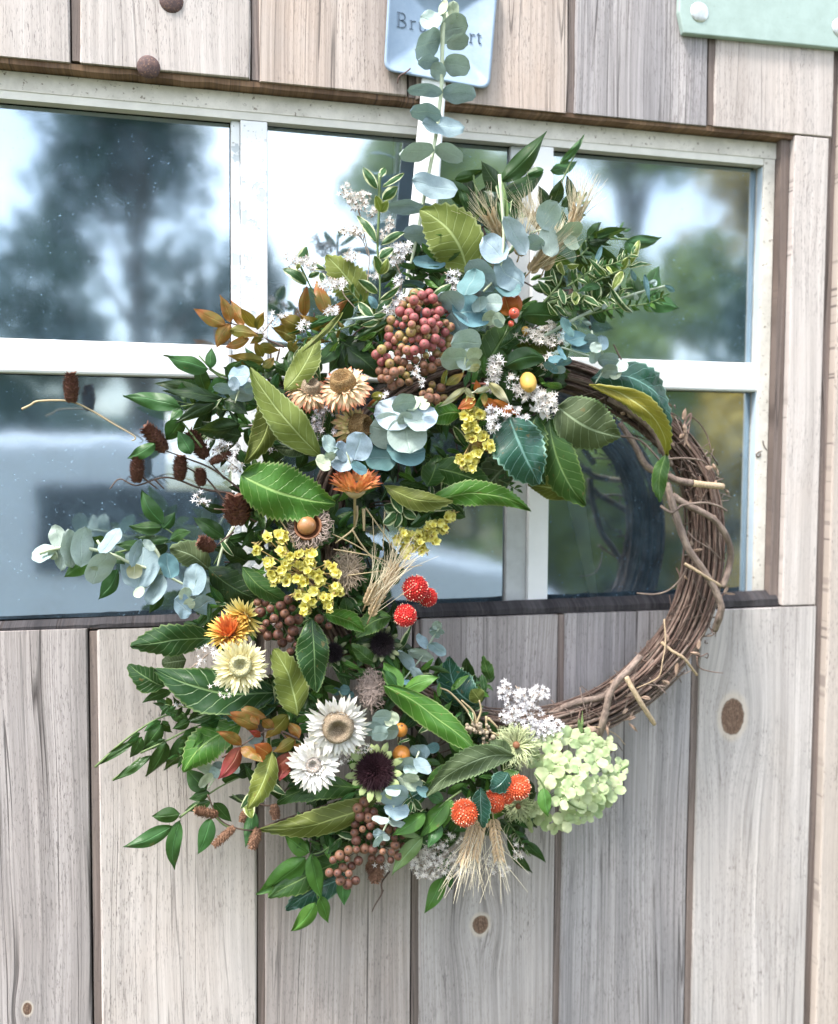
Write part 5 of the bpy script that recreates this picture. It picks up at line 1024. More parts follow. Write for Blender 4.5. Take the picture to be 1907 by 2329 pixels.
sprig('grey_blade_sprig', 'long narrow grey green blade left of the pink berries', 'leafy sprig', 23, [[(920, 280), (700, 470), (450, 550)]], [(315, 375, 780, 335, 40, 'epale'), (0, 440, 300, 330, 40, 'smoothmid'), (-60, 690, 330, 300, 60, 'olive'), (920, 285, 450, 560, 60, 'smooth')], 80, 'olive')
V = 'varieg'
sprig('variegated_sprig', 'upright variegated sprig with cream edged leaves left of the white hanger', 'leafy sprig', 21, [[(970, 60), (965, 440), (950, 800), (975, 1150), (960, 1560)]],
      [(808, 0, 950, 210, 95, V), (1215, 60, 1000, 190, 60, V), (1030, 5, 975, 100, 70, V), (1150, 190, 1000, 320, 110, V), (930, 280, 975, 440, 90, 'vyellow'), (1050, 330, 975, 440, 90, 'vyellow'), (745, 480, 940, 740, 95, V), (1222, 640, 985, 770, 80, V), (1110, 800, 970, 900, 100, V), (920, 870, 975, 1060, 90, V), (1050, 900, 975, 1060, 90, 'vyellow'),
       (760, 1110, 950, 1250, 90, V), (1170, 1170, 975, 1310, 70, V), (760, 1330, 910, 1480, 100, V), (1100, 1300, 940, 1430, 90, V), (860, 1270, 940, 1400, 80, 'eteal'), (1040, 1450, 900, 1480, 70, V), (790, 1560, 960, 1520, 70, V)], 84, V, kind='oval', group='variegated sprigs', curl=.16, smat='stem_green', r0=.0014)
sprig('variegated_sprig', 'small variegated sprig with white flowers left over the dark glass', 'leafy sprig', 21, [[(180, 960), (240, 1080), (340, 1290)]], [(250, 785, 170, 960, 120, V), (15, 1005, 250, 1160, 115, V), (440, 1010, 300, 960, 70, V), (265, 1090, 380, 1040, 60, V), (430, 1160, 390, 1040, 70, V), (160, 1010, 180, 930, 60, 'vyellow')], 66, V, kind='oval', group='variegated sprigs', curl=.2)
sprig('variegated_sprig', 'variegated sprig with narrow cream edged leaves at the upper right', 'leafy sprig', 24, [[(540, 780), (690, 610), (720, 540), (790, 430)], [(640, 760), (830, 670), (1070, 540), (1215, 480), (1340, 410)], [(560, 780), (800, 700), (1040, 800)]],
      [(1358, 238, 1285, 440, 62, 'vyellow'), (1130, 650, 1218, 490, 72, 'vyellow'), (930, 380, 1080, 545, 48, V), (1000, 740, 1000, 580, 95, V), (745, 770, 705, 630, 62, V), (835, 775, 820, 660, 72, 'vyellow'), (700, 425, 745, 530, 58, 'vyellow'), (860, 440, 760, 450, 50, 'vyellow'), (520, 570, 620, 690, 62, V), (850, 650, 830, 450, 46, V), (1005, 400, 960, 580, 52, V),
       (600, 750, 690, 860, 44, V), (1035, 795, 860, 700, 52, V), (1460, 440, 1270, 460, 36, V), (1260, 380, 1210, 480, 60, 'vyellow'), (1300, 830, 1100, 590, 50, V), (760, 870, 660, 770, 40, V), (510, 560, 640, 540, 40, V), (640, 470, 680, 620, 40, V), (900, 560, 1060, 600, 60, 'smoothmid'), (860, 660, 1040, 620, 60, 'smoothmid')], 82, V, kind='oval', group='variegated sprigs', curl=.22, wave=.14)
sprig('variegated_sprig', 'small variegated ivy like sprig left of the right yellow statice', 'leafy sprig', 8, [[(1150, 150), (1130, 260)]], [(1052, 120, 1155, 160, 76, V), (1250, 60, 1160, 140, 84, V), (1045, 225, 1120, 165, 62, V), (1235, 195, 1160, 145, 56, V), (1150, 170, 1090, 60, 60, V), (1110, 250, 1140, 160, 50, V)], 84, V, kind='oval', group='variegated sprigs', curl=.1)
sprig('variegated_sprig', 'small variegated leaves tucked beside the topmost pink berries', 'leafy sprig', 23, [[(1000, 110), (1200, 150)]], [(1390, 20, 1190, 170, 110, V), (1030, 70, 1140, 130, 60, V), (980, 130, 1050, 250, 90, V), (1250, 150, 1330, 40, 60, V)], 82, V, kind='oval', group='variegated sprigs')
sprig('variegated_sprig', 'narrow variegated leaves beside the lower eucalyptus rosette', 'leafy sprig', 26, [[(340, 1080), (400, 1180)]], [(410, 1300, 345, 1170, 70, V), (480, 1270, 400, 1160, 70, V), (265, 1260, 380, 1150, 40, V), (350, 1320, 370, 1180, 50, V)], 92, V, kind='oval', group='variegated sprigs')
sprig('variegated_sprig', 'pale variegated tip hanging below the red leaves', 'leafy sprig', 9, [[(1050, 980), (1020, 1060)]], [(1050, 1145, 1020, 1030, 66, 'vyellow'), (985, 1090, 1050, 990, 40, V), (1190, 1000, 1150, 920, 50, V), (1240, 1010, 1140, 930, 40, V)], 66, V, kind='oval', group='variegated sprigs')
# ============================================================ FINE SPRIGS
def finesprig(label, t, pts, n, ll, lw, mats, d, seed, name='fine_leaf_sprig', kind='lance', smat='stem_green'):
    rr = random.Random(seed); P = smooth_path([Vector((x, y, 0)) for x, y in pts], 8); root = thing(name, WT(t, pts[0][0], pts[0][1], d), label, 'leafy sprig', 'fine leaf sprigs')
    g = Geo(); stempath(g, t, pts, d, .0009, .0004); wobj('stem', g, M[smat], root)
    for i in range(n):
        f = .12 + .88 * i / (n - 1); k = min(len(P) - 2, int(f * (len(P) - 1))); p = P[k]; tv = (P[k + 1] - P[k]).normalized(); nv = Vector((-tv.y, tv.x, 0)) * (1 if i % 2 else -1); dv = (tv * rr.uniform(.35, .9) + nv * rr.uniform(.5, 1.0)).normalized()
        if i == n - 1: dv = tv
        L = ll * rr.uniform(.7, 1.15) * (1 - .35 * f); leafpx(t, p.x, p.y, p.x + dv.x * L, p.y + dv.y * L, lw * rr.uniform(.75, 1.2) * (1 - .3 * f), rr.choice(mats), d, root, d1=d + rr.uniform(-10, 12), kind=kind, bend=rr.uniform(-.12, .12), curl=rr.uniform(-.05, .22), roll=rr.uniform(-40, 40))
    return root
fs_ = finesprig
fs_('fine cream edged sprig arching above the silver stem at the upper right', 24, [(760, 620), (980, 480), (1180, 420), (1330, 330)], 20, 110, 34, ['varieg', 'varieg', 'vyellow', 'smoothmid'], 88, 1, kind='oval')
fs_('fine cream edged sprig drooping below the silver stem at the upper right', 24, [(620, 700), (820, 760), (1020, 740), (1250, 690)], 20, 105, 34, ['varieg', 'varieg', 'smoothmid'], 80, 2, kind='oval')
fs_('narrow green sprig fanning up right of the upper wheat', 5, [(1020, 620), (1120, 480), (1190, 360)], 14, 90, 24, ['smooth', 'smoothmid', 'fresh'], 58, 3)
fs_('narrow green sprig between the silver stem and the right pane', 24, [(900, 860), (1150, 800), (1420, 760), (1560, 700)], 20, 120, 34, ['smoothmid', 'smooth', 'fresh'], 62, 4)
fs_('narrow dark sprig reaching right over the upper right pane', 24, [(820, 420), (1000, 250), (1250, 150)], 14, 130, 40, ['smooth', 'smoothmid'], 54, 5)
fs_('small leaved sprig between the hanger and the bright olive leaf', 21, [(1300, 1150), (1330, 900), (1480, 700)], 12, 120, 40, ['smooth', 'dark', 'smoothmid'], 54, 6)
fs_('small leaved sprig left of the pink berries under the variegated sprig', 21, [(1000, 1500), (800, 1350), (640, 1180)], 14, 120, 42, ['varieg', 'smoothmid', 'smooth'], 74, 7, kind='oval')
fs_('fine green sprig over the bronze leaves at the upper left', 4, [(1500, 500), (1300, 560), (1100, 600)], 14, 90, 26, ['smoothmid', 'bolive', 'fresh'], 72, 8)
fs_('narrow green sprig pointing left above the brown cones', 4, [(820, 1030), (600, 1010), (380, 960)], 14, 110, 36, ['smooth', 'smoothmid', 'dark'], 60, 9)
fs_('fine dark sprig fanning left below the big dark leaf', 9, [(900, 540), (700, 520), (540, 500)], 14, 110, 36, ['smooth', 'smoothmid', 'dark'], 58, 10)
fs_('fine green sprig over the boards above the drooping leaflets', 9, [(950, 700), (780, 760), (620, 800)], 14, 110, 38, ['smooth', 'smoothmid', 'fresh'], 50, 11)
fs_('small leaved sprig left of the lower brown berries', 9, [(1600, 1150), (1450, 1190), (1330, 1290)], 12, 90, 34, ['smooth', 'smoothmid', 'dark'], 60, 12)
fs_('small leaved sprig between the teal toothed leaf and the vine', 10, [(560, 250), (680, 200), (780, 120)], 12, 90, 30, ['smooth', 'dark', 'smoothmid'], 52, 13)
fs_('fine green sprig below the lower wheat at the right', 10, [(860, 900), (930, 980), (980, 1080)], 12, 80, 24, ['smoothmid', 'varieg', 'smooth'], 58, 14)
fs_('small leaved sprig in the gap right of the pale yellow strawflower', 8, [(460, 930), (520, 820), (640, 760)], 12, 90, 30, ['smooth', 'deep', 'smoothmid'], 70, 15)
fs_('fine green sprig hanging right of the long bright toothed leaf', 22, [(380, 1560), (640, 1600), (820, 1700)], 12, 120, 36, ['smoothmid', 'mid', 'smooth'], 64, 16)
# ============================================================ EUCALYPTUS
eucalyptus('tall upright eucalyptus sprig rising over the blue plaque, with round blue leaves in pairs', 2, [[(1018, 40), (1008, 250), (1005, 450), (990, 620), (962, 820), (915, 1060), (875, 1280), (832, 1480), (795, 1620), (780, 1760)]],
    [(1070, 55, 60, 95, 0, 'emint'), (1012, 40, 50, 70, 0, 'emint'), (1045, 100, 90, 60, -20, 'emint'), (945, 110, 120, 85, 20, 'epale'), (1070, 170, 165, 130, -15, 'epale'), (925, 252, 140, 130, -20, 'epale'), (1095, 235, 110, 80, 10, 'epale'), (1090, 370, 145, 105, 10, 'epale'), (985, 400, 90, 80, 20, 'epale'), (930, 350, 110, 70, 15, 'esky'),
     (910, 515, 190, 62, 4, 'eblue'), (1100, 530, 185, 92, 5, 'esky'), (915, 640, 170, 88, 8, 'eblue'), (1015, 705, 225, 88, 6, 'eblue'), (865, 860, 185, 90, -8, 'epale'), (1045, 868, 165, 82, 28, 'epale'), (965, 1042, 245, 105, 14, 'eblue'), (805, 1172, 210, 64, 6, 'eblue'), (960, 1170, 160, 44, 8, 'eblue'), (890, 1338, 215, 92, 12, 'eblue'), (938, 1470, 185, 68, 2, 'eteal'), (830, 1603, 150, 46, 4, 'edark')], 56, ds=58, r0=.0021, dj=6)
eucalyptus('blue eucalyptus sprig in front of the upper wheat', 5, [[(710, 240), (735, 600), (700, 800), (620, 900)], [(830, 590), (740, 700)], [(1000, 540), (880, 570)]],
    [(545, 845, 120, 150, 20, 'eteal'), (430, 960, 140, 120, 50, 'eblue'), (470, 1080, 130, 100, 60, 'eblue'), (548, 1010, 165, 190, 90, 'eteal'), (605, 812, 205, 120, 52, 'eblue'), (752, 868, 160, 85, 16, 'eteal'), (682, 655, 170, 125, 45, 'esky'), (765, 795, 205, 130, 42, 'eblue'), (795, 585, 235, 95, 58, 'esky'), (862, 555, 165, 100, 55, 'esky'), (900, 630, 110, 80, 30, 'esky'), (995, 470, 165, 120, -60, 'epale'), (995, 615, 170, 92, 82, 'epale'), (1100, 572, 130, 115, 0, 'emint'), (1118, 622, 95, 60, 60, 'emint'),
     (598, 972, 78, 78, 0, 'epale'), (678, 965, 95, 92, 0, 'epale'), (655, 1050, 82, 74, 0, 'emint'), (705, 1062, 76, 66, 40, 'emint'), (705, 1080, 44, 40, 0, 'epale')], 92, r0=.0016)
eucalyptus('pair of pale round eucalyptus leaves right of the pink berries', 22, [[(330, 420), (300, 600)]], [(330, 330, 230, 260, 90, 'epale'), (220, 470, 190, 240, 90, 'epale'), (330, 470, 170, 190, 80, 'epale'), (405, 430, 110, 140, 60, 'emint'), (395, 530, 110, 130, 90, 'emint'), (410, 555, 70, 80, 90, 'cream')], 100)
eucalyptus('large round blue eucalyptus rosette in the middle of the wreath', 23, [[(880, 1400), (860, 1600)]], [(700, 1690, 300, 220, 0, 'edark'), (950, 1630, 350, 230, 0, 'eteal'), (770, 1450, 330, 310, 20, 'epale'), (960, 1480, 340, 330, 80, 'epale'), (1080, 1290, 230, 330, 90, 'esky'), (830, 1250, 280, 360, 80, 'esky'), (930, 1180, 160, 220, 80, 'epale'), (1050, 1340, 200, 210, 80, 'epale'), (1000, 1170, 120, 160, 70, 'emint'), (1085, 1150, 70, 140, 70, 'emint'), (940, 1330, 140, 130, 0, 'epale'), (1130, 1200, 90, 60, 0, 'emint')], 96)
eucalyptus('small blue eucalyptus rosette above the cup shaped orange flower', 23, [[(380, 1640), (420, 1800)]], [(500, 1790, 160, 100, 20, 'eteal'), (495, 1590, 260, 230, 110, 'esky'), (340, 1640, 200, 120, 60, 'esky'), (210, 1570, 190, 110, 60, 'epale'), (330, 1740, 170, 210, 90, 'esky'), (235, 1660, 90, 150, 80, 'epale'), (150, 1750, 150, 120, 20, 'emint'), (215, 1700, 80, 110, 60, 'emint')], 100)
eucalyptus('long silver eucalyptus sprig reaching far left over the dark glass', 7, [[(240, 690), (320, 665), (430, 652), (560, 665), (700, 705), (800, 752), (960, 800), (1040, 840), (1150, 895), (1230, 930)], [(620, 660), (590, 610)], [(600, 700), (560, 780)], [(925, 640), (970, 720), (960, 830), (880, 900)], [(1420, 530), (1360, 640), (1320, 780)]],
    [(262, 690, 95, 125, 90, 'epale'), (345, 590, 145, 82, 84, 'epale'), (362, 722, 145, 60, 84, 'epale'), (322, 700, 60, 50, 0, 'emint'), (428, 660, 222, 82, 84, 'epale'), (505, 652, 232, 112, 96, 'epale'), (668, 612, 185, 74, -52, 'eblue'), (612, 780, 205, 130, -62, 'epale'), (555, 800, 70, 50, -60, 'emint'), (828, 690, 170, 60, -70, 'eblue'), (852, 778, 245, 195, 102, 'eblue'), (818, 800, 84, 84, 0, 'cream'), (945, 910, 190, 84, -62, 'eblue'), (1025, 765, 150, 100, 78, 'eteal'), (845, 925, 64, 60, 0, 'emint'), (905, 640, 80, 50, 20, 'epale'),
     (1180, 850, 190, 120, 100, 'eblue'), (1240, 880, 110, 90, 90, 'epale'), (1112, 1012, 125, 110, 40, 'eblue'), (1240, 1005, 132, 112, -30, 'eblue'), (1150, 960, 110, 100, 90, 'epale'), (1215, 925, 90, 60, 100, 'epale'), (1125, 940, 70, 80, 0, 'emint'), (1150, 1000, 70, 60, 0, 'emint')], 62, r0=.0017)
eucalyptus('little silver eucalyptus tip standing on the boards below the red globes', 8, [[(1370, 800), (1320, 880), (1270, 970), (1200, 1060), (1150, 1120)]], [(1350, 800, 55, 42, -20, 'epale'), (1350, 830, 85, 34, 20, 'epale'), (1335, 850, 60, 30, 40, 'epale'), (1268, 888, 90, 46, 42, 'eblue'), (1352, 935, 108, 50, 32, 'eblue'), (1260, 972, 152, 58, 22, 'epale'), (1172, 1000, 135, 52, 56, 'eblue'), (1240, 1080, 105, 50, 42, 'eblue'), (1180, 1120, 50, 30, 0, 'eteal')], 76, r0=.0011, smat='stem_grey')
eucalyptus('round mint eucalyptus rosette right of the large white flower', 26, [[(140, 420), (60, 560)]], [(-10, 470, 130, 210, 90, 'epale'), (80, 360, 140, 170, 90, 'epale'), (150, 490, 190, 150, 0, 'epale'), (60, 520, 160, 130, 0, 'epale'), (100, 410, 110, 150, 80, 'epale'), (180, 360, 130, 130, 0, 'emint'), (150, 400, 80, 70, 0, 'emint'), (170, 370, 60, 44, -30, 'cream')], 104)
eucalyptus('speckled eucalyptus leaves right of the maroon seed head', 26, [[(450, 690), (370, 900)]], [(455, 695, 180, 130, 40, 'eblue'), (320, 820, 165, 150, 40, 'epale'), (480, 835, 155, 145, 0, 'eblue'), (375, 860, 150, 130, 30, 'epale'), (360, 985, 240, 130, 8, 'emint'), (370, 960, 160, 80, 8, 'emint'), (490, 1080, 120, 100, 0, 'eteal'), (580, 650, 90, 130, 60, 'edark')], 100)
eucalyptus('blue eucalyptus leaves on a downward stem above the lower brown berries', 26, [[(220, 1170), (150, 1360), (90, 1490)]], [(205, 1130, 255, 190, 10, 'eblue'), (230, 1260, 240, 150, 8, 'eblue'), (190, 1080, 150, 80, 0, 'epale'), (70, 1365, 170, 60, 10, 'epale'), (220, 1385, 180, 72, 6, 'epale'), (60, 1520, 130, 90, 10, 'eblue'), (45, 1580, 90, 90, 0, 'epale'), (120, 1540, 80, 60, 60, 'epale')], 104, r0=.0014)
eucalyptus('small teal eucalyptus leaves by the start of the bare vine', 5, [[(1060, 1215), (1290, 1290), (1340, 1340)], [(1230, 1120), (1270, 1280)], [(1000, 1290), (1080, 1310)], [(1300, 1340), (1250, 1420)]],
    [(1145, 1160, 80, 118, 80, 'eteal'), (1095, 1100, 120, 40, 60, 'edark'), (1178, 1210, 50, 110, 90, 'eteal'), (1228, 1175, 62, 78, 90, 'eblue'), (1285, 1190, 78, 80, 0, 'eblue'), (1255, 1215, 60, 60, 0, 'epale'), (1270, 1250, 54, 50, 0, 'emint'), (1250, 1265, 60, 70, 0, 'epale'), (1325, 1290, 72, 110, 90, 'eblue'), (1385, 1320, 66, 100, 90, 'epale'), (1330, 1350, 92, 70, 0, 'epale'), (1365, 1360, 66, 60, 0, 'emint'), (1030, 1280, 40, 84, 80, 'eteal'), (1075, 1300, 44, 80, 80, 'eteal'), (1045, 1340, 76, 40, 0, 'eblue'), (1000, 1330, 40, 90, 120, 'edark'), (1065, 1245, 90, 24, 60, 'eteal')], 84, r0=.0010, smat='stem_grey')
eucalyptus('soft blue eucalyptus tip at the left of the long olive leaf', 4, [[(800, 860), (760, 980)]], [(785, 810, 110, 120, 90, 'eblue'), (700, 895, 140, 62, 10, 'eblue'), (870, 885, 110, 60, -10, 'eblue'), (800, 935, 70, 140, 95, 'esky'), (830, 880, 80, 50, 0, 'esky'), (760, 860, 80, 60, 60, 'esky')], 82)
eucalyptus('pale mint leaves half hidden left of the red leaves', 9, [[(850, 900), (800, 980)]], [(790, 865, 90, 50, 30, 'emint'), (840, 885, 60, 60, 0, 'epale'), (790, 930, 100, 42, -50, 'emint'), (850, 850, 70, 42, -40, 'epale'), (860, 770, 60, 30, -20, 'epale'), (945, 860, 80, 44, 40, 'epale'), (1070, 700, 50, 80, 90, 'esky')], 58)
eucalyptus('tiny eucalyptus leaves above the large white flower', 8, [[(800, 1170), (830, 1230)]], [(780, 1175, 50, 40, 0, 'eteal'), (830, 1165, 56, 50, 0, 'eteal'), (750, 1160, 40, 70, 90, 'mid'), (860, 1190, 40, 40, 0, 'edark')], 56)
eucalyptus('grey round leaf beside the curly acorn twig left of the eucalyptus rosette', 4, [[(910, 1210), (1040, 1225), (1150, 1290)]], [(1090, 1240, 210, 110, 10, 'grey'), (1130, 1210, 130, 80, 0, 'eblue')], 72, smat='stem_grey')
# long straight silver stem at the upper right
root = thing('silver_stem', WT(5, 930, 1170, 74), 'long straight silver grey stem with small narrow leaves pointing to the right pane', 'leafy sprig'); g = Geo(); stempath(g, 5, [(930, 1170), (1080, 1085), (1250, 1000), (1450, 920), (1650, 868)], 76, .0019, .0011, 6); wobj('stem', g, M['stem_grey'], root)
for (a, b, c, d_, w_) in [(1170, 1060, 1230, 1150, 26), (1050, 1060, 1120, 1150, 40), (1330, 960, 1290, 1060, 26), (1340, 830, 1390, 960, 26), (1470, 905, 1490, 1010, 26), (1560, 960, 1530, 860, 30), (1600, 840, 1580, 930, 22), (1640, 860, 1700, 960, 30), (1450, 770, 1480, 900, 30), (1540, 850, 1600, 900, 24), (1320, 950, 1400, 890, 24), (1200, 950, 1140, 880, 26), (1240, 770, 1290, 700, 30)]: leafpx(5, c, d_ - 60, a, b, w_, 'epale' if w_ < 30 else 'eteal', 78, root)

# ============================================================ BERRIES
berries('berry_cluster', 'large cluster of pink and green berries left of the eucalyptus', 23, [(1090, 470, 320, 300, 56), (1130, 190, 170, 90, 9), (1120, 740, 210, 130, 15, 'berry_yellow'), (740, 690, 90, 90, 5), (860, 860, 160, 170, 15, 'berry_yellow'), (1210, 1100, 110, 110, 9, 'berry_yellow')], 43, 'berry_pink', 78, 'stem_pink', dome_=18, seed=5, mind=1.45)
berries('berry_cluster', 'brown berry cluster below the lower yellow statice', 25, [(330, 1120, 200, 240, 21), (300, 950, 190, 60, 6), (760, 1180, 90, 70, 4), (450, 1400, 60, 60, 3)], 46, 'berry_brown', 80, 'stem_brown', dome_=12, seed=8, mind=1.75)
berries('berry_cluster', 'shiny brown berry cluster at the bottom of the wreath', 10, [(100, 960, 90, 120, 20), (60, 860, 40, 60, 5), (180, 1060, 110, 80, 12), (30, 1090, 70, 60, 6), (-20, 1220, 60, 60, 5), (-65, 1170, 70, 70, 6), (230, 990, 60, 70, 5)], 25, 'berry_brown', 84, 'stem_brown', dome_=10, seed=4, mind=1.75)
# ============================================================ STRAWFLOWERS
strawflower('peach strawflower with orange petal tips and a wide brown disc, the right of two', 4, 1420, 870, 185, (-.30, 1.05), 'p_peach', 'd_brown', 92, .46, ((22, 30, .55), (30, 0, .8), (34, -28, 1.0), (34, -48, 1.0)), seed=1, dlift=.35, rim='d_gold', pw=.17)
strawflower('smaller peach strawflower half hidden left of the bigger peach one', 4, 1215, 895, 150, (.25, 1.1), 'p_peach', 'd_tan', 84, .42, ((20, 30, .55), (26, 0, .8), (30, -28, 1.0), (30, -45, 1.0)), seed=2, dlift=.35, pw=.18)
strawflower('side on cream and pink strawflower under the peach one', 4, 1490, 1120, 150, (1.4, .1), 'p_cream', 'd_brown', 78, .52, ((16, 25, .6), (22, -5, .85), (24, -35, 1.0), (24, -60, 1.0)), seed=3, dlift=.5, pw=.2)
strawflower('cup shaped orange and red strawflower with its back to the glossy leaf', 4, 1490, 1500, 185, (.05, 3.2), 'p_orange', 'd_tan', 96, .34, ((18, 66, .9), (22, 54, 1.0), (26, 40, 1.05), (28, 26, 1.0)), seed=4, dlift=.2, pw=.21, inner='p_orange')
strawflower('yellow gold strawflower with an orange heart, uppermost of the left trio', 8, 262, 755, 135, (-.75, -.55), 'p_yellow', 'd_gold', 84, .22, ((16, 78, .65), (24, 55, .85), (30, 30, 1.0), (34, 8, 1.05)), seed=5, inner='p_gold', pw=.17)
strawflower('golden strawflower squeezed between the other two on the left', 8, 178, 845, 140, (-.35, 1.15), 'p_gold', 'd_gold', 88, .22, ((18, 78, .7), (26, 58, .9), (32, 35, 1.0), (34, 10, 1.0)), seed=6, inner='p_red', pw=.17)
strawflower('pale yellow strawflower with a greenish cream centre', 8, 240, 1030, 160, (.03, -.02), 'p_pale', 'd_green', 104, .42, ((22, 62, .40), (32, 34, .72), (40, 16, .94), (42, 4, 1.0)), seed=7, dlift=.32, rim='d_gold', pw=.15)
strawflower('large white strawflower with a wide tan disc', 8, 790, 1370, 186, (.05, -.38), 'p_white', 'd_tan', 106, .50, ((22, 50, .45), (28, 28, .78), (34, 14, .98), (36, 2, 1.0)), seed=8, dlift=.30, rim='d_tan', pw=.17)
strawflower('smaller white strawflower with a small grey disc below the large one', 8, 655, 1590, 158, (-.10, -.10), 'p_white', 'd_grey', 100, .30, ((20, 62, .42), (26, 36, .72), (30, 16, .95), (30, 2, 1.0)), seed=9, dlift=.28, pw=.21)
strawflower('closed cream strawflower behind the two white ones', 8, 660, 1480, 95, (.1, .3), 'p_white', 'd_grey', 90, .18, ((14, 80, .9), (16, 62, 1.0), (18, 40, 1.0)), seed=10, pw=.3)
# ============================================================ STATICE, WHITE FLORETS
statice('lower yellow statice sprig beside the brown acorn', 25, [(110, 440), (210, 300), (320, 290), (380, 310), (330, 440), (440, 500), (530, 480), (650, 480), (620, 540), (520, 580), (590, 580), (210, 570), (240, 690), (330, 640), (390, 570), (300, 740), (420, 730), (500, 720), (560, 760), (510, 870), (630, 660), (700, 700), (740, 760), (850, 610), (880, 660), (880, 790), (920, 830), (680, 850), (750, 890), (820, 910), (600, 920), (820, 1000), (570, 1050), (600, 1010), (650, 970)], 58, 104, seed=1)
statice('right yellow statice sprig against the wheat and the empty ring', 25, [(1490, 330), (1560, 270), (1620, 320), (1700, 270), (1560, 400), (1640, 420), (1720, 360), (1790, 220), (1850, 190), (1790, 320), (1860, 280), (1920, 170), (1950, 240), (1990, 140), (1880, 350), (1600, 480), (2020, 120), (1740, 430)], 56, 78, seed=2)
statice('upper yellow statice spray below the orange and cream star leaves', 22, [(340, 880), (350, 930), (310, 1000), (370, 1030), (440, 960), (470, 1010), (400, 1080), (330, 1090), (430, 1130), (360, 1180), (400, 1220), (480, 1200), (530, 1260), (290, 1410), (350, 1390), (420, 1350), (330, 1460), (390, 1440), (450, 1320), (380, 1480), (560, 1300)], 52, 88, seed=3)
cs = caspia
cs('pale floret spray highest at the left of the variegated sprig', 21, [(640, 230, 70, 70, 26), (700, 290, 60, 60, 34), (760, 350, 90, 60, 50), (830, 290, 50, 60, 26), (900, 450, 60, 60, 26), (1060, 560, 60, 60, 22), (1000, 650, 60, 60, 20)], 66, [[(640, 230), (760, 420), (840, 760), (870, 900), (840, 1240)]], 'tiny_cream', .85, seed=1)
cs('pale floret spray left of the variegated sprig over the glass', 21, [(640, 620, 80, 36, 34), (720, 640, 70, 50, 26), (700, 860, 70, 60, 36), (780, 650, 50, 60, 16)], 62, [[(640, 620), (790, 700), (860, 880)]], 'tiny_cream', .8, seed=2)
cs('white florets around the small left variegated sprig', 21, [(100, 910, 60, 60, 26), (230, 940, 60, 50, 24), (310, 970, 50, 50, 18), (470, 1150, 90, 50, 34), (580, 1150, 80, 50, 36), (500, 1430, 60, 60, 26), (220, 1560, 60, 50, 16)], 80, [[(600, 1160), (620, 1260), (740, 1400)]], 'tiny_white', 1.0, seed=3)
cs('white florets between the variegated sprig and the berries', 21, [(1150, 840, 80, 90, 44), (1240, 790, 60, 50, 26), (1110, 920, 40, 60, 14), (1160, 1300, 60, 60, 30), (1090, 1430, 100, 60, 46), (1700, 1110, 60, 110, 34), (1160, 1150, 40, 100, 22), (920, 1070, 40, 40, 10)], 78, [[(1130, 950), (1190, 1080)]], 'tiny_white', 1.05, seed=4)
cs('cream floret spray under the right variegated sprig', 24, [(450, 1020, 100, 50, 50), (600, 980, 60, 60, 30), (660, 1060, 70, 50, 30), (640, 920, 50, 30, 12), (560, 1060, 70, 40, 20), (600, 1240, 60, 60, 24)], 76, [[(450, 1100), (540, 1000), (640, 930)]], 'tiny_cream', 1.15, seed=5)
cs('cream floret spray left of the golden pod', 22, [(600, 520, 60, 70, 34), (590, 620, 60, 70, 32), (560, 710, 60, 50, 22), (760, 690, 50, 60, 20), (850, 780, 80, 60, 44), (960, 790, 90, 60, 48), (1050, 850, 90, 60, 42), (1150, 850, 60, 60, 26), (1010, 900, 60, 50, 18), (1100, 960, 70, 50, 14)], 84, [[(560, 760), (590, 600), (620, 500)]], 'tiny_cream', 1.2, seed=6)
cs('white floret bunch under the orange and cream star leaves', 22, [(570, 980, 60, 60, 44), (580, 1080, 50, 60, 36), (720, 960, 60, 40, 20), (860, 1010, 60, 30, 16), (810, 960, 40, 40, 10)], 96, [[(580, 1110), (560, 940)]], 'tiny_white', 1.0, seed=7)
cs('few white florets among the pink berries', 23, [(1050, 880, 50, 60, 12), (1090, 970, 40, 40, 10), (740, 1110, 50, 40, 6)], 98, [[(1040, 860), (1090, 980)]], 'tiny_white', .9, seed=8)
cs('dull grey floret stalk below the peach strawflowers', 23, [(190, 1150, 60, 60, 26), (110, 1290, 60, 60, 24), (80, 1430, 70, 90, 34), (190, 1250, 60, 60, 20), (230, 1450, 40, 40, 8)], 88, [[(190, 1130), (160, 1300), (120, 1500)]], 'tiny_grey', 1.0, seed=9)
cs('white florets at the left among the brown cones', 4, [(650, 1230, 60, 50, 26), (720, 1260, 70, 60, 34), (780, 1330, 60, 60, 24), (600, 1150, 30, 40, 8), (740, 1390, 50, 40, 12), (570, 1560, 60, 40, 20), (920, 530, 50, 60, 26), (1000, 470, 50, 40, 22), (1060, 435, 30, 20, 8), (960, 1260, 50, 30, 10)], 66, [[(640, 1260), (800, 1400)], [(900, 590), (1000, 460)]], 'tiny_white', .95, seed=10)
cs('white floret plume above the pale green hydrangea', 10, [(860, 160, 40, 40, 22), (900, 200, 60, 40, 34), (970, 220, 60, 50, 46), (1060, 190, 50, 40, 38), (1010, 240, 60, 40, 30), (910, 290, 70, 50, 60), (960, 340, 70, 50, 50), (880, 320, 40, 40, 20), (1070, 300, 20, 16, 6), (1130, 370, 60, 40, 46), (1080, 400, 70, 50, 50), (1140, 430, 50, 50, 30), (1020, 390, 60, 60, 40), (1000, 440, 50, 30, 20)], 70, [[(850, 140), (960, 240), (1060, 340)], [(1080, 170), (990, 300)]], 'tiny_white', .92, seed=11, dens=1.25)
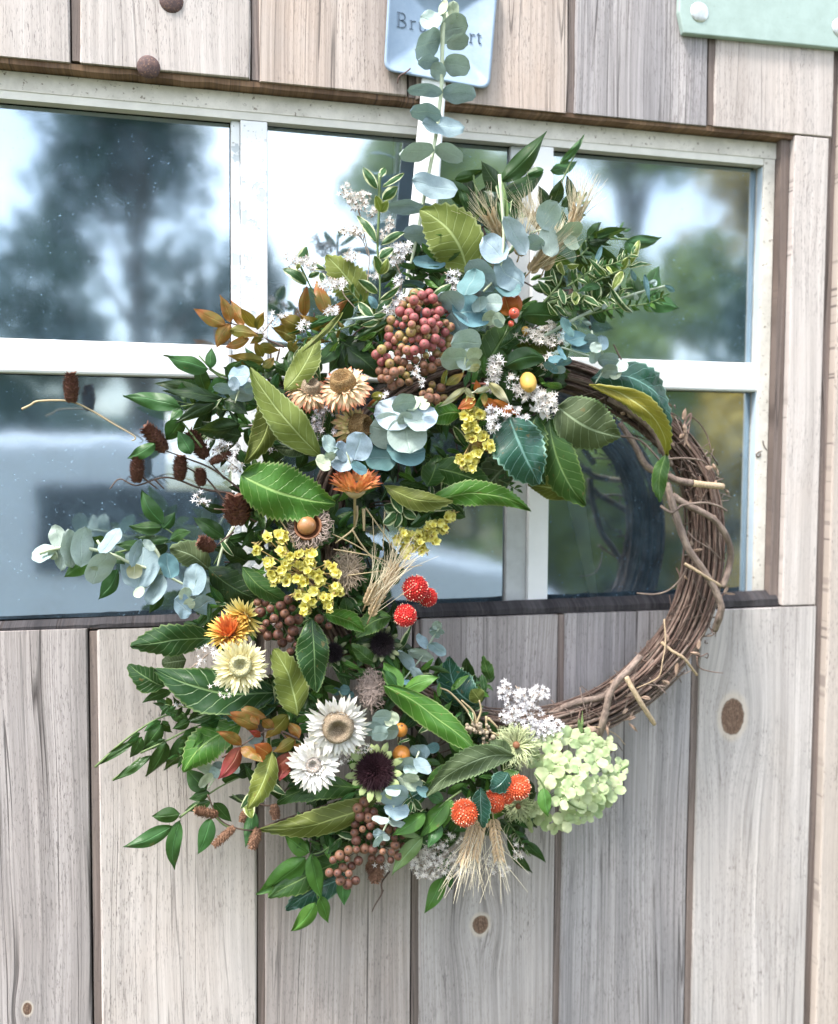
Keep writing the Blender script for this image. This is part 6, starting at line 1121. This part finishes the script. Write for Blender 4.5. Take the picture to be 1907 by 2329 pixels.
cs('cream white floret spray fanning out under the lower wheat', 10, [(430, 1180, 90, 60, 60), (500, 1110, 80, 50, 46), (390, 1130, 60, 40, 26), (470, 1060, 60, 50, 26), (560, 1180, 70, 50, 36), (640, 1180, 60, 40, 26), (400, 1230, 40, 30, 12), (180, 1160, 50, 30, 16), (840, 1180, 50, 40, 22), (940, 1080, 30, 50, 14), (780, 1150, 60, 40, 20), (500, 1000, 60, 40, 16), (560, 1030, 60, 40, 20)], 70, [[(340, 1180), (520, 1110), (640, 1010)], [(400, 1220), (560, 1060)]], 'tiny_cream', .95, seed=12, dens=1.15)
cs('small white florets beside the white strawflowers', 8, [(920, 1490, 60, 30, 24), (800, 1510, 40, 40, 20), (830, 1560, 40, 30, 12), (150, 1190, 30, 30, 10), (220, 980, 20, 20, 2), (100, 1150, 30, 30, 6)], 96, [[(900, 1500), (930, 1440)]], 'tiny_cream', .8, seed=13)
cs('faint grey florets left of the golden flowers', 9, [(790, 215, 60, 40, 26), (750, 260, 40, 30, 12), (650, 490, 40, 20, 12), (700, 480, 30, 15, 6), (900, 450, 30, 30, 10)], 70, [[(800, 220), (700, 300)]], 'tiny_white', .8, seed=14)
# ============================================================ WHEAT
wheat('wheat ears with long bristles at the top of the wreath', 5, [(960, 780, 1020, 640), (880, 790, 960, 700), (930, 560, 905, 470), (720, 600, 660, 480), (1120, 540, 1150, 440), (820, 700, 850, 600)], 76, awnlen=270, seed=1, spread=.7, rpx=34, nawn=3)
wheat('wheat ears in the middle left of the red globes', 25, [(1230, 1090, 1330, 860), (1300, 960, 1450, 600), (1380, 800, 1480, 620), (1180, 980, 1260, 800)], 88, awnlen=560, seed=2, spread=.75, rpx=46, nawn=1)
wheat('wheat ears hanging below the orange globes', 10, [(690, 930, 630, 1130), (740, 900, 690, 1100), (800, 900, 830, 1110)], 82, awnlen=330, seed=3, spread=1.15, rpx=31, nawn=1)
# ============================================================ GLOBE AMARANTH, HIPS, PODS
amaranth('right one of the upper two red globe flowers', 8, 1298, 640, 56, 'g_red', 84, (.4, 0), 1)
amaranth('biggest red globe flower, upper left of the three', 8, 1228, 592, 76, 'g_red', 92, (.2, .3), 2)
amaranth('lowest of the three red globe flowers', 8, 1172, 745, 66, 'g_red', 96, (.1, .1), 3)
amaranth('leftmost orange red globe flower above the lower wheat', 10, 638, 865, 78, 'g_orange', 100, (0, -.2), 4)
amaranth('middle orange red globe flower beside the hanging teal leaf', 10, 805, 800, 66, 'g_orange', 94, (-.2, -.2), 5)
amaranth('orange red globe flower tucked under the folded leaf', 10, 870, 760, 60, 'g_orange', 90, (0, .2), 6)
amaranth('rightmost orange red globe flower beside the hydrangea', 10, 940, 722, 72, 'g_orange', 98, (.3, .2), 7)
M['hip_orange'] = simple('rose_hip_orange', (.62, .24, .04), .3, .5, .3, 90, coat=.3); M['hip_red'] = simple('rose_hip_red', (.60, .09, .05), .3, .5, .3, 120, coat=.3); M['pod'] = simple('golden_pod', (.60, .36, .08), .5, .4, .4, 110)
def hip(label, t, x, y, rpx, d, mat, tilt=(0, .2), sq=1.1, name='rose_hip'):
    P = WT(t, x, y, d); r = rpx * TS(t) * mpp(P); n = (tocam(P) + r3[0] * tilt[0] + r3[1] * tilt[1]).normalized(); F = basis(P, n.orthogonal(), n); root = thing(name, P, label, 'rose hip' if name == 'rose_hip' else 'seed pod')
    obj('fruit', sphere('fruit', r, M[mat], 20, 14, sq, .18), root, M=F); g = Geo()
    for k in range(6):
        a = k * 1.047; c, s_ = math.cos(a), math.sin(a); b = Vector((c, s_, 0)) * r * .12 + Vector((0, 0, r * .95)); g.add([b + Vector((-s_, c, 0)) * r * .10, b - Vector((-s_, c, 0)) * r * .10, b + Vector((c * .42, s_ * .42, .18)) * r], [(0, 1, 2)])
    g.tube([Vector((0, 0, r * .8)), Vector((0, 0, r * 1.05))], [r * .25, r * .2], 8); obj('crown', g.mesh('crown', M['stem_brown']), root, M=F)
    g = Geo(); g.tube([Vector((0, 0, -r * .9)), Vector((0, 0, -r * 3))], .0007, 5); obj('stalk', g.mesh('stalk', M['stem_brown']), root, M=F)
hip('orange rose hip between the mint rosette and the long leaf', 26, 270, 480, 68, 92, 'hip_orange', (.2, .9)); hip('orange rose hip right above the maroon seed head', 26, 275, 720, 88, 90, 'hip_orange', (-.1, -.5))
hip('small red hip high beside the orange leaf', 24, 325, 840, 46, 92, 'hip_red', (.1, .2)); hip('tiny red hip just under the other red hip', 24, 300, 925, 26, 88, 'hip_red', (0, -.2), 1.4)
hip('golden pod among the cream florets', 22, 905, 690, 78, 86, 'pod', (.2, -.9), 1.5, 'seed_pod'); hip('small golden pod above the olive leaf', 22, 870, 215, 46, 72, 'pod', (0, .5), 1.2, 'seed_pod')
tl(24, 300, 860, 250, 690, 150, 'orange', 82, 'orange papery leaf above the small red hip', teeth=0, kind='oval'); tl(24, 330, 850, 360, 690, 90, 'orange', 80, 'second orange papery leaf above the small red hip', teeth=0, kind='oval')
# ============================================================ ACORNS AND SEED HEADS
M['acorn'] = simple('acorn_nut', (.36, .17, .065), .35, .5, .3, 60, coat=.25); M['cup_in'] = simple('acorn_cup_inside', (.20, .085, .04), .6, .3, .4, 90); M['fringe'] = simple('acorn_fringe', (.34, .27, .23), .8, .2, .4, 220); M['fringe2'] = simple('cup_scales', (.36, .29, .21), .8, .2, .4, 220)
def acorn(label, t, x, y, rpx, d, tilt, nut=True, nf=260, fl=.8, mat='fringe', seed=0, curl=1.0, el=(1, 1)):
    rr = random.Random(seed); P = WT(t, x, y, d); r = rpx * TS(t) * mpp(P); n = (tocam(P) + r3[0] * tilt[0] + r3[1] * tilt[1]).normalized(); F = basis(P, r3[1] - n * r3[1].dot(n), n); root = thing('acorn' if nut else 'acorn_cup', P, label, 'acorn' if nut else 'acorn cup')
    g = Geo(); sg = 22; rg = [(1.0, 0), (1.04, -.15), (.98, -.6), (.7, -1.0), (.3, -1.15), (.02, -1.2)]; rin = [(1.0, 0), (.93, .02), (.84, -.12), (.78, -.4), (.05, -.5)]
    for ring_, nm in ((rg, 'cup'), (rin, 'cup_lining')):
        g = Geo(); g.add([Vector((q * r * math.cos(6.2832 * k / sg) * el[0], q * r * math.sin(6.2832 * k / sg) * el[1], h * r)) for q, h in ring_ for k in range(sg)], [(i * sg + k, i * sg + (k + 1) % sg, (i + 1) * sg + (k + 1) % sg, (i + 1) * sg + k) for i in range(len(ring_) - 1) for k in range(sg)]); obj(nm, g.mesh(nm, M['cup_in' if nut else mat]), root, M=F)
    if nut: obj('nut', sphere('nut', r * .70, M['acorn'], 22, 14, .95, .03), root, M=F @ Matrix.Translation((-.10 * r, .04 * r, -.02 * r)))
    g = Geo()
    for i in range(nf):
        a = rr.uniform(0, 6.283); f = rr.random(); q = (1.0 + .05 * f) * r * (1 if f < .6 else 1 - (f - .6) * 1.2); h = -f * r * 1.0 - .02 * r; o_ = Vector((math.cos(a), math.sin(a), 0)); b = Vector((o_.x * q * el[0], o_.y * q * el[1], h)); tv = Vector((-o_.y, o_.x, 0)); L = r * fl * rr.uniform(.5, 1.1)
        if not nut and rr.random() < .55: b = Vector((o_.x * q * el[0] * rr.random(), o_.y * q * el[1] * rr.random(), .12 * r))
        dv = (o_ + Vector((0, 0, rr.uniform(-.5, .6))) + tv * rr.uniform(-.6, .6)).normalized(); c_ = b + dv * L * .6; e = c_ + (dv * .4 + tv * rr.uniform(-1, 1) * curl + Vector((0, 0, rr.uniform(-.6, .8)))).normalized() * L * .45; e2 = e + (tv * rr.uniform(-1, 1) - dv * .4 * curl).normalized() * L * .25
        g.tube([b, b + dv * L * .35, c_, e, e2], [r * .05, r * .042, r * .036, r * .025, r * .008], 4, False)
    o = obj('curled_fringe', g.mesh('curled_fringe', M[mat]), root, M=F); o['kind'] = 'stuff'
acorn('brown acorn in a cup with a curly fringe under the glossy leaf', 25, 610, 200, 138, 92, (-.15, .30), True, 300, .85, seed=1)
acorn('scaly brown cup between the lower statice and the wheat', 25, 1010, 640, 120, 80, (.2, .2), False, 240, .8, 'fringe2', 2, .3, (.9, 1.3)); acorn('curly grey fringed cup above the mint rosette', 10, 110, 170, 50, 84, (.1, .1), False, 330, 1.15, 'fringe', 3, 1.4, (.9, 1.6))
M['maroon'] = simple('seed_head_maroon', (.040, .014, .020), .6, .4, .5, 400); M['black'] = simple('seed_head_black', (.018, .012, .015), .6, .4, .5, 400); M['sepal'] = simple('seed_head_sepal', (.33, .40, .17), .6, .3, .3, 150, transl=.2); M['sepald'] = simple('dull_sepal', (.12, .14, .07), .7, .3, .3, 150)
def seedhead(label, t, x, y, rpx, d, tilt, mat='maroon', sep=16, seed=0, smat='sepal', n=700):
    rr = random.Random(seed); P = WT(t, x, y, d); r = rpx * TS(t) * mpp(P); nn = (tocam(P) + r3[0] * tilt[0] + r3[1] * tilt[1]).normalized(); F = basis(P, r3[1] - nn * r3[1].dot(nn), nn); root = thing('spiky_dried_flower', P, label, 'seed head')
    obj('core', sphere('core', r * .8, M[mat], 18, 10, .55, 0), root, M=F); g = Geo()
    for i in range(n):
        f = math.sqrt((i + .5) / n); a = i * 2.39996; h = math.sqrt(max(0, 1 - f * f)) * .5; b = Vector((f * r * math.cos(a) * .8, f * r * math.sin(a) * .8, h * r)); dv = (Vector((math.cos(a) * f * .9, math.sin(a) * f * .9, 1 - f * .55)) + Vector([rr.uniform(-.25, .25) for _ in range(3)])).normalized()
        g.tube([b, b + dv * r * rr.uniform(.18, .34)], [r * .032, r * .010], 4, False)
    o = obj('spikes', g.mesh('spikes', M[mat]), root, M=F); o['kind'] = 'stuff'
    for k in range(sep):
        a = 6.2832 * k / sep + rr.uniform(-.15, .15); o_ = Vector((math.cos(a), math.sin(a), rr.uniform(-.1, .35))).normalized(); me = leafmesh('sepal', 'petal', r * rr.uniform(.55, .85), r * .40, M[smat], curl=.2, fold=.3, seed=k); obj('sepal', me, root, M=F @ basis(o_ * r * .70 + Vector((0, 0, -.1 * r)), o_, Vector((0, 0, 1))))
seedhead('maroon black spiky seed head with pale green sepals', 8, 1000, 1625, 118, 98, (0, .05), 'maroon', 17, 1); seedhead('black seed head left of the little silver eucalyptus', 25, 1345, 1370, 135, 74, (.1, .1), 'black', 12, 2, 'sepald', 500); seedhead('black seed head right of the pointed dark green leaf', 25, 860, 1450, 110, 70, (0, 0), 'black', 10, 3, 'sepald', 450)
seedhead('small dark seed head hidden under the star leaves', 22, 1090, 700, 70, 60, (0, 0), 'black', 6, 5, 'sepald', 200)
# green fringed flower with brown centre
M['fgreen'] = simple('fringed_flower_green', (.58, .64, .36), .6, .3, .25, 150, transl=.25)
def fringed(label, t, x, y, rpx, d, tilt, seed=0, n=330, up=.25):
    rr = random.Random(seed); P = WT(t, x, y, d); r = rpx * TS(t) * mpp(P); nn = (tocam(P) + r3[0] * tilt[0] + r3[1] * tilt[1]).normalized(); F = basis(P, r3[1] - nn * r3[1].dot(nn), nn); root = thing('fringed_flower', P, label, 'flower'); g = Geo()
    for i in range(n):
        a = rr.uniform(0, 6.283); e = rr.uniform(-.2, .9); o_ = Vector((math.cos(a), math.sin(a), e)).normalized(); L = r * rr.uniform(.6, 1.0); b = o_ * r * .14; z = Vector((0, 0, rr.uniform(-.2, .2))); tv = Vector((-o_.y, o_.x, 0)) * rr.uniform(-.15, .15)
        g.tube([b, b + o_ * L * .5 + z * L * .3, b + (o_ + tv) * L * .8 + z * L * .2, b + (o_ + tv * 3) * L - Vector((0, 0, .12 * L))], [r * .028, r * .024, r * .020, r * .006], 4, False)
    o = obj('fringe', g.mesh('fringe', M['fgreen']), root, M=F); o['kind'] = 'stuff'
    g = Geo(); g.tube([Vector((0, 0, -r)), Vector((0, 0, 0)), Vector((0, 0, r * .55)), Vector((0, 0, r * .62))], [.001, r * .1, r * .16, r * .12], 10); obj('centre', g.mesh('centre', M['cup_in']), root, M=F)
fringed('green fringed flower with a brown centre left of the hydrangea', 10, 930, 490, 130, 78, (0, .1), 1); fringed('straw coloured curly fringe under the rightmost orange globe', 10, 940, 820, 95, 70, (0, -.2), 2, 200)
# ============================================================ CONES
cones('twig with brown cones reaching left over the bright patch of glass', 4, [(335, 1265, 215, 1120, 110), (585, 1310, 480, 1150, 100), (165, 1460, 165, 1300, 92), (425, 1445, 430, 1300, 90), (555, 1480, 550, 1380, 76), (610, 1340, 740, 1280, 60), (800, 1690, 780, 1540, 150)], 58,
      [[(860, 1560), (640, 1390), (480, 1320), (340, 1270)], [(700, 1440), (600, 1330)], [(760, 1530), (560, 1500), (400, 1440), (300, 1435), (160, 1480), (60, 1440), (0, 1500)], [(560, 1420), (430, 1350)], [(720, 1600), (600, 1450), (540, 1400)], [(270, 1440), (330, 1500)], [(200, 1430), (290, 1500)]], shag=1.12, seed=1)
cones('small twig with one brown cone sitting on it in front of the left pane', 27, [(705, 410, 700, 120, 165)], 40, [[(215, 480), (300, 440), (380, 400), (640, 395), (780, 430), (950, 520), (1130, 630), (1320, 740), (1330, 780), (1300, 790)]], seed=2, smat='stem_tan', name='cone_twig')
cones('two round brown cones at the left above the eucalyptus', 7, [(1440, 510, 1440, 340, 165), (1300, 660, 1210, 610, 95)], 78, [[(1560, 500), (1440, 440), (1300, 420)], [(1420, 560), (1320, 640)]], shag=1.15, seed=3)
cones('twig with small brown cones low at the left over the boards', 9, [(855, 1125, 728, 1100, 58), (950, 1195, 832, 1300, 56), (1085, 1200, 1050, 1318, 62), (1175, 1065, 1185, 1150, 56), (1010, 1105, 992, 1165, 44)], 66, [[(1500, 1060), (1200, 1160), (1060, 1210), (950, 1195), (860, 1140), (800, 1010)], [(1060, 1060), (1170, 1070), (1400, 1010)]], mat='conel', seed=4, shag=1.35)
cones('brown cone with a forked twig at the very bottom of the wreath', 10, [(150, 1135, 130, 1255, 84), (110, 1140, 110, 1200, 60)], 62, [[(215, 1195), (170, 1260), (170, 1320), (130, 1390), (115, 1425)], [(170, 1320), (180, 1300)]], mat='conel', seed=5, shag=1.35)
# small grey twig cluster in the lower middle
root = thing('bud_twig', WT(10, 690, 380, 70), 'knobbly grey bud twig with curved stems above the folded leaf', 'twig'); rr = random.Random(77); g = Geo()
for pts in ([(690, 380), (660, 300), (560, 190), (500, 160)], [(700, 380), (690, 300), (620, 230)], [(700, 370), (730, 290), (720, 230)], [(690, 390), (760, 400), (850, 440), (900, 470)], [(760, 470), (900, 520)], [(745, 470), (700, 560)], [(760, 320), (760, 400)], [(770, 330), (830, 390)]): stempath(g, 10, pts, 74, .0012, .0007)
wobj('twig', g, M['stem_tan'], root)
bme = sphere('bud', 1, M['fringe2'], 8, 6)
for i in range(46):
    x, y = rr.choice([(690, 385), (750, 400), (760, 460), (720, 390)]); P = WT(10, x + rr.uniform(-45, 45), y + rr.uniform(-25, 25), 76 + rr.uniform(-4, 4)); obj('bud', bme, root, M=Matrix.Translation(P) @ Matrix.Scale(.0019 * rr.uniform(.7, 1.2), 4))
# thin stems of the orange cup flower and stray straws
root = thing('dry_stem_bunch', WT(25, 1100, 100, 84), 'thin dry stems hanging below the cup shaped orange flower', 'twig'); g = Geo()
for pts, r_ in (([(1095, 0), (1095, 120), (1050, 240), (880, 370)], .0011), ([(1160, 30), (1165, 250)], .0016), ([(1050, 240), (1130, 370), (1260, 540)], .0009), ([(1180, 20), (1420, 370), (1470, 520)], .0007), ([(850, 280), (1100, 400), (1380, 590)], .0006), ([(860, 430), (1250, 500), (1400, 560)], .0006), ([(1250, 120), (1270, 500)], .0005), ([(1370, 60), (1350, 450)], .0006), ([(1000, 690), (1300, 650), (1736, 590)], .0005), ([(480, 420), (440, 300), (280, 60)], .0008)): stempath(g, 25, pts, 88, r_, r_ * .6, 4)
wobj('stems', g, M['stem_tan'], root)
# ============================================================ HYDRANGEA
def hyd():
    m = NT('hydrangea_petal'); u, v, _ = m.sep(m.coord('UV')); gz = m.rnd(); n1 = m.noise(m.coord(), 160, 3)
    c = m.mix(gz, (.34, .45, .22), (.56, .60, .36)); c = m.mix(m.math('MULTIPLY', m.ramp(n1, [(.5, 0), (.7, 1)]), .5), c, (.48, .62, .44)); c = m.mix(m.ramp(u, [(.7, 0), (1, .35)]), c, (.74, .74, .52))
    vv = m.math('ABSOLUTE', m.math('SUBTRACT', m.math('FRACT', m.math('MULTIPLY', v, 7.0)), .5)); c = m.mix(m.math('MULTIPLY', m.math('SUBTRACT', 1.0, m.smooth(vv, .03, .12)), .18), c, (.30, .42, .18))
    return m.bsdf(c, .6, .3, m.bump(n1, .2, .0004), transl=.3, tcol=(.45, .6, .2))
M['hyd'] = hyd(); rr = random.Random(21); root = thing('hydrangea_head', WT(10, 1270, 680, 70), 'pale green hydrangea flower head at the lower right of the wreath', 'flower')
pm = [leafmesh('petal', 'round', 1.0, rr.uniform(.72, .95), M['hyd'], curl=rr.uniform(-.02, .10), fold=-.12, wave=.20, seed=200 + k, nu=7) for k in range(6)]; pts = [(1085, 470, 1), (1150, 520, 1), (1230, 440, 1), (1290, 490, 1), (1390, 500, .9), (1060, 570, .9), (1120, 640, 1.2), (1230, 590, 1), (1280, 620, 1), (1370, 570, 1), (1430, 600, .8), (1510, 600, .8), (1190, 700, .9), (1250, 710, 1), (1310, 690, 1), (1390, 690, .9), (1380, 750, 1), (1470, 740, 1), (1190, 790, .9), (1290, 790, 1), (1350, 800, .9), (1000, 900, 1), (1090, 900, .9), (1150, 930, .9), (1210, 900, 1), (1260, 880, .9), (1370, 840, .9), (1230, 840, .8), (1450, 670, .8), (1330, 880, .7), (1420, 800, .8), (1090, 720, .7), (1040, 840, .7), (1330, 440, .8), (1440, 490, .8), (1150, 440, .7), (1160, 600, .8), (1500, 680, .7)]
gs = Geo(); hub = WT(10, 1240, 690, 44)
for (x, y, s_) in pts:
    e = ((x - 1260) / 270) ** 2 + ((y - 690) / 290) ** 2; P = WT(10, x + rr.uniform(-8, 8), y + rr.uniform(-8, 8), 62 + 42 * max(0, 1 - e) + rr.uniform(-9, 9)); r = .0113 * s_ * rr.uniform(.9, 1.1)
    z = ((P - hub).normalized() * .8 + tocam(P) * .8 + Vector([rr.uniform(-.6, .6) for _ in range(3)])).normalized(); F = basis(P, z.orthogonal(), z) @ Matrix.Rotation(rr.uniform(0, 6), 4, 'Z'); fl = obj('floret', sphere('floret', .0011, M['fgreen'], 8, 6), root, M=F)
    for k in range(4):
        a = k * 1.5708 + rr.uniform(-.15, .15); o_ = Vector((math.cos(a), math.sin(a), rr.uniform(.05, .4))).normalized(); obj('petal', rr.choice(pm), fl, M=F @ basis(o_ * .0008 + Vector((0, 0, .0004 * k)), o_, Vector((0, 0, 1))) @ Matrix.Scale(r, 4))
    gs.tube([hub, hub.lerp(P, .5) + Vector((0, .004, 0)), P - z * .001], .0005, 4, False)
wobj('stalks', gs, M['stem_green'], root)
sprig('green_leaf_sprig', 'slim pale grass blades sticking up between hydrangea and vine', 'leafy sprig', 10, [[(1300, 430), (1290, 360)]], [(1282, 330, 1305, 420, 26, 'pale'), (1302, 290, 1300, 420, 14, 'pale'), (1575, 595, 1500, 640, 16, 'pale')], 76, 'pale')

# ============================================================ WHAT THE WINDOW MIRRORS: YARD, VAN, TREES BEHIND THE PHOTOGRAPHER
gm = NT('yard_grass'); oc = gm.coord(); n1 = gm.noise(oc, .6, 5, .6); n2 = gm.noise(oc, 30, 4, .6)
gc = gm.mix(gm.ramp(n1, [(.4, 0), (.6, 1)]), (.075, .11, .035), (.20, .17, .11)); gc = gm.mix(gm.math('MULTIPLY', n2, .5), gc, (.04, .06, .02)); M['yard'] = gm.bsdf(gc, .95, .2, gm.bump(n2, .5, .03))
g = Geo(); g.add([Vector((-600, -900, -1.5)), Vector((600, -900, -1.5)), Vector((600, 300, -1.5)), Vector((-600, 300, -1.5))], [(0, 1, 2, 3)]); tag(obj('ground', g.mesh('ground', M['yard'], False), loc=Vector((0, 0, 0))), kind='structure')
M['vanp'] = simple('van_pale_blue_paint', (.80, .86, .92), .25, .5, .05, 2, bump=0, coat=.6); M['vang'] = simple('van_dark_glass', (.02, .035, .05), .08, .6, .1, 2, bump=0); M['tyre'] = simple('tyre_rubber', (.02, .02, .02), .8); M['hub'] = simple('wheel_metal', (.5, .5, .5), .35, metal=.8)
van = thing('parked_van', Vector((-.2, -4.2, -1.5)), 'pale blue van parked in the yard, mirrored in the lower panes', 'van')
def body(prof_, y0, y1, inset=.10):
    g = Geo(); n = len(prof_); cy_ = (y0 + y1) / 2; sl = [(y0, .93), (y0 - 0 + .06, 1.0), (y1 - .06, 1.0), (y1, .93)]; zc = .2; xc = sum(p[0] for p in prof_) / n; vs = []
    for (y, s_) in sl:
        for (x, z) in prof_: vs.append(Vector((xc + (x - xc) * (1 - (1 - s_) * .25), y, -1.5 + (z if z < 1.0 else 1.0 + (z - 1.0) * (s_ if s_ == 1 else .96)))))
    g.add(vs, [(j * n + k, j * n + (k + 1) % n, (j + 1) * n + (k + 1) % n, (j + 1) * n + k) for j in range(3) for k in range(n)] + [tuple(range(n))[::-1], tuple(range(3 * n, 4 * n))]); return g
P_ = [(-3.0, .35), (-3.05, 1.0), (-2.95, 1.52), (-2.7, 1.62), (-.5, 1.65), (.15, 1.56), (.75, 1.13), (1.35, 1.02), (1.62, .85), (1.68, .40), (1.5, .30), (-2.6, .30)]
o = wobj('body', body(P_, -5.1, -3.4), M['vanp'], van, smooth=False); m_ = o.modifiers.new('bevel', 'BEVEL'); m_.width = .06; m_.segments = 3
for (x0, x1, z0, z1, sl_) in ((-2.75, -1.95, 1.02, 1.42, 0), (-.84, -.02, 1.05, 1.43, 0), (.06, .20, 1.04, 1.42, .36)):
    g = Geo(); g.add([Vector((x0, -3.392, -1.5 + z0)), Vector((x1 + sl_, -3.392, -1.5 + z0)), Vector((x1, -3.392, -1.5 + z1)), Vector((x0, -3.392, -1.5 + z1)), Vector((x0, -3.42, -1.5 + z0)), Vector((x1 + sl_, -3.42, -1.5 + z0)), Vector((x1, -3.42, -1.5 + z1)), Vector((x0, -3.42, -1.5 + z1))], [(3, 2, 1, 0), (0, 1, 5, 4), (1, 2, 6, 5), (2, 3, 7, 6), (3, 0, 4, 7)]); wobj('side_window', g, M['vang'], van, smooth=False)
for x in (-1.8, 1.15):
    g = Geo(); g.tube([Vector((x, -3.36, -1.16)), Vector((x, -3.58, -1.16))], .34, 24); wh = wobj('wheel', g, M['tyre'], van); g = Geo(); g.tube([Vector((x, -3.34, -1.16)), Vector((x, -3.40, -1.16))], .20, 18); wobj('rim', g, M['hub'], wh)
g = Geo(); g.box((.5, -3.38, -.52), (.64, -3.2, -.38)); wobj('wing_mirror', g, M['vang'], van, smooth=False)
for x in (-2.2, -1.2, -.3):
    g = Geo(); g.tube([Vector((x, -3.55, .12)), Vector((x, -3.55, .22)), Vector((x, -4.95, .22)), Vector((x, -4.95, .12))], .02, 6); wobj('roof_bar', g, M['vang'], van)
M['bark'] = simple('tree_bark', (.09, .07, .055), .9)
def foliage(name, a, b):
    m = NT(name); c = m.mix(m.noise(m.coord(), .9, 3), a, b); return m.bsdf(c, .7, .2, None, transl=.3)
M['crown_dark'] = foliage('crown_dark_green', (.035, .085, .07), (.08, .15, .10)); M['crown_green'] = foliage('crown_mid_green', (.20, .30, .09), (.36, .42, .14)); M['crown_yellow'] = foliage('crown_autumn', (.40, .36, .09), (.60, .38, .10))
def tree(label, x, y, h, r, mat, n, seed, low=.25):
    rr = random.Random(seed); root = thing('yard_tree', Vector((x, y, -1.5)), label, 'tree', 'trees in the yard behind the photographer'); g = Geo(); top = Vector((x, y, -1.5 + h)); base = Vector((x, y, -1.55))
    g.tube([base, base.lerp(top, .35) + Vector((.1, 0, 0)), base.lerp(top, .7), top], [h * .035, h * .026, h * .014, .02], 8); lobes = []
    for i in range(16):
        f = rr.uniform(low, 1.0); a = rr.uniform(0, 6.283); q = r * rr.uniform(.25, .9) * math.sin(math.pi * min(.95, (f - low) / (1 - low) * .8 + .15)); c = Vector((x + q * math.cos(a), y + q * math.sin(a), -1.5 + h * f)); lobes.append((c, r * rr.uniform(.22, .42))); g.tube([base.lerp(top, f * .7), base.lerp(top, f * .8).lerp(c, .5), c], [h * .010, h * .006, .01], 5)
    wobj('trunk', g, M['bark'], root); g = Geo()
    for i in range(n):
        c, q = rr.choice(lobes); d_ = Vector([rr.gauss(0, 1) for _ in range(3)]).normalized() * q * rr.uniform(.35, 1.05); p = c + d_; s_ = rr.uniform(.06, .15); u_ = Vector([rr.gauss(0, 1) for _ in range(3)]).normalized() * s_; v_ = u_.orthogonal().normalized() * s_ * .6; g.add([p - u_, p - v_, p + u_, p + v_], [(0, 1, 2, 3)])
    wobj('crown', g, M[mat], root, smooth=False)
tree('tall dark tree mirrored in the left panes', -3.6, -11.0, 9.0, 2.8, 'crown_dark', 7000, 1, .12); tree('dark leaning tree mirrored left of the middle', -.9, -13.0, 7.0, 2.4, 'crown_dark', 6000, 2, .15)
tree('green tree mirrored behind the wreath', 3.2, -12.0, 6.0, 2.2, 'crown_green', 5000, 3, .15); tree('green and yellow tree mirrored in the right pane', 6.6, -13.5, 8.0, 2.4, 'crown_green', 6000, 4, .10); tree('autumn yellow tree mirrored at the far right', 10.6, -16, 8.5, 2.6, 'crown_yellow', 6000, 5, .12)
tree('distant dark tree mirrored low at the left', -8.5, -17, 8.5, 3.4, 'crown_dark', 6000, 6, .1); tree('low bushy tree mirrored right of the van', 4.6, -9.5, 3.4, 1.6, 'crown_green', 4000, 7, .08); tree('low bushy tree mirrored right of the ring', 7.4, -10.5, 3.8, 1.8, 'crown_dark', 4000, 8, .08)
tree('low autumn bush mirrored beside the bare vine', 5.6, -8.0, 2.2, 1.1, 'crown_yellow', 3000, 11, .05); tree('yellow green bush mirrored right of the green tree', 2.6, -8.6, 2.6, 1.0, 'crown_green', 3000, 12, .05)
# far wood that closes the horizon
rr = random.Random(9); g = Geo()
for i in range(16000):
    x = rr.uniform(-60, 70); p = Vector((x, -34 + rr.uniform(-3, 3), -1.5 + rr.random() ** .8 * (4.0 + 1.8 * mnoise.noise(Vector((x * .15, 0, 0))) + 1.0 * mnoise.noise(Vector((x * .6, 4, 0)))))); s_ = rr.uniform(.25, .6); u_ = Vector([rr.gauss(0, 1) for _ in range(3)]).normalized() * s_; v_ = u_.orthogonal().normalized() * s_ * .7; g.add([p - u_, p - v_, p + u_, p + v_], [(0, 1, 2, 3)])
tag(wobj('far_wood', g, M['crown_dark'], smooth=False), 'dark far wood closing the yard, mirrored low in the window', 'wood', kind='stuff')
